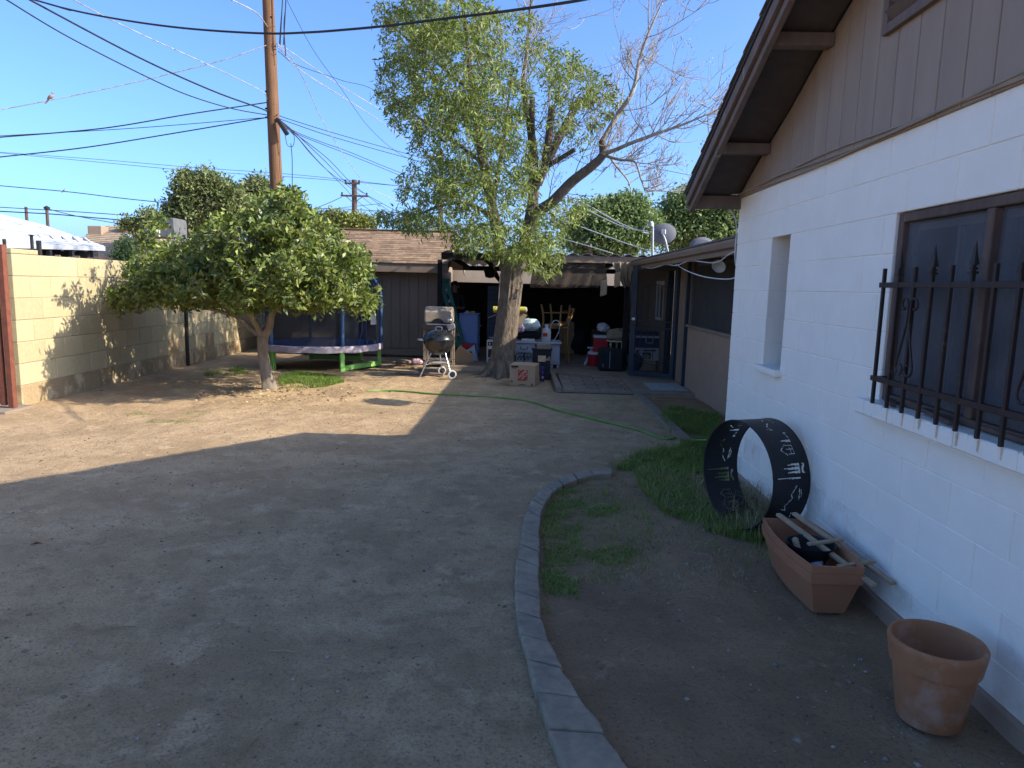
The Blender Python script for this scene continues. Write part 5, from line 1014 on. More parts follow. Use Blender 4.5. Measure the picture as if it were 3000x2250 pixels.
# right hand clutter
c = aty(1761, 1000, 14.2); rcl = thing('red_cooler', 'red picnic cooler with white lid on the clutter by the security door', 'cooler', (c.x, 14.3, 0.33))
MB().box(c.x-0.145, c.x+0.145, 14.18, 14.42, 0.33, 0.61).build('body', 'red_plastic', rcl, bevel=0.015); MB().box(c.x-0.15, c.x+0.15, 14.17, 14.43, 0.612, 0.665).build('lid', 'white_plastic', rcl, bevel=0.015)
c = aty(1742, 1045, 14.1); rj = thing('drink_cooler', 'round red drink cooler with white lid below the red picnic cooler', 'cooler', (c.x, 14.3, GZ))
MB().lathe([(0.0, 0), (0.11, 0.0), (0.125, 0.24), (0.0, 0.24)], (c.x, 14.28, GZ), 26).build('body', 'red_plastic', rj, smooth=True); MB().lathe([(0.0, 0), (0.13, 0.0), (0.13, 0.04), (0.11, 0.055), (0.0, 0.055)], (c.x, 14.28, GZ+0.24), 26).build('lid', 'white_plastic', rj, smooth=True)
c = aty(1766, 960, 14.5); o = lump((c.x, 14.5, c.z), 0.13, 0.09, 0.09, 21, 12, 0.12).build('white_sack', 'white_bag', smooth=True); tag(o, 'white plastic sack heaped behind the red picnic cooler', 'sack')
MB().box(c.x-0.2, c.x+0.6, 14.46, 14.9, GZ, c.z-0.06).build('low_cabinet', 'dark_room', None, bevel=0.01); tag(bpy.context.scene.objects['low_cabinet'], 'dark low cabinet behind the red coolers', 'cabinet')
c = aty(1722, 1030, 14.4); o = MB().beam((c.x-0.06, 14.35, GZ), (c.x+0.10, 14.45, 0.40), 0.03, 0.05).beam((c.x-0.02, 14.33, 0.40), (c.x+0.12, 14.33, 0.40), 0.04, 0.03).build('folding_step', 'white_plastic', bevel=0.004); tag(o, 'white folding step leaning beside the round drink cooler', 'step')
c = aty(1795, 1060, 13.35); sc_ = thing('suitcase', 'upright black suitcase standing in front of the red coolers', 'suitcase', (c.x, 13.5, GZ))
MB().box(c.x-0.26, c.x+0.20, 13.36, 13.62, GZ+0.02, 0.47).build('shell', 'black_cloth', sc_, bevel=0.04); MB().tube(spline([(c.x-0.10, 13.5, 0.465), (c.x-0.09, 13.5, 0.50), (c.x+0.03, 13.5, 0.50), (c.x+0.04, 13.5, 0.465)], 4), 0.010, 6).build('handle', 'black_plastic', sc_)
for x in (-0.2, 0.14): MB().lathe([(0.025, -0.015), (0.025, 0.015)], (c.x+x, 13.45, GZ+0.025), 12, (Vector((0, 0, 1)), Vector((0, 1, 0)), Vector((1, 0, 0)))).build('wheel', 'black_plastic', sc_)
MB().box(c.x-0.06, c.x-0.05, 13.354, 13.36, 0.1, 0.42).box(c.x-0.185, c.x-0.175, 13.354, 13.36, 0.12, 0.18).build('zip', 'galv', sc_)
c = aty(1808, 990, 14.0); tb = thing('side_table', 'small cream turned leg table under the burlap sack', 'table', (c.x, 14.05, GZ))
MB().lathe([(0.0, 0), (0.20, 0.0), (0.21, 0.012), (0.20, 0.025), (0.0, 0.025)], (c.x, 14.05, 0.56), 28).build('top', 'cream_paint', tb, smooth=True)
for q in (200, 320, 80): MB().lathe([(0.018, GZ), (0.022, 0.15), (0.014, 0.20), (0.026, 0.30), (0.014, 0.40), (0.024, 0.50), (0.020, 0.56)], (c.x+0.13*math.cos(R(q)), 14.05+0.13*math.sin(R(q)), 0), 12).build('leg', 'cream_paint', tb, smooth=True)
o = lump((c.x+0.02, 14.02, 0.695), 0.23, 0.16, 0.12, 31, 14, 0.14).build('burlap_sack', 'burlap', smooth=True); tag(o, 'lumpy brown sack lying on the small cream table', 'sack')
c = aty(1900, 980, 13.9); bcl = thing('blue_cooler', 'navy blue cooler with white band seen through the security door', 'cooler', (c.x, 14.0, 0.47))
MB().box(c.x-0.25, c.x+0.20, 13.85, 14.2, 0.47, 0.66).build('body', 'navy_plastic', bcl, bevel=0.015); MB().box(c.x-0.255, c.x+0.205, 13.84, 14.21, 0.662, 0.70).build('band', 'white_plastic', bcl); MB().box(c.x-0.25, c.x+0.20, 13.85, 14.2, 0.702, 0.79).build('lid', 'navy_plastic', bcl, bevel=0.02)
MB().tube([(c.x-0.06, 13.84, 0.68), (c.x-0.06, 13.80, 0.57), (c.x+0.08, 13.80, 0.57), (c.x+0.08, 13.84, 0.68)], 0.011, 6).build('handle', 'white_plastic', bcl)
c = aty(1897, 1052, 13.8); pb = thing('printed_carton', 'white and black printed carton behind the security door', 'box', (c.x, 13.95, 0.22))
MB().box(c.x-0.24, c.x+0.22, 13.8, 14.15, 0.22, 0.465).build('carton', 'white_plastic', pb, bevel=0.004)
MB().box(c.x-0.235, c.x-0.18, 13.795, 13.799, 0.25, 0.43).build('print', 'red_plastic', pb); MB().box(c.x-0.10, c.x+0.06, 13.795, 13.799, 0.25, 0.38).build('print', 'print_black', pb); MB().lathe([(0.0, 0), (0.05, 0.0), (0.05, 0.003), (0.0, 0.003)], (c.x-0.03, 13.794, 0.30), 18, (Vector((1.3, 0, 0)), ez, Vector((0, -1, 0)))).build('print', 'lumber', pb); MB().box(c.x-0.10, c.x+0.16, 13.795, 13.799, 0.405, 0.43).build('print', 'print_black', pb)
c = aty(1893, 1090, 13.75); o = MB().box(c.x-0.20, c.x+0.18, 13.75, 14.1, GZ, 0.218).build('brown_carton', 'cardboard', bevel=0.004); tag(o, 'plain brown carton on the floor under the printed carton', 'box')
for u, v, y, sx, sy, sz, m, nm, lb, ct in ((1700, 1030, 16.8, 0.22, 0.18, 0.30, 'black_cloth', 'black_backpack', 'bulky black backpack slumped against the dark patio wall', 'backpack'), (1845, 1010, 14.6, 0.20, 0.16, 0.20, 'burlap', 'brown_bundle', 'brown cloth bundle heaped behind the security door edge', 'bundle'), (1862, 1040, 13.75, 0.14, 0.12, 0.16, 'jeans', 'blue_bundle', 'dark blue clothes bundle on the floor behind the open door', 'bundle'), (1690, 960, 17.6, 0.35, 0.2, 0.42, 'dark_room', 'covered_heap', 'tall covered heap in the darkest corner of the patio', 'heap')):
    c = aty(u, v, y); o = lump((c.x, y, GZ+sz*0.92), sx, sy, sz, int(u), 12, 0.12).build(nm, m, smooth=True); tag(o, lb, ct)
for k in range(3):
    c = aty(1660, 1000, 16.9); o = MB().box(c.x-0.2+0.02*k, c.x+0.18-0.01*k, 16.75, 17.1, GZ+k*0.25, GZ+k*0.25+0.247).build('dark_carton', 'cardboard', bevel=0.004); tag(o, ['bottom', 'middle', 'top'][k]+' carton of the stack at the back of the dark patio', 'box', 'cartons stacked at the back')
# ------------------------------------------------------------------ person in the dark patio
PX, PYY = -1.645, 16.05
per_ = thing('person', 'person in black shirt standing in the dark patio, forearms held in front', 'person', (PX, PYY, GZ))
def skinbody():
    J = {'pel': (0, 0, 0.90, 0.135, 0.10), 'wst': (0, 0, 1.03, 0.13, 0.095), 'chs': (0, 0.01, 1.20, 0.15, 0.105), 'sho': (0, 0.01, 1.33, 0.12, 0.085), 'nek': (0, 0, 1.41, 0.052, 0.052), 'jaw': (0, -0.02, 1.475, 0.062, 0.072), 'hed': (0, -0.01, 1.555, 0.076, 0.092), 'top': (0, 0, 1.615, 0.055, 0.065)}
    E_ = [('pel', 'wst'), ('wst', 'chs'), ('chs', 'sho'), ('sho', 'nek'), ('nek', 'jaw'), ('jaw', 'hed'), ('hed', 'top')]
    for s, n in ((-1, 'l'), (1, 'r')):
        J[n+'hip'] = (s*0.09, 0, 0.84, 0.088, 0.09); J[n+'kne'] = (s*0.11, -0.01, 0.46, 0.058, 0.062); J[n+'ank'] = (s*0.12, 0.02, 0.09, 0.038, 0.042); J[n+'toe'] = (s*0.14, -0.15, 0.035, 0.042, 0.028)
        E_ += [('pel', n+'hip'), (n+'hip', n+'kne'), (n+'kne', n+'ank'), (n+'ank', n+'toe')]
        J[n+'shd'] = (s*0.175, 0.01, 1.31, 0.055, 0.055); J[n+'elb'] = (s*0.235, -0.03, 1.05, 0.040, 0.042)
        wr = (-0.08, -0.26, 1.03) if s < 0 else (0.13, -0.28, 1.06)
        J[n+'wri'] = (*wr, 0.026, 0.024); hd_ = (Vector(wr)-Vector(J[n+'elb'][:3])).normalized(); pm = Vector(wr)+hd_*0.075
        J[n+'plm'] = (*pm, 0.034, 0.018)
        E_ += [('sho', n+'shd'), (n+'shd', n+'elb'), (n+'elb', n+'wri'), (n+'wri', n+'plm')]
        sd = hd_.cross(Vector((0, 0, 1))).normalized()
        for f in range(4):
            b0 = pm+sd*((f-1.5)*0.019); ln = (0.068, 0.078, 0.074, 0.058)[f]; b1 = b0+hd_*ln*0.55; b2 = b1+hd_*ln*0.35+Vector((0, 0, -0.022))
            J[n+'f%da' % f] = (*b1, 0.0095, 0.0095); J[n+'f%db' % f] = (*b2, 0.008, 0.008); E_ += [(n+'plm', n+'f%da' % f), (n+'f%da' % f, n+'f%db' % f)]
        t1 = Vector(wr)+hd_*0.03+Vector((0, 0, 0.035)); t2 = t1+hd_*0.04+Vector((0, 0, 0.012)); J[n+'t1'] = (*t1, 0.012, 0.012); J[n+'t2'] = (*t2, 0.009, 0.009); E_ += [(n+'wri', n+'t1'), (n+'t1', n+'t2')]
    ks_ = list(J); me = bpy.data.meshes.new('body'); me.from_pydata([(PX+J[k][0], PYY+J[k][1], GZ+J[k][2]) for k in ks_], [(ks_.index(a), ks_.index(b)) for a, b in E_], [])
    ob = bpy.data.objects.new('tmp', me); col.objects.link(ob); ob.modifiers.new('s', 'SKIN'); sb = ob.modifiers.new('d', 'SUBSURF'); sb.levels = 2; sb.render_levels = 2
    for i, k in enumerate(ks_): me.skin_vertices[0].data[i].radius = J[k][3:5]
    me.skin_vertices[0].data[ks_.index('pel')].use_root = True
    dg = bpy.context.evaluated_depsgraph_get(); out = bpy.data.meshes.new_from_object(ob.evaluated_get(dg)); bpy.data.objects.remove(ob)
    return out
bme = skinbody(); body = link('body', bme, ['skin', 'shirt_black', 'jeans', 'black_plastic'], per_, True)
for p in bme.polygons:
    c = p.center+body.location+per_.location; z = c.z-GZ
    p.material_index = 0 if z > 1.40 else (3 if z < 0.10 else 2 if z < 0.92 and c.y > PYY-0.2 else 0 if c.y < PYY-0.10 and z < 1.2 else 1)
hr = lump((PX, PYY+0.012, GZ+1.585), 0.088, 0.098, 0.075, 41, 12, 0.04).build('hair', 'hair', per_, smooth=True)
for s in (-1, 1):
    MB().lathe([(0.0, -0.012), (0.010, -0.006), (0.010, 0.006), (0.0, 0.012)], (PX+s*0.03, PYY-0.098, GZ+1.54), 10).build('eye', 'print_black', per_, smooth=True)
    MB().lathe([(0.0, -0.03), (0.014, -0.02), (0.018, 0.01), (0.0, 0.03)], (PX+s*0.083, PYY, GZ+1.53), 10).build('ear', 'skin', per_, smooth=True)
MB().add([(PX-0.012, PYY-0.095, GZ+1.505), (PX+0.012, PYY-0.095, GZ+1.505), (PX, PYY-0.122, GZ+1.508), (PX, PYY-0.098, GZ+1.55)], [(0, 1, 2), (0, 2, 3), (1, 3, 2), (0, 3, 1)]).build('nose', 'skin', per_)
MB().beam((PX-0.022, PYY-0.092, GZ+1.478), (PX+0.022, PYY-0.092, GZ+1.478), 0.012, 0.008).build('mouth', 'pink_cloth', per_)
# ------------------------------------------------------------------ vegetation helpers
def unit(a): return a/np.maximum(np.linalg.norm(a, axis=-1, keepdims=True), 1e-9)
def leaves(P, D, L, Wd, fold=0.25):           # folded diamond leaves: base, right, tip, left
    n = len(P); D = unit(D); S = unit(np.cross(D, unit(RNG.normal(size=(n, 3))))); U = np.cross(S, D)
    L = np.broadcast_to(L, n)[:, None]; Wd = np.broadcast_to(Wd, n)[:, None]
    mid = P+D*L*0.45+U*Wd*0.0
    V = np.stack([P, mid+S*Wd*0.5+U*Wd*fold, P+D*L-U*Wd*0.3, mid-S*Wd*0.5+U*Wd*fold], 1).reshape(-1, 3)
    return V, np.arange(4*n).reshape(n, 4)
def tubes(paths, n=4):                         # many thin tubes: list of (pts Nx3, radii N)
    VV = []; FF = []; o = 0; an = np.arange(n)*2*np.pi/n
    for pts, r in paths:
        pts = np.asarray(pts, float); m = len(pts); d = unit(np.gradient(pts, axis=0)); a = np.cross(d, np.array([0.31, 0.27, 0.91])); a = unit(a); b = np.cross(d, a)
        r = np.broadcast_to(r, m)
        VV.append((pts[:, None, :]+(a[:, None, :]*np.cos(an)[None, :, None]+b[:, None, :]*np.sin(an)[None, :, None])*r[:, None, None]).reshape(-1, 3))
        I = np.arange(m*n).reshape(m, n)+o; I2 = np.roll(I, -1, 1)
        FF.append(np.stack([I[:-1], I2[:-1], I2[1:], I[1:]], -1).reshape(-1, 4)); o += m*n
    return np.concatenate(VV), np.concatenate(FF)
def pxline(pts, Y):
    Ys = np.linspace(Y[0], Y[1], len(pts)) if isinstance(Y, tuple) else [Y]*len(pts)
    return [aty(u, v, y) for (u, v), y in zip(pts, Ys)]
def sample_blobs(blobs, Y, n, ydepth=1.0, shell=0.5, ymax=9):
    w = np.array([b[2]*b[3]*(b[4] if len(b) > 4 else 1) for b in blobs], float); w /= w.sum(); out = []
    for i in RNG.choice(len(blobs), n, p=w):
        b = blobs[i]; u = RNG.normal(size=3); u /= np.linalg.norm(u); r = (shell**3+(1-shell**3)*RNG.random())**(1/3)
        yo = b[5] if len(b) > 5 else 0.0
        c = aty(b[0], b[1], Y+yo); s = Y/FPX; dep = min(ymax, 0.5*(b[2]+b[3])*s*ydepth)
        out.append((c.x+u[0]*r*b[2]*s, c.y+u[1]*r*dep, c.z+u[2]*r*b[3]*s))
    return np.array(out)
def sample_round(blobs, Y, cu, Rr, n, pw=0.5):
    """crown points: the outline comes from ellipses seen by the camera, the depth from a round crown of radius Rr about the trunk"""
    w = np.array([b[2]*b[3]*(b[4] if len(b) > 4 else 1) for b in blobs], float); w /= w.sum(); out = []; cx = aty(cu, 800, Y).x
    for i in RNG.choice(len(blobs), n, p=w):
        b = blobs[i]; a = RNG.random()*2*np.pi; r = RNG.random()**0.5; u, v = b[0]+b[2]*r*np.cos(a), b[1]+b[3]*r*np.sin(a)
        dx = aty(u, v, Y).x-cx; dm = math.sqrt(max(Rr*Rr-dx*dx, 0.12)); q = RNG.uniform(-1, 1); q = np.sign(q)*abs(q)**pw*(0.55+0.45*np.sqrt(max(1-r*r, 0)))
        out.append(tuple(aty(u, v, Y+dm*q)))
    return np.array(out)
def attach(nodes, pts, segr, step=0.25, r0=0.010, r1=0.0035, lift=0.12, wig=0.05):
    """join every cluster point to the nearest node of the growing skeleton by a bent twig"""
    N = np.array(nodes, float); D0 = np.array([np.min(np.linalg.norm(N-p, axis=1)) for p in pts]); paths = []; dirs = np.zeros_like(pts)
    buf = np.zeros((len(N)+len(pts)*8, 3)); buf[:len(N)] = N; k = len(N)
    for i in np.argsort(D0):
        p = pts[i]; B = buf[:k]; cost = np.linalg.norm(B-p, axis=1)+0.5*np.maximum(B[:, 2]-p[2], 0); q = B[np.argmin(cost)].copy()
        L = np.linalg.norm(p-q); m = max(3, int(L/step)+2); t = np.linspace(0, 1, m)[:, None]
        c = (p+q)/2+np.array([0, 0, lift*L])+RNG.normal(size=3)*wig*L
        path = (1-t)**2*q+2*t*(1-t)*c+t*t*p
        paths.append((path, np.linspace(min(r0, r1+0.012*L), r1, m))); dirs[i] = path[-1]-path[-2]
        add = path[1:][:8]; buf[k:k+len(add)] = add; k += len(add)
    return paths, unit(dirs)
def limb_nodes(limbs):
    out = []
    for pts, r in limbs: out += [tuple(p) for p in spline(pts, 6)]
    return out
def trunk_mesh(limbs, name, mat, parent, n=14, rough=0.0):
    mb = MB()
    for pts, rr in limbs:
        P = spline(pts, 8); m = len(P); r = [float(np.interp(i/(m-1), np.linspace(0, 1, len(rr)), rr)) for i in range(m)]
        o0 = len(mb.v); mb.tube(P, r, n)
        if rough:
            for i in range(o0, len(mb.v)):
                x, y, z = mb.v[i]; a = (i-o0) % n; ring_ = min((i-o0)//n, m-1); c = P[ring_]
                f = 1+rough*(vnoise(a*3.1, z*1.2, 1.0, 9)-0.5)*2+rough*0.7*(vnoise(a*1.7, z*9, 1.0, 5)-0.5)*2
                mb.v[i] = (c.x+(x-c.x)*f, c.y+(y-c.y)*f, z)
    return mb.build(name, mat, parent, smooth=True)
# ------------------------------------------------------------------ lemon tree
lem = thing('lemon_tree', 'low spreading citrus tree with dense glossy leaves in the sunlit yard', 'tree', (-3.71, 10.02, 0.0))
YL = 10.02
def L_(u, v, dy=0.0): return aty(u, v, YL+dy)
base = L_(792, 1158); fork = L_(770, 985)
limbs = [([base, L_(786, 1120), L_(773, 1060, 0.02), L_(768, 1010), fork], [0.125, 0.092, 0.078, 0.074, 0.078]),
  ([fork+Vector((0.02, 0, 0)), L_(790, 960, -0.05), L_(800, 905, -0.1), L_(830, 840, -0.25), L_(850, 760, -0.3)], [0.06, 0.05, 0.04, 0.03, 0.015]),
  ([fork, L_(740, 965, 0.05), L_(690, 925, 0.1), L_(630, 880, 0.2), L_(540, 820, 0.3)], [0.055, 0.045, 0.035, 0.028, 0.012]),
  ([fork, L_(745, 940, -0.1), L_(715, 890, -0.3), L_(700, 830, -0.5), L_(690, 740, -0.6)], [0.05, 0.04, 0.03, 0.025, 0.012]),
  ([fork, L_(790, 940, 0.2), L_(820, 880, 0.5), L_(870, 820, 0.8), L_(900, 740, 0.9)], [0.05, 0.042, 0.033, 0.025, 0.012]),
  ([L_(800, 905, -0.1), L_(870, 880, -0.2), L_(950, 860, -0.3), L_(1030, 860, -0.2)], [0.03, 0.025, 0.018, 0.01]),
  ([L_(690, 925, 0.1), L_(600, 900, -0.3), L_(500, 870, -0.5), L_(430, 850, -0.4)], [0.03, 0.025, 0.018, 0.01]),
  ([L_(715, 890, -0.3), L_(760, 800, -0.2), L_(780, 700, -0.1), L_(800, 620, 0)], [0.03, 0.026, 0.02, 0.01])]
trunk_mesh(limbs, 'trunk', 'bark_lemon', lem, 12, 0.10)
blobs = [(815,635,95,75),(720,700,120,72),(890,700,120,80),(570,755,120,56),(455,825,115,48),(600,835,190,58),(790,800,225,88),(985,795,95,76),(940,860,140,44),(1068,888,40,26,1.6),(450,780,75,40),(840,572,42,22,1.6),(650,660,40,26,1.3),(355,868,34,26,1.4),(720,880,70,34,0.8),(880,890,60,26,0.8),(530,880,60,26,0.8),(410,868,60,28),(455,650,18,16,2.0),(430,700,22,18,1.6),(1030,740,40,24,1.4),(590,690,30,20,1.3)]
pts = sample_round(blobs, YL, 740, 1.95, 3400, 0.7)
pts = pts[(vnoise(pts[:, 0]+pts[:, 1]*0.7, pts[:, 2]-pts[:, 1]*0.3, 0.24, 12)+0.22*RNG.random(len(pts))) > 0.43]
paths, dirs = attach(limb_nodes(limbs[1:]), pts, 0, 0.2, 0.012, 0.003, 0.10)
V, F = tubes(paths, 4); o = rawmesh('branches', V, F, 'bark_lemon', lem)
k = 15; P = np.repeat(pts, k, 0); D = np.repeat(dirs, k, 0); t = RNG.random(len(P))[:, None]
P = P-D*t*0.26+RNG.normal(size=P.shape)*0.034; LD = D*0.75+RNG.normal(size=P.shape)*0.75+np.array([0, 0, -0.15])
s = RNG.uniform(0.06, 0.115, len(P)); top = (RNG.random(len(P)) < 0.22+0.3*vnoise(P[:, 0]*1.0, P[:, 2], 0.5, 3)**3)
for nm, mk, mt in (('crown', ~top, 'leaf_lemon'), ('new_growth', top, 'leaf_lemon_new')):
    V, F = leaves(P[mk], LD[mk], s[mk], s[mk]*0.42); o = rawmesh(nm, V, F, mt, lem); o['kind'] = 'stuff'
# bare dry twigs sticking out
paths = []
for q in range(26):
    a = np.array(L_(740+RNG.normal()*18, 740+RNG.normal()*10, -0.9)); d = unit(np.array([RNG.normal()*0.5-0.1, -0.3, 1.0])); Lq = RNG.uniform(0.2, 0.55)
    paths.append((np.array([a, a+d*Lq*0.5+RNG.normal(size=3)*0.02, a+d*Lq]), [0.004, 0.003, 0.0015]))
V, F = tubes(paths, 4); rawmesh('dry_twigs', V, F, 'seed_dry', lem)['kind'] = 'stuff'
# ------------------------------------------------------------------ ash tree
ash = thing('ash_tree', 'tall ash tree with leafy left side and bare right branches before the patio', 'tree', (-0.43, 12.55, 0.0))
YA = 12.55
def A_(u, v, dy=0.0): return aty(u, v, YA+dy)
limbs = [([A_(1466, 1112), A_(1470, 1085), A_(1474, 1040), A_(1484, 960), A_(1494, 880), A_(1500, 820), A_(1503, 780), A_(1504, 755), A_(1505, 738)], [0.32, 0.235, 0.208, 0.195, 0.19, 0.20, 0.205, 0.15, 0.05]),
  ([A_(1490, 800), A_(1466, 735), A_(1448, 638, -0.1), A_(1425, 520, -0.3), A_(1408, 440, -0.4), A_(1397, 388, -0.4)], [0.15, 0.13, 0.115, 0.10, 0.09, 0.085]),
  ([A_(1399, 395, -0.4), A_(1388, 290, -0.5), A_(1376, 208, -0.5), A_(1365, 104, -0.6), A_(1350, -60, -0.7), A_(1345, -200, -0.7)], [0.06, 0.05, 0.045, 0.04, 0.03, 0.015]),
  ([A_(1515, 800), A_(1535, 721, 0.1), A_(1560, 600, 0.2), A_(1563, 527, 0.2), A_(1559, 416, 0.2), A_(1540, 300, 0.3), A_(1533, 250, 0.3), A_(1545, 120, 0.4), A_(1560, -60, 0.5)], [0.16, 0.14, 0.12, 0.11, 0.09, 0.055, 0.045, 0.03, 0.015]),
  ([A_(1563, 560, 0.2), A_(1590, 490, 0.0), A_(1606, 416, -0.1), A_(1617, 314, -0.1)], [0.10, 0.085, 0.08, 0.075]),
  ([A_(1575, 540, 0.2), A_(1605, 470, 0.2), A_(1650, 380, 0.2), A_(1700, 288, 0.2)], [0.10, 0.09, 0.085, 0.075]),
  ([A_(1590, 495, 0.1), A_(1640, 465, -0.1), A_(1684, 438, -0.2)], [0.06, 0.05, 0.045]),
  ([A_(1559, 400, 0.2), A_(1558, 340, 0.0), A_(1559, 285, 0.0)], [0.07, 0.065, 0.06]),
  ([A_(1535, 700, 0.1), A_(1575, 625, 0.0), A_(1620, 590, -0.1), A_(1674, 534, -0.2), A_(1730, 490, -0.3), A_(1765, 455, -0.3), A_(1764, 412, -0.3)], [0.13, 0.12, 0.115, 0.105, 0.095, 0.085, 0.07]),
  ([A_(1764, 415, -0.3), A_(1790, 370, -0.3), A_(1812, 333, -0.3), A_(1845, 285, -0.4), A_(1862, 240, -0.4), A_(1872, 180, -0.4), A_(1895, 110, -0.5), A_(1930, 30, -0.5), A_(1960, -40, -0.5)], [0.05, 0.045, 0.042, 0.038, 0.034, 0.028, 0.020, 0.013, 0.006]),
  ([A_(1760, 452, -0.3), A_(1800, 440, -0.5), A_(1847, 420, -0.7), A_(1920, 393, -0.9), A_(2000, 365, -1.0), A_(2060, 340, -1.1), A_(2100, 322, -1.1)], [0.045, 0.036, 0.032, 0.027, 0.02, 0.013, 0.006]),
  ([A_(1770, 455, -0.3), A_(1815, 468, -0.6), A_(1860, 475, -0.8), A_(1880, 530, -0.9), A_(1900, 560, -0.9), A_(1975, 545, -0.9)], [0.03, 0.022, 0.018, 0.014, 0.010, 0.005]),
  ([A_(1775, 440, -0.3), A_(1800, 480, 0.1), A_(1840, 530, 0.2), A_(1850, 570, 0.2)], [0.022, 0.018, 0.013, 0.006]),
  ([A_(1445, 640, -0.1), A_(1380, 600, -0.3), A_(1300, 600, -0.5), A_(1200, 640, -0.6), A_(1130, 650, -0.6)], [0.04, 0.032, 0.024, 0.015, 0.006]),
  ([A_(1415, 480, -0.3), A_(1340, 420, -0.6), A_(1250, 360, -0.8), A_(1160, 290, -0.9)], [0.035, 0.028, 0.02, 0.008]),
  ([A_(1385, 270, -0.5), A_(1300, 200, -0.6), A_(1200, 120, -0.6), A_(1130, 60, -0.6)], [0.03, 0.024, 0.016, 0.008]),
  ([A_(1440, 620, 0.1), A_(1460, 500, 0.7), A_(1480, 380, 1.1), A_(1500, 200, 1.3)], [0.05, 0.04, 0.03, 0.012])]
trunk_mesh(limbs[:1], 'trunk', 'bark_ash', ash, 40, 0.07); trunk_mesh([(p_, [q*0.82 for q in r_]) for p_, r_ in limbs[1:9]], 'main_limbs', 'bark_limb', ash, 16, 0.06)
trunk_mesh(limbs[9:13], 'bare_limbs', 'bark_twig', ash, 8); trunk_mesh(limbs[13:], 'leafy_limbs', 'bark_dark', ash, 8)
mb = MB()
for q in range(7):
    a = R(q*51+10); d = Vector((math.cos(a), math.sin(a), 0)); b_ = Vector((-0.43, 12.55, 0)); mb.tube(spline([b_+d*0.15+Vector((0, 0, 0.25)), b_+d*0.27+Vector((0, 0, 0.08)), b_+d*0.40+Vector((0, 0, 0.005)), b_+d*0.55+Vector((0, 0, -0.03))], 5), [0.10, 0.09, 0.08, 0.07, 0.07, 0.06, 0.06, 0.055, 0.05, 0.05, 0.045, 0.04, 0.035, 0.03, 0.03, 0.03], 10)
mb.build('root_flare', 'bark_ash', ash, smooth=True)
blobs = [(1225,110,110,85),(1170,250,70,85),(1330,180,150,130),(1300,50,170,70),(1360,400,160,115),(1250,330,110,70),(1455,300,110,120),(1310,540,150,75),(1180,640,95,32),(1260,650,90,40),(1420,570,150,85),(1540,480,70,80),(1470,705,150,62),(1590,690,75,70),(1590,770,55,38),(1545,745,60,40),(1480,100,110,80,0.6),(1250,-110,150,80),(1420,-120,150,90,0.8),(1760,300,60,65,0.8),(1690,250,90,60,0.8),(1620,180,80,70,0.75),(1660,615,60,40,0.9),(1700,390,60,50,0.5),(1650,330,60,60,0.6),(1400,690,90,40),(1120,40,35,30,0.8)]
pts = sample_round(blobs, YA, 1420, 2.2, 4100, 0.8)
paths, dirs = attach(limb_nodes(limbs[1:4]+limbs[8:9]+limbs[13:]), pts, 0, 0.22, 0.010, 0.0025, 0.10)
V, F = tubes(paths, 4); rawmesh('branches', V, F, 'bark_twig', ash)
k = 11; P = np.repeat(pts, k, 0); D = np.repeat(unit(dirs+np.array([0, 0, -0.5])), k, 0); t = RNG.random(len(P))[:, None]
P = P+D*(t-0.5)*0.24+RNG.normal(size=P.shape)*0.03; LD = D*0.6+RNG.normal(size=P.shape)*0.7+np.array([0, 0, -0.45])
s = RNG.uniform(0.065, 0.125, len(P)); V, F = leaves(P, LD, s, s*0.25); rawmesh('crown', V, F, 'leaf_ash', ash)['kind'] = 'stuff'
# bare twigs on the right hand limbs
paths = []; seeds = []
def twig(p, d, L, r, depth):
    m = 6; pts_ = [p]; dd = d
    for q in range(m): dd = unit(dd+np.array([0.05, 0, 0.13])*(1 if depth else 0.6)+RNG.normal(size=3)*0.10); pts_.append(pts_[-1]+dd*L/m)
    paths.append((np.array(pts_), np.linspace(r, max(r*0.35, 0.0022), m+1)))
    if depth > 0:
        for q in range(RNG.integers(3, 6)):
            i = RNG.integers(1, m); d2 = unit(dd+RNG.normal(size=3)*np.array([0.75, 0.6, 0.65])); twig(pts_[i], d2, L*RNG.uniform(0.35, 0.6), r*0.6, depth-1)
    elif RNG.random() < 0.10: seeds.append(pts_[-1])
for li, cnt, L0 in ((9, 19, 1.35), (10, 18, 1.05), (11, 12, 0.75), (12, 8, 0.6), (8, 8, 0.9), (3, 15, 1.5), (5, 8, 1.0), (4, 6, 0.9)):
    nodes = [np.array(p) for p in spline(limbs[li][0], 6)]
    for q in range(cnt):
        i = RNG.integers(int(len(nodes)*(0.25 if li != 3 else 0.5)), len(nodes)-1); dirn = unit(nodes[i+1]-nodes[i]); twig(nodes[i], unit(dirn*0.5+RNG.normal(size=3)*np.array([0.75, 0.55, 0.55])+np.array([0.2, 0, 0.25])), L0*RNG.uniform(0.55, 1.1), 0.010, 2)
V, F = tubes(paths, 4); rawmesh('bare_twigs', V, F, 'bark_twig', ash)['kind'] = 'stuff'
extra = [np.array(aty(u, v, YA-0.5)) for u, v in ((1945,525),(1990,480),(2000,500),(1950,535),(1885,490),(1925,265),(2030,295),(2025,130),(1660,470),(1640,510),(1690,560),(1620,540),(1780,480),(1830,420))]
P = np.concatenate([np.repeat(np.array(seeds+extra), 9, 0)]); P = P+RNG.normal(size=P.shape)*np.array([0.05, 0.05, 0.07])
V, F = leaves(P, np.array([0, 0, -1.0])+RNG.normal(size=P.shape)*0.45, RNG.uniform(0.03, 0.06, len(P)), 0.014); rawmesh('seed_clusters', V, F, 'seed_dry', ash)['kind'] = 'stuff'
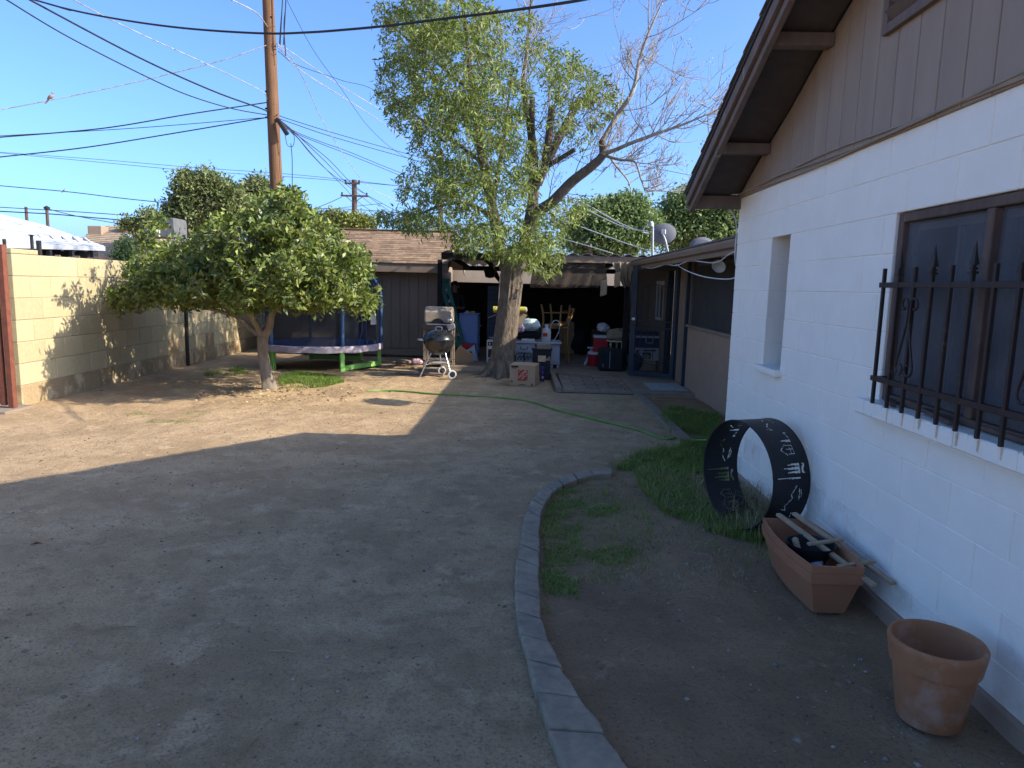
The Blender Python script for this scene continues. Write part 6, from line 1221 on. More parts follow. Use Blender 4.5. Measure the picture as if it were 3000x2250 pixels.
# ------------------------------------------------------------------ trees beyond the yard
def fartree(name, label, blobs, Y, n, leaf, mat, trunk, group='trees beyond the yard', k=7):
    b = blobs[0]; c = aty(b[0], b[1], Y); tr_ = thing(name, label, 'tree', (c.x, Y, 0), group)
    lo = min(aty(q[0], q[1]+q[3], Y).z for q in blobs); P0 = Vector((c.x, Y, -0.05)); ks = [P0, Vector((c.x+0.1, Y, lo*0.6)), Vector((c.x, Y, lo+0.3)), Vector((c.x, Y, c.z))]
    lim = [(ks, [trunk, trunk*0.8, trunk*0.65, trunk*0.3])]+[([Vector((c.x, Y, lo*0.8)), Vector(((c.x+aty(q[0], q[1], Y).x)/2, Y+RNG.normal()*0.4, (lo+aty(q[0], q[1], Y).z)/2)), aty(q[0], q[1], Y)], [trunk*0.5, trunk*0.3, trunk*0.08]) for q in blobs[1:]]
    trunk_mesh(lim, 'trunk', 'bark_dark', tr_, 8)
    pts = sample_blobs(blobs, Y, n, 1.0, 0.6, 4.0); ctr = np.array([aty(q[0], q[1], Y) for q in blobs]); near = ctr[np.argmin(np.linalg.norm(pts[:, None]-ctr[None], axis=2), axis=1)]
    D = unit(pts-near); P = np.repeat(pts, k, 0)+RNG.normal(size=(n*k, 3))*leaf*0.9; LD = np.repeat(D, k, 0)*0.6+RNG.normal(size=P.shape)*0.8
    s = RNG.uniform(0.6, 1.2, len(P))*leaf; V, F = leaves(P, LD, s, s*0.5); rawmesh('crown', V, F, mat, tr_)['kind'] = 'stuff'
fartree('shade_tree', 'broad grey green tree beyond the shed, left of the big utility pole', [(565,570,52,50),(600,545,38,32),(520,615,32,34),(640,615,48,40),(545,530,30,24),(575,630,70,40),(500,650,30,24),(650,570,50,40),(690,600,45,40),(610,520,26,18)], 30, 2600, 0.17, 'leaf_far', 0.25)
fartree('shade_tree', 'rounded green tree standing right behind the big utility pole', [(780,575,42,36),(745,560,30,28),(840,600,34,36),(720,610,38,32),(860,640,30,28),(800,620,60,36),(765,535,18,14)], 32, 2200, 0.17, 'leaf_far', 0.22)
fartree('leafy_tree', 'bright leafy tree behind the porch roof next to the grey dish mast', [(1740,650,75,50),(1800,630,60,45),(1850,610,45,35),(1700,690,60,45),(1870,670,70,50),(1790,700,110,45)], 26, 3000, 0.16, 'leaf_far_cool', 0.25)
fartree('leafy_tree', 'large leafy tree rising behind the satellite dish and white house corner', [(2030,610,90,55),(2110,620,90,60),(1990,680,90,50),(2090,690,110,50),(2160,640,70,60),(1950,660,60,40),(2040,575,45,25)], 28, 3600, 0.17, 'leaf_far_cool', 0.3)
fartree('small_tree', 'small feathery tree top showing above the shed roof left of far pole', [(945,645,35,16),(985,640,30,16),(915,650,20,12)], 34, 380, 0.16, 'leaf_far', 0.1)
fartree('small_tree', 'small yellowish tree top above the shed roof below the far pole', [(1040,648,30,14),(1010,652,25,10),(1075,655,25,10)], 34, 360, 0.16, 'leaf_lemon_new', 0.1)
fartree('small_tree', 'sparse tree top beside the rooftop cooler of the tan house', [(395,655,28,14),(440,640,22,22),(370,660,20,8)], 24, 240, 0.12, 'leaf_far', 0.08)
fartree('small_tree', 'slender green sapling behind the tan block fence', [(368,735,22,30),(375,710,14,14),(360,760,25,16)], 15, 320, 0.075, 'leaf_far_cool', 0.03, k=6)
# ------------------------------------------------------------------ grass and litter
def blades(name, P, h, w, mat, label, lean=0.5, parent=None):
    n = len(P); a = RNG.random(n)*2*np.pi; d = np.stack([np.cos(a), np.sin(a), 0*a], 1); s = np.stack([-np.sin(a), np.cos(a), 0*a], 1)
    H = np.broadcast_to(h, n)[:, None]*RNG.uniform(0.5, 1.15, (n, 1)); ln = RNG.uniform(0.1, lean, (n, 1))*H*1.4; up_ = np.array([0, 0, 1.0]); ww = w*RNG.uniform(0.6, 1.2, (n, 1))
    V = np.stack([P-s*ww/2, P+s*ww/2, P+d*ln*0.35+up_*H*0.62+s*ww*0.4, P+d*ln*0.35+up_*H*0.62-s*ww*0.4, P+d*ln+up_*H*(0.95-0.35*RNG.random((n, 1)))], 1).reshape(-1, 3)
    b_ = np.arange(n)*5; F = np.concatenate([np.stack([b_, b_+1, b_+2, b_+3], 1), np.stack([b_+3, b_+2, b_+4, b_+4], 1)])
    me = bpy.data.meshes.new(name); fl = [tuple(f) if f[2] != f[3] else tuple(f[:3]) for f in F.tolist()]
    me.from_pydata(V.tolist(), [], fl); o = link(name, me, mat, parent); return tag(o, label, 'grass', kind='stuff')
def gpoints(poly_px, n, seed, thr=0.0, sc=0.3):
    Q = np.array([[*gp(u, v)[:2]] for u, v in poly_px]); lo, hi = Q.min(0), Q.max(0); out = []
    while len(out) < n:
        X = lo+RNG.random((4*n, 2))*(hi-lo); ins = np.zeros(len(X), bool); j_ = len(Q)-1
        for i in range(len(Q)):
            xi, yi = Q[i]; xj, yj = Q[j_]; c = ((yi > X[:, 1]) != (yj > X[:, 1])) & (X[:, 0] < (xj-xi)*(X[:, 1]-yi)/(yj-yi+1e-12)+xi); ins ^= c; j_ = i
        nn = 0.65*vnoise(X[:, 0], X[:, 1], sc, seed)+0.35*vnoise(X[:, 0], X[:, 1], sc*0.35, seed+1); ins &= nn > thr+RNG.random(len(X))*0.12
        out += X[ins].tolist()
    X = np.array(out[:n]); return np.column_stack([X, gz(X[:, 0], X[:, 1])-0.004])
g1 = gpoints([(1965,1190),(2105,1215),(2118,1300),(2200,1500),(2300,1560),(2250,1590),(2100,1560),(1950,1500),(1890,1440),(1850,1375),(1800,1365),(1850,1335),(2000,1300),(1960,1260),(1935,1215)], 19000, 21, 0.30)
blades('lawn_grass', g1, 0.095, 0.005, 'grass_long', 'long green grass growing round the fire ring and house corner', 0.9)
g1b = gpoints([(2130,1420),(2330,1500),(2340,1560),(2250,1590),(2120,1540)], 500, 25, 0.2); blades('dry_grass', g1b, 0.24, 0.005, 'grass_dry', 'pale dry grass stalks growing inside the fire ring', 0.8)
g2 = gpoints([(1600,1440),(1650,1412),(1700,1430),(1720,1480),(1820,1470),(1800,1500),(1720,1510),(1690,1560),(1720,1600),(1800,1570),(1880,1580),(1850,1640),(1700,1640),(1600,1650),(1585,1560)], 3800, 31, 0.32, 0.20)
blades('patchy_grass', g2, 0.036, 0.0045, 'grass_long', 'patchy short grass along the inside of the curved edging', 1.0)
g1c = gpoints([(1850,1375),(2100,1400),(2250,1560),(2100,1560),(1950,1500)], 1500, 27, 0.3); blades('dry_grass', g1c, 0.10, 0.004, 'grass_dry', 'straw coloured blades mixed into the long grass by the fire ring', 0.9)
g1d = gpoints([(1930,1180),(2110,1200),(2330,1600),(2200,1660),(2000,1600),(1800,1520),(1740,1400),(1800,1330),(1930,1290)], 2600, 28, 0.3); blades('sparse_grass', g1d, 0.06, 0.0045, 'grass_long', 'thin scattered grass blades round the edge of the long grass', 1.0)
g2d = gpoints([(1590,1420),(1700,1400),(1900,1480),(1950,1640),(1750,1700),(1590,1680)], 3200, 29, 0.25); blades('sparse_grass', g2d, 0.03, 0.0042, 'grass_long', 'scattered short blades between the grass patches in the bed', 1.1)
g2b = gpoints([(1590,1660),(1700,1660),(1690,1780),(1600,1790),(1590,1720)], 900, 33, 0.48, 0.15); blades('patchy_grass', g2b, 0.035, 0.0045, 'grass_long', 'sparse grass tufts in the bed beside the near edging blocks', 1.0)
g2c = gpoints([(1700,1560),(2100,1560),(2200,1700),(2000,1720),(1700,1700)], 700, 35, 0.40, 0.35); blades('dry_grass', g2c, 0.03, 0.004, 'grass_dry', 'thin dry grass scattered over the planting bed', 1.2)
g3 = gpoints([(815,1110),(850,1090),(920,1092),(985,1105),(1010,1120),(960,1132),(880,1142),(830,1140)], 7000, 41, 0.28, 0.3); blades('sunny_grass', g3, 0.09, 0.007, 'grass_sunny', 'bright green tuft of grass in the sun beside the citrus trunk', 0.9)
g4 = gpoints([(590,1090),(700,1075),(740,1085),(700,1100),(600,1100)], 900, 43, 0.4, 0.2); blades('sunny_grass', g4, 0.06, 0.007, 'grass_sunny', 'small grass tufts in the dappled shade under the citrus tree', 0.9)
for i, (u, v) in enumerate(((575, 1212), (405, 1212), (545, 1237), (465, 1236), (960, 1150), (1330, 1148), (1000, 1210), (1090, 1208))):
    gg_ = gpoints([(u-45, v-3), (u, v-6), (u+45, v-2), (u+40, v+4), (u-30, v+5)], 170 if i < 4 else 50, 50+i, 0.25, 0.12); blades('weed_patch', gg_, 0.018, 0.006, 'grass_sunny', 'thin flat weed patch on the sunlit dirt', 1.3)['group'] = 'weed patches on the dirt'
def scatter(name, n, region, mat, label, cat, size, seed, flat=False, thr=0.0):
    x = RNG.uniform(region[0], region[1], n*3); y = region[2]+(region[3]-region[2])*RNG.random(n*3)**1.4; kp = (vnoise(x, y, 0.5, seed) > thr)
    x = x[kp][:n]; y = y[kp][:n]; m = len(x); z = gz(x, y); s = size*RNG.lognormal(0, 0.55, m)
    if flat:
        V, F = leaves(np.column_stack([x, y, z+0.006]), np.column_stack([RNG.normal(size=m), RNG.normal(size=m), RNG.normal(size=m)*0.25]), s, s*0.38)
    else:
        oc = np.array([[1,0,0],[0,1,0],[-1,0,0],[0,-1,0],[0,0,1],[0,0,-1]], float); oc = oc[None]*s[:, None, None]*RNG.uniform(0.55, 1.2, (m, 6, 1))*np.array([1, 1, 0.6]); a = RNG.random(m)*6.28
        ca, sa = np.cos(a)[:, None], np.sin(a)[:, None]; V = np.stack([oc[..., 0]*ca-oc[..., 1]*sa+x[:, None], oc[..., 0]*sa+oc[..., 1]*ca+y[:, None], oc[..., 2]+z[:, None]+0.002], -1).reshape(-1, 3)
        tri = np.array([[0,1,4],[1,2,4],[2,3,4],[3,0,4],[1,0,5],[2,1,5],[3,2,5],[0,3,5]]); F = (np.arange(m)[:, None, None]*6+tri[None]).reshape(-1, 3)
    return tag(rawmesh(name, V, F, mat), label, cat, kind='stuff')
scatter('gravel', 14000, (-6, 2.0, 1.6, 11), 'pebble', 'small gravel and dirt clods scattered over the yard', 'gravel', 0.0040, 3)
scatter('dirt_clods', 5000, (-5, 1.9, 1.6, 9), 'clod', 'dark crumbs of soil scattered over the yard and bed', 'soil', 0.0036, 5)
scatter('fallen_leaves', 170, (-5.5, 1.8, 1.7, 12), 'litter', 'fallen yellow and brown leaves scattered over the dirt', 'leaves', 0.022, 8, True)
mg = RNG.normal(size=(420, 2))*np.array([0.75, 0.55])+np.array([-3.7, 9.95]); V, F = leaves(np.column_stack([mg, gz(mg[:, 0], mg[:, 1])+0.008]), RNG.normal(size=(420, 3))*np.array([1, 1, 0.25]), 0.055, 0.024); tag(rawmesh('leaf_litter', V, F, 'litter'), 'dry leaf litter on the ground under the citrus tree', 'leaves', kind='stuff')
paths = []
for q in range(60):
    x, y = RNG.uniform(-2, 1.8), RNG.uniform(1.9, 8); a = RNG.random()*6.28; l_ = RNG.uniform(0.04, 0.16); z = float(gz(x, y))+0.006; dx, dy = math.cos(a)*l_, math.sin(a)*l_
    paths.append((np.array([[x, y, z], [x+dx*0.5+RNG.normal()*0.01, y+dy*0.5, z+0.006], [x+dx, y+dy, z]]), [0.002, 0.0022, 0.0012]))
V, F = tubes(paths, 4); tag(rawmesh('fallen_twigs', V, F, 'grass_dry'), 'thin dry twigs scattered over the dirt', 'twigs', kind='stuff')
# ------------------------------------------------------------------ utility poles
YP = 18.4; pb_ = aty(812, 600, YP); ptp = aty(783, -60, YP)
pole = thing('utility_pole', 'tall brown wooden utility pole rising behind the citrus tree', 'utility pole', (pb_.x+0.05, YP, 0))
MB().tube([(pb_.x+0.02, YP, -0.1), (pb_.x, YP, 3.5), (ptp.x, YP, ptp.z), (ptp.x-0.02, YP, 10.5)], [0.175, 0.160, 0.137, 0.125], 20).build('shaft', 'pole_wood', pole, smooth=True)
c = aty(828, 372, YP-0.2); MB().obox((c.x, c.y, c.z), (Vector((0.55, 0, -0.83)), Vector((0, 1, 0)), Vector((0.83, 0, 0.55))), (0.22, 0.06, 0.055)).build('splice_case', 'black_metal', pole, bevel=0.03)
for v in (50, 132, 268, 318, 344): a = aty(783, v, YP-0.1); MB().tube([(a.x-0.05, YP-0.1, a.z), (a.x+0.12, YP-0.1, a.z)], 0.025, 8).build('bracket', 'black_metal', pole)
for v in (150, 300, 420, 520): a = aty(815, v, YP-0.1); MB().lathe([(0.0, -0.01), (0.012, 0.0), (0.0, 0.012)], (a.x-0.03, YP-0.15, a.z), 8).build('bolt', 'galv', pole)
def farpole(label, u, vt, vb, y, r, arms):
    t = aty(u, vt, y); p = thing('utility_pole', label, 'utility pole', (t.x, y, 0), 'distant utility poles')
    MB().tube([(t.x, y, -0.1), (t.x, y, t.z)], [r*1.2, r], 10).build('shaft', 'far_pole', p, smooth=True)
    for (va, ul, ur, brace) in arms:
        a = aty(ul, va, y); b = aty(ur, va, y); ca = MB().beam((a.x, y-r, a.z), (b.x, y-r, a.z), 0.10, 0.11).build('crossarm', 'far_pole', p)
        for q in (0.05, 0.95): MB().lathe([(0.03, 0.0), (0.06, 0.04), (0.05, 0.10), (0.07, 0.14), (0.0, 0.18)], (a.x+(b.x-a.x)*q, y-r, a.z+0.05), 8).build('insulator', 'black_metal', ca)
        if brace:
            for q in (0.2, 0.8): MB().tube([(a.x+(b.x-a.x)*q, y-r-0.03, a.z-0.04), (t.x, y-r-0.03, a.z-0.45)], 0.025, 6).build('brace', 'far_pole', p)
    return p
farpole('distant dark pole with two crossarms rising above the shed roof', 1038, 527, 655, 46, 0.16, ((538, 1012, 1056, False), (574, 1000, 1080, True)))
farpole('slim pole with short side arm half hidden in the ash tree leaves', 1293, 440, 690, 32, 0.11, ((462, 1248, 1296, False),))
farpole('thin bare pole standing behind the white roof on the left', 76, 606, 700, 40, 0.08, ())
p_ = farpole('short service pole with a cap behind the white roof on the left', 137, 612, 720, 22, 0.045, ())
a = aty(137, 610, 22); MB().lathe([(0.0, -0.05), (0.08, -0.03), (0.09, 0.03), (0.0, 0.08)], (a.x, 22, a.z), 12).build('weatherhead', 'black_metal', p_)
# ------------------------------------------------------------------ overhead wires
def wire(pts, Y, r, mat, label, group='overhead wires', twist=0.0):
    Q = pxline(pts, Y)
    if pts[0][0] <= 5 or pts[0][1] <= 5: Q = [Q[0]+(Q[0]-Q[1]).normalized()*14]+Q      # wires run on beyond the frame
    if pts[-1][1] <= 0: Q = Q+[Q[-1]+(Q[-1]-Q[-2]).normalized()*1.5]
    P = spline(Q, 8)
    if twist:
        P2 = []
        for i in range(len(P)-1):
            for q in range(4): P2.append(P[i].lerp(P[i+1], q/4))
        P = P2+[P[-1]]; mb = MB()
        for s in (0, math.pi): mb.tube([p+Vector((0, math.cos(i*0.55+s), math.sin(i*0.55+s)))*twist for i, p in enumerate(P)], r, 5)
        o = mb.build('overhead_wire', mat, smooth=True)
    else: o = MB().tube(P, r, 6).build('overhead_wire', mat, smooth=True)
    return tag(o, label, 'wire', group)
YQ = YP-0.12
wire([(60,-12),(180,22),(300,48),(450,72),(600,88),(780,98),(900,95),(1000,88),(1150,74),(1300,55),(1450,37),(1560,22),(1680,4),(1760,-12)], (13, 7.5), 0.016, 'wire_black', 'thick black cable crossing in front of the big pole and tree top', None)
wire([(0,-14),(20,0),(200,108),(440,230),(560,282),(680,318),(783,337)], (11, YQ), 0.012, 'wire_black', 'black wire sloping to the big pole, lowest of the steep ones')
wire([(70,-10),(88,0),(400,165),(620,265),(765,318),(783,328)], (11, YQ), 0.016, 'wire_black', 'thick dark wire sloping to the middle of the big pole')
wire([(200,-8),(217,0),(320,55),(450,117),(600,185),(760,263),(783,290)], (11, YQ), 0.010, 'wire_alu', 'pale twisted wire sloping steeply to the big pole')
wire([(-20,326),(0,322),(150,293),(300,262),(440,230),(650,177),(783,132)], (16, YQ), 0.011, 'wire_alu', 'twisted grey wire with a dove on it left of the big pole')
wire([(-20,404),(0,402),(300,376),(550,335),(783,300)], (15, YQ), 0.014, 'wire_black', 'upper of three shallow black wires left of the big pole')
wire([(-20,400),(0,398),(400,375),(783,344)], (15, YQ), 0.008, 'wire_black', 'thin middle one of three shallow wires left of the big pole')
wire([(-20,463),(0,460),(250,432),(500,392),(783,344)], (15, YQ), 0.014, 'wire_black', 'lowest of three shallow black wires left of the big pole')
wire([(672,-8),(680,0),(740,30),(765,52),(783,78)], (14, YQ), 0.014, 'wire_alu', 'pale thick wire curving to the top of the big pole')
wire([(0,448),(300,476),(560,500),(900,522),(1300,556)], (60, 60), 0.02, 'wire_black', 'faint distant wire high behind the big tree on the left', 'distant wires'); wire([(0,446),(300,468),(560,490),(900,515),(1300,560)], (62, 62), 0.02, 'wire_black', 'second faint distant wire just above the other', 'distant wires')
wire([(0,544),(200,562),(350,580),(490,594),(700,610)], (40, 40), 0.025, 'wire_black', 'dark distant wire with a tiny bird above the white roof', 'distant wires')
wire([(0,607),(200,619),(350,629),(520,640)], (38, 38), 0.022, 'wire_black', 'upper of two dark wires just above the white roof', 'distant wires'); wire([(0,619),(150,627),(300,640),(520,658)], (30, 30), 0.024, 'wire_black', 'lower thicker of two wires just above the white roof', 'distant wires'); wire([(140,612),(190,625),(260,640),(420,668)], (22, 24), 0.012, 'wire_black', 'thin wire from the capped service pole to the tan roof', 'distant wires')
R0 = YP-0.15
wire([(808,126),(850,165),(875,205),(905,265),(935,335),(985,420),(1040,500),(1080,548),(1140,578),(1210,598)], (R0, 26), 0.011, 'wire_alu', 'pale twisted wire dropping from the big pole towards the far pole')
wire([(812,135),(880,205),(1000,282),(1100,345),(1190,410),(1290,470)], (R0, 31), 0.013, 'wire_alu', 'pale twisted wire from the big pole to the slim pole in the ash')
wire([(812,128),(850,150),(980,240),(1100,312),(1180,352),(1290,455)], (R0, 31), 0.012, 'wire_alu', 'upper pale wire from the big pole into the ash leaves')
wire([(815,150),(870,190),(1000,235),(1120,280),(1290,450)], (R0, 31), 0.009, 'wire_black', 'dark thin wire from the big pole into the ash leaves')
for k, (dv, lb) in enumerate(((0, 'upper of two parallel black wires running right from the splice box'), (9, 'lower of two parallel black wires running right from the splice box'))): wire([(812,336+dv),(850,350+dv),(1000,396+dv*1.4),(1280,474+dv*1.3),(1420,505+dv)], (R0, 30), 0.011, 'wire_black', lb)
for k, (e, lb) in enumerate((((1280,560), 'black wire sloping from the splice bundle to the shed roof side'), ((1280,545), 'black wire just above another sloping to the shed roof side'))): wire([(812,352),(870,392-k*4),(950,425-k*6),(1020,452-k*8),(1150,505-k*8),e], (R0, 30), 0.010, 'wire_black', lb)
for k, (pp, lb) in enumerate((([(812,345),(860,385),(950,470),(1020,538),(1100,585),(1200,640)], 'wire of the steep bundle nearest the far crossarm pole'), ([(812,350),(862,392),(930,470),(1000,540),(1060,600),(1130,640)], 'wire in the middle of the steep bundle right of the big pole'), ([(812,355),(868,400),(910,450),(960,500),(1020,545),(1090,600)], 'lowest wire of the steep bundle right of the big pole'), ([(812,348),(870,395),(960,465),(1040,545),(1140,618),(1190,645)], 'outer wire of the steep bundle right of the big pole'))): wire(pp, (R0, 44), 0.013, 'wire_black', lb)
wire([(838,-8),(850,20),(920,150),(1000,260),(1080,372),(1170,450),(1250,482),(1330,500)], (16, 30), 0.007, 'wire_black', 'thin dark wire crossing the pale ones between pole and ash')
for (u0, u1, ve, lb) in ((822, 819, 128, 'dark cable hanging down close to the right side of the big pole'), (832, 837, 165, 'dark cable hanging beside the big pole, ending at the splice')): wire([(u0+6,-8),(u0+4,30),(u0,80),(u1,ve)], (R0, R0), 0.013, 'wire_black', lb)
wire([(852,420),(856,470),(856,568)], (R0, R0), 0.010, 'wire_black', 'loose cable end hanging straight down from the splice bundle')
wire([(835,395),(842,425),(858,428),(862,400),(850,385)], (R0, R0), 0.008, 'wire_black', 'small drooping loop of cable under the splice box')
wire([(880,625),(950,600),(1000,578)], (40, 46), 0.02, 'wire_black', 'dark wire climbing from the trees to the far crossarm', 'distant wires'); wire([(880,612),(1000,612),(1150,622),(1300,640)], (50, 50), 0.022, 'wire_black', 'level dark wire passing the far crossarm pole', 'distant wires'); wire([(878,635),(980,612),(1120,596)], (48, 48), 0.016, 'wire_black', 'thin wire rising past the far crossarm pole', 'distant wires')
# wires to the mast
m_ = (1912, 660)
wire([(1640,560),(1720,600),(1800,645),(1860,672),(1895,676)], (15, masttop.y), 0.010, 'cable_white', 'upper white service wire running to the porch mast'); wire([(1690,598),(1760,635),(1830,666),(1900,680)], (14, masttop.y), 0.010, 'cable_white', 'lower white service wire running to the porch mast')
wire([(1600,625),(1710,667),(1800,700),(1880,728),(1945,742)], (16, masttop.y), 0.009, 'cable_white', 'white wire sagging down to the porch roof edge'); wire([(1560,680),(1650,700),(1730,722),(1795,742)], (16, 13.7), 0.008, 'cable_white', 'white wire ending at the corrugated patio roof')
wire([(1650,566),(1760,578),(1900,592),(2040,604)], (45, 45), 0.02, 'wire_black', 'dark distant wire crossing above the leafy trees on the right', 'distant wires'); wire([(1650,578),(1760,592),(1900,606),(2040,618)], (45, 45), 0.02, 'wire_black', 'lower dark distant wire above the leafy trees on the right', 'distant wires'); wire([(1800,478),(1900,490),(1985,506),(2060,520)], (45, 45), 0.016, 'wire_black', 'thin distant wire below the bare branches near the gable', 'distant wires')
# birds
def bird(label, u, v, Y, s):
    c = aty(u, v, Y); b = thing('bird', label, 'bird', tuple(c), 'birds on wires')
    ax = (Vector((0, 1, 0)), Vector((-0.55, 0, 0.83)), Vector((0.83, 0, 0.55)))
    MB().lathe([(0.0, -0.16*s), (0.03*s, -0.12*s), (0.07*s, -0.02*s), (0.075*s, 0.05*s), (0.05*s, 0.11*s), (0.0, 0.14*s)], c+Vector((0, 0, 0.10*s)), 14, ax).build('body', 'feather', b, smooth=True)
    MB().lathe([(0.0, -0.04*s), (0.036*s, -0.02*s), (0.04*s, 0.01*s), (0.0, 0.045*s)], c+Vector((0.09*s, 0, 0.25*s)), 12).tube([c+Vector((0.12*s, 0, 0.25*s)), c+Vector((0.165*s, 0, 0.24*s))], [0.012*s, 0.003*s], 6).build('head', 'feather', b, smooth=True)
    MB().prism([c+Vector((-0.05*s, -0.03*s, 0.04*s)), c+Vector((-0.04*s, 0.03*s, 0.05*s)), c+Vector((-0.20*s, 0.035*s, -0.14*s)), c+Vector((-0.22*s, -0.035*s, -0.13*s))], (0.0, 0, 0.012*s)).build('tail', 'feather', b)
    for q in (-1, 1): MB().tube([c+Vector((0.0, q*0.02*s, 0.06*s)), c+Vector((0.0, q*0.015*s, -0.005))], 0.006*s, 5).build('leg', 'pink_cloth', b)
bird('brown dove perched on the twisted grey wire', 148, 293, 16.4, 0.62); bird('tiny dark bird on the distant wire above the white roof', 187, 561, 40, 0.6)
# ------------------------------------------------------------------ neighbouring roofs on the left
nb_ = thing('white_roof_house', 'low white roofed neighbouring building behind the tan fence', 'building', (-13.5, 18.0, 0))
def w3(u, v, y): return aty(u, v, y)
e0 = w3(-140, 722, 13.0); e1 = w3(306, 735, 16.5); r0_ = w3(-200, 590, 17.0); r1_ = w3(120, 668, 20.0)
dvec = (e1-e0); zv = Vector((0, 0, 0.10))
MB().prism([e0, e1, e1+zv, e0+zv], Vector((0.06, -0.06, 0))).build('fascia', 'roof_white', nb_)
rr_ = MB()
for k in range(14):
    a = e0.lerp(r0_, k/14); b = e1.lerp(r1_, k/14); a2 = e0.lerp(r0_, (k+1.08)/14); b2 = e1.lerp(r1_, (k+1.08)/14); lz = Vector((0, 0, 0.11)); tz = Vector((0, 0, 0.012))
    rr_.add([a+lz+tz, b+lz+tz, b2+lz, a2+lz, a+lz, b+lz, b2+lz-tz, a2+lz-tz], [(0,1,2,3),(7,6,5,4),(0,4,5,1),(1,5,6,2),(2,6,7,3),(3,7,4,0)])
rr_.build('roof', 'roof_white', nb_)
for k in range(11):
    t = 0.06+k*0.088; p = e0.lerp(e1, t); q = p+(r0_-e0)*0.25; MB().beam(p+Vector((0, 0, 0.02)), q+Vector((0, 0, 0.02)), 0.05, 0.10).build('rafter', 'roof_white', nb_)
bk = (r0_-e0); MB().prism([e0+bk*0.12+Vector((0, 0, -0.05)), e1+bk*0.12+Vector((0, 0, -0.05)), Vector((e1.x+bk.x*0.12, e1.y+bk.y*0.12, -0.05)), Vector((e0.x+bk.x*0.12, e0.y+bk.y*0.12, -0.05))], bk.normalized()*0.1).build('wall', 'dark_room', nb_)
for k in range(6): p = e0.lerp(e1, 0.1+k*0.16); MB().box(p.x-0.04, p.x+0.04, p.y-0.04, p.y+0.04, 0, p.z+0.02).build('post', 'black_metal', nb_)
th_ = thing('tan_house', 'tan shingle roofed house with rooftop vents beyond the white roof', 'house', (-18, 34, 0))
YT = 30
A1_ = w3(140, 742, YT); A2_ = w3(520, 760, YT); R1_ = w3(312, 661, YT+3.5); R2_ = w3(440, 672, YT+3.5); B1_ = Vector((A1_.x, YT+7, A1_.z)); B2_ = Vector((A2_.x+1.0, YT+7, A2_.z))
def roofplane(a, b, c, d, n): 
    mb = MB()
    for k in range(n):
        p = a.lerp(d, k/n); q = b.lerp(c, k/n); p2 = a.lerp(d, (k+1.1)/n if k < n-1 else 1); q2 = b.lerp(c, (k+1.1)/n if k < n-1 else 1); t = Vector((0, 0, 0.05)); m = 16
        for s in range(m):
            if (q-p).length < 0.05: continue
            u0 = s/m+(0.5/m if k % 2 else 0); u1 = min(u0+0.97/m, 1)
            if u0 >= 1: continue
            mb.add([p.lerp(q, u0)+t, p.lerp(q, u1)+t, p2.lerp(q2, u1)+t*0.2, p2.lerp(q2, u0)+t*0.2, p.lerp(q, u0), p.lerp(q, u1)], [(0,1,2,3),(4,5,1,0)])
    return mb
roofplane(A1_, A2_, R2_, R1_, 16).build('front_roof', 'roof_tan', th_); roofplane(A2_, B2_, R2_+Vector((0.01, 0, 0)), R2_, 14).build('hip_roof', 'roof_tan', th_)
MB().add([A1_-Vector((0, 0, 0.02)), A2_-Vector((0, 0, 0.02)), R2_-Vector((0, 0, 0.02)), R1_-Vector((0, 0, 0.02)), B1_, B2_], [(0,1,2,3),(1,5,2),(3,2,5,4),(0,3,4)]).build('roof_deck', 'roof_tan', th_)
MB().box(A1_.x+0.4, A2_.x-0.4, YT+0.4, YT+6.6, -0.05, A1_.z+0.02).build('wall', 'far_wall', th_)
MB().beam(A1_+Vector((0, -0.02, -0.08)), A2_+Vector((0, -0.02, -0.08)), 0.05, 0.16).build('fascia', 'fascia_tan', th_)
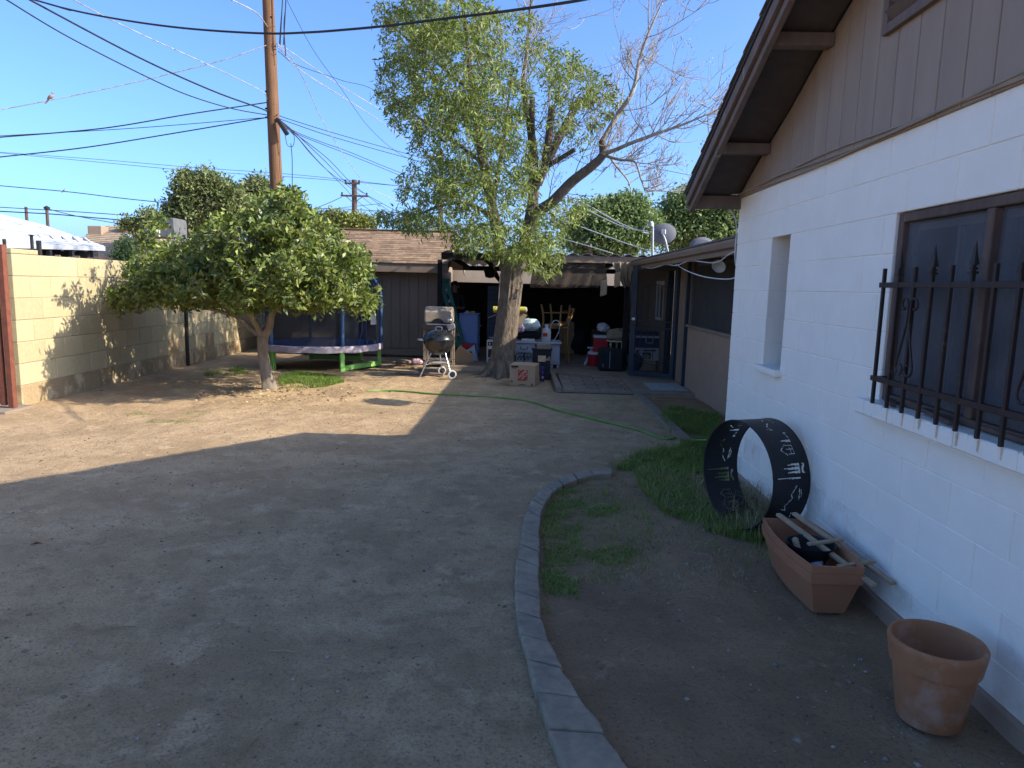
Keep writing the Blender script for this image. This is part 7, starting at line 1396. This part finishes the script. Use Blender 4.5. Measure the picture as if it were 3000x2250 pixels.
v1 = w3(288, 672, YT+2.6); bxv = MB().box(v1.x-0.32, v1.x+0.32, v1.y-0.3, v1.y+0.3, v1.z-0.3, v1.z+0.14).build('roof_vent', 'roof_tan', th_, bevel=0.03)
v2 = w3(370, 668, YT+2.8); MB().lathe([(0.2, -0.4), (0.2, 0.0), (0.27, 0.02), (0.28, 0.25), (0.2, 0.32), (0.0, 0.34)], v2, 16).build('flue', M('flue_brown', (0.16, 0.09, 0.07), None, 5, 0.7), th_, smooth=True)
v3 = w3(378, 693, YT+1.5); MB().tube([v3-Vector((0, 0, 0.4)), v3, v3+Vector((-0.15, -0.1, 0.05))], 0.12, 10).build('roof_pipe', 'galv', th_, smooth=True); v3 = w3(398, 694, YT+1.4); MB().tube([v3-Vector((0, 0, 0.4)), v3+Vector((0, 0, 0.08))], 0.05, 8).build('roof_pipe', 'black_metal', th_)
cl_ = thing('evaporative_cooler', 'grey metal evaporative cooler box on a stand beside the tan roof', 'cooler', (w3(462, 680, 28).x, 28.5, 0))
c0 = w3(418, 694, 28); c1 = w3(508, 638, 28)
MB().box(c0.x, c1.x, 28, 29.1, c0.z, c1.z).build('cabinet', M('cooler_grey', (0.13, 0.135, 0.14), None, 4, 0.6), cl_, bevel=0.03); MB().box(c0.x+0.06, c0.x+0.62, 27.97, 27.999, c0.z+0.08, c1.z-0.10).build('side_panel', M('cooler_blue', (0.14, 0.19, 0.27), None, 4, 0.5), cl_)
MB().box(c0.x+0.66, c0.x+0.70, 27.96, 27.998, c0.z+0.02, c1.z-0.04).build('edge_strip', 'white_alu', cl_)
for x in (c0.x+0.05, c1.x-0.05): MB().box(x-0.04, x+0.04, 28.1, 28.2, -0.05, c0.z).build('stand_leg', 'galv', cl_)
# pickets along the fence behind
for k in range(11):
    u = 130+k*19; c = aty(u, 752+k*0.8, 12.2); o = MB().box(c.x-0.045, c.x+0.045, 12.2, 12.22, -0.05, c.z+0.02*(k % 3)).build('fence_picket', 'old_wood'); tag(o, 'grey wooden picket top showing above the tan block fence', 'picket', 'wooden pickets behind the block fence')
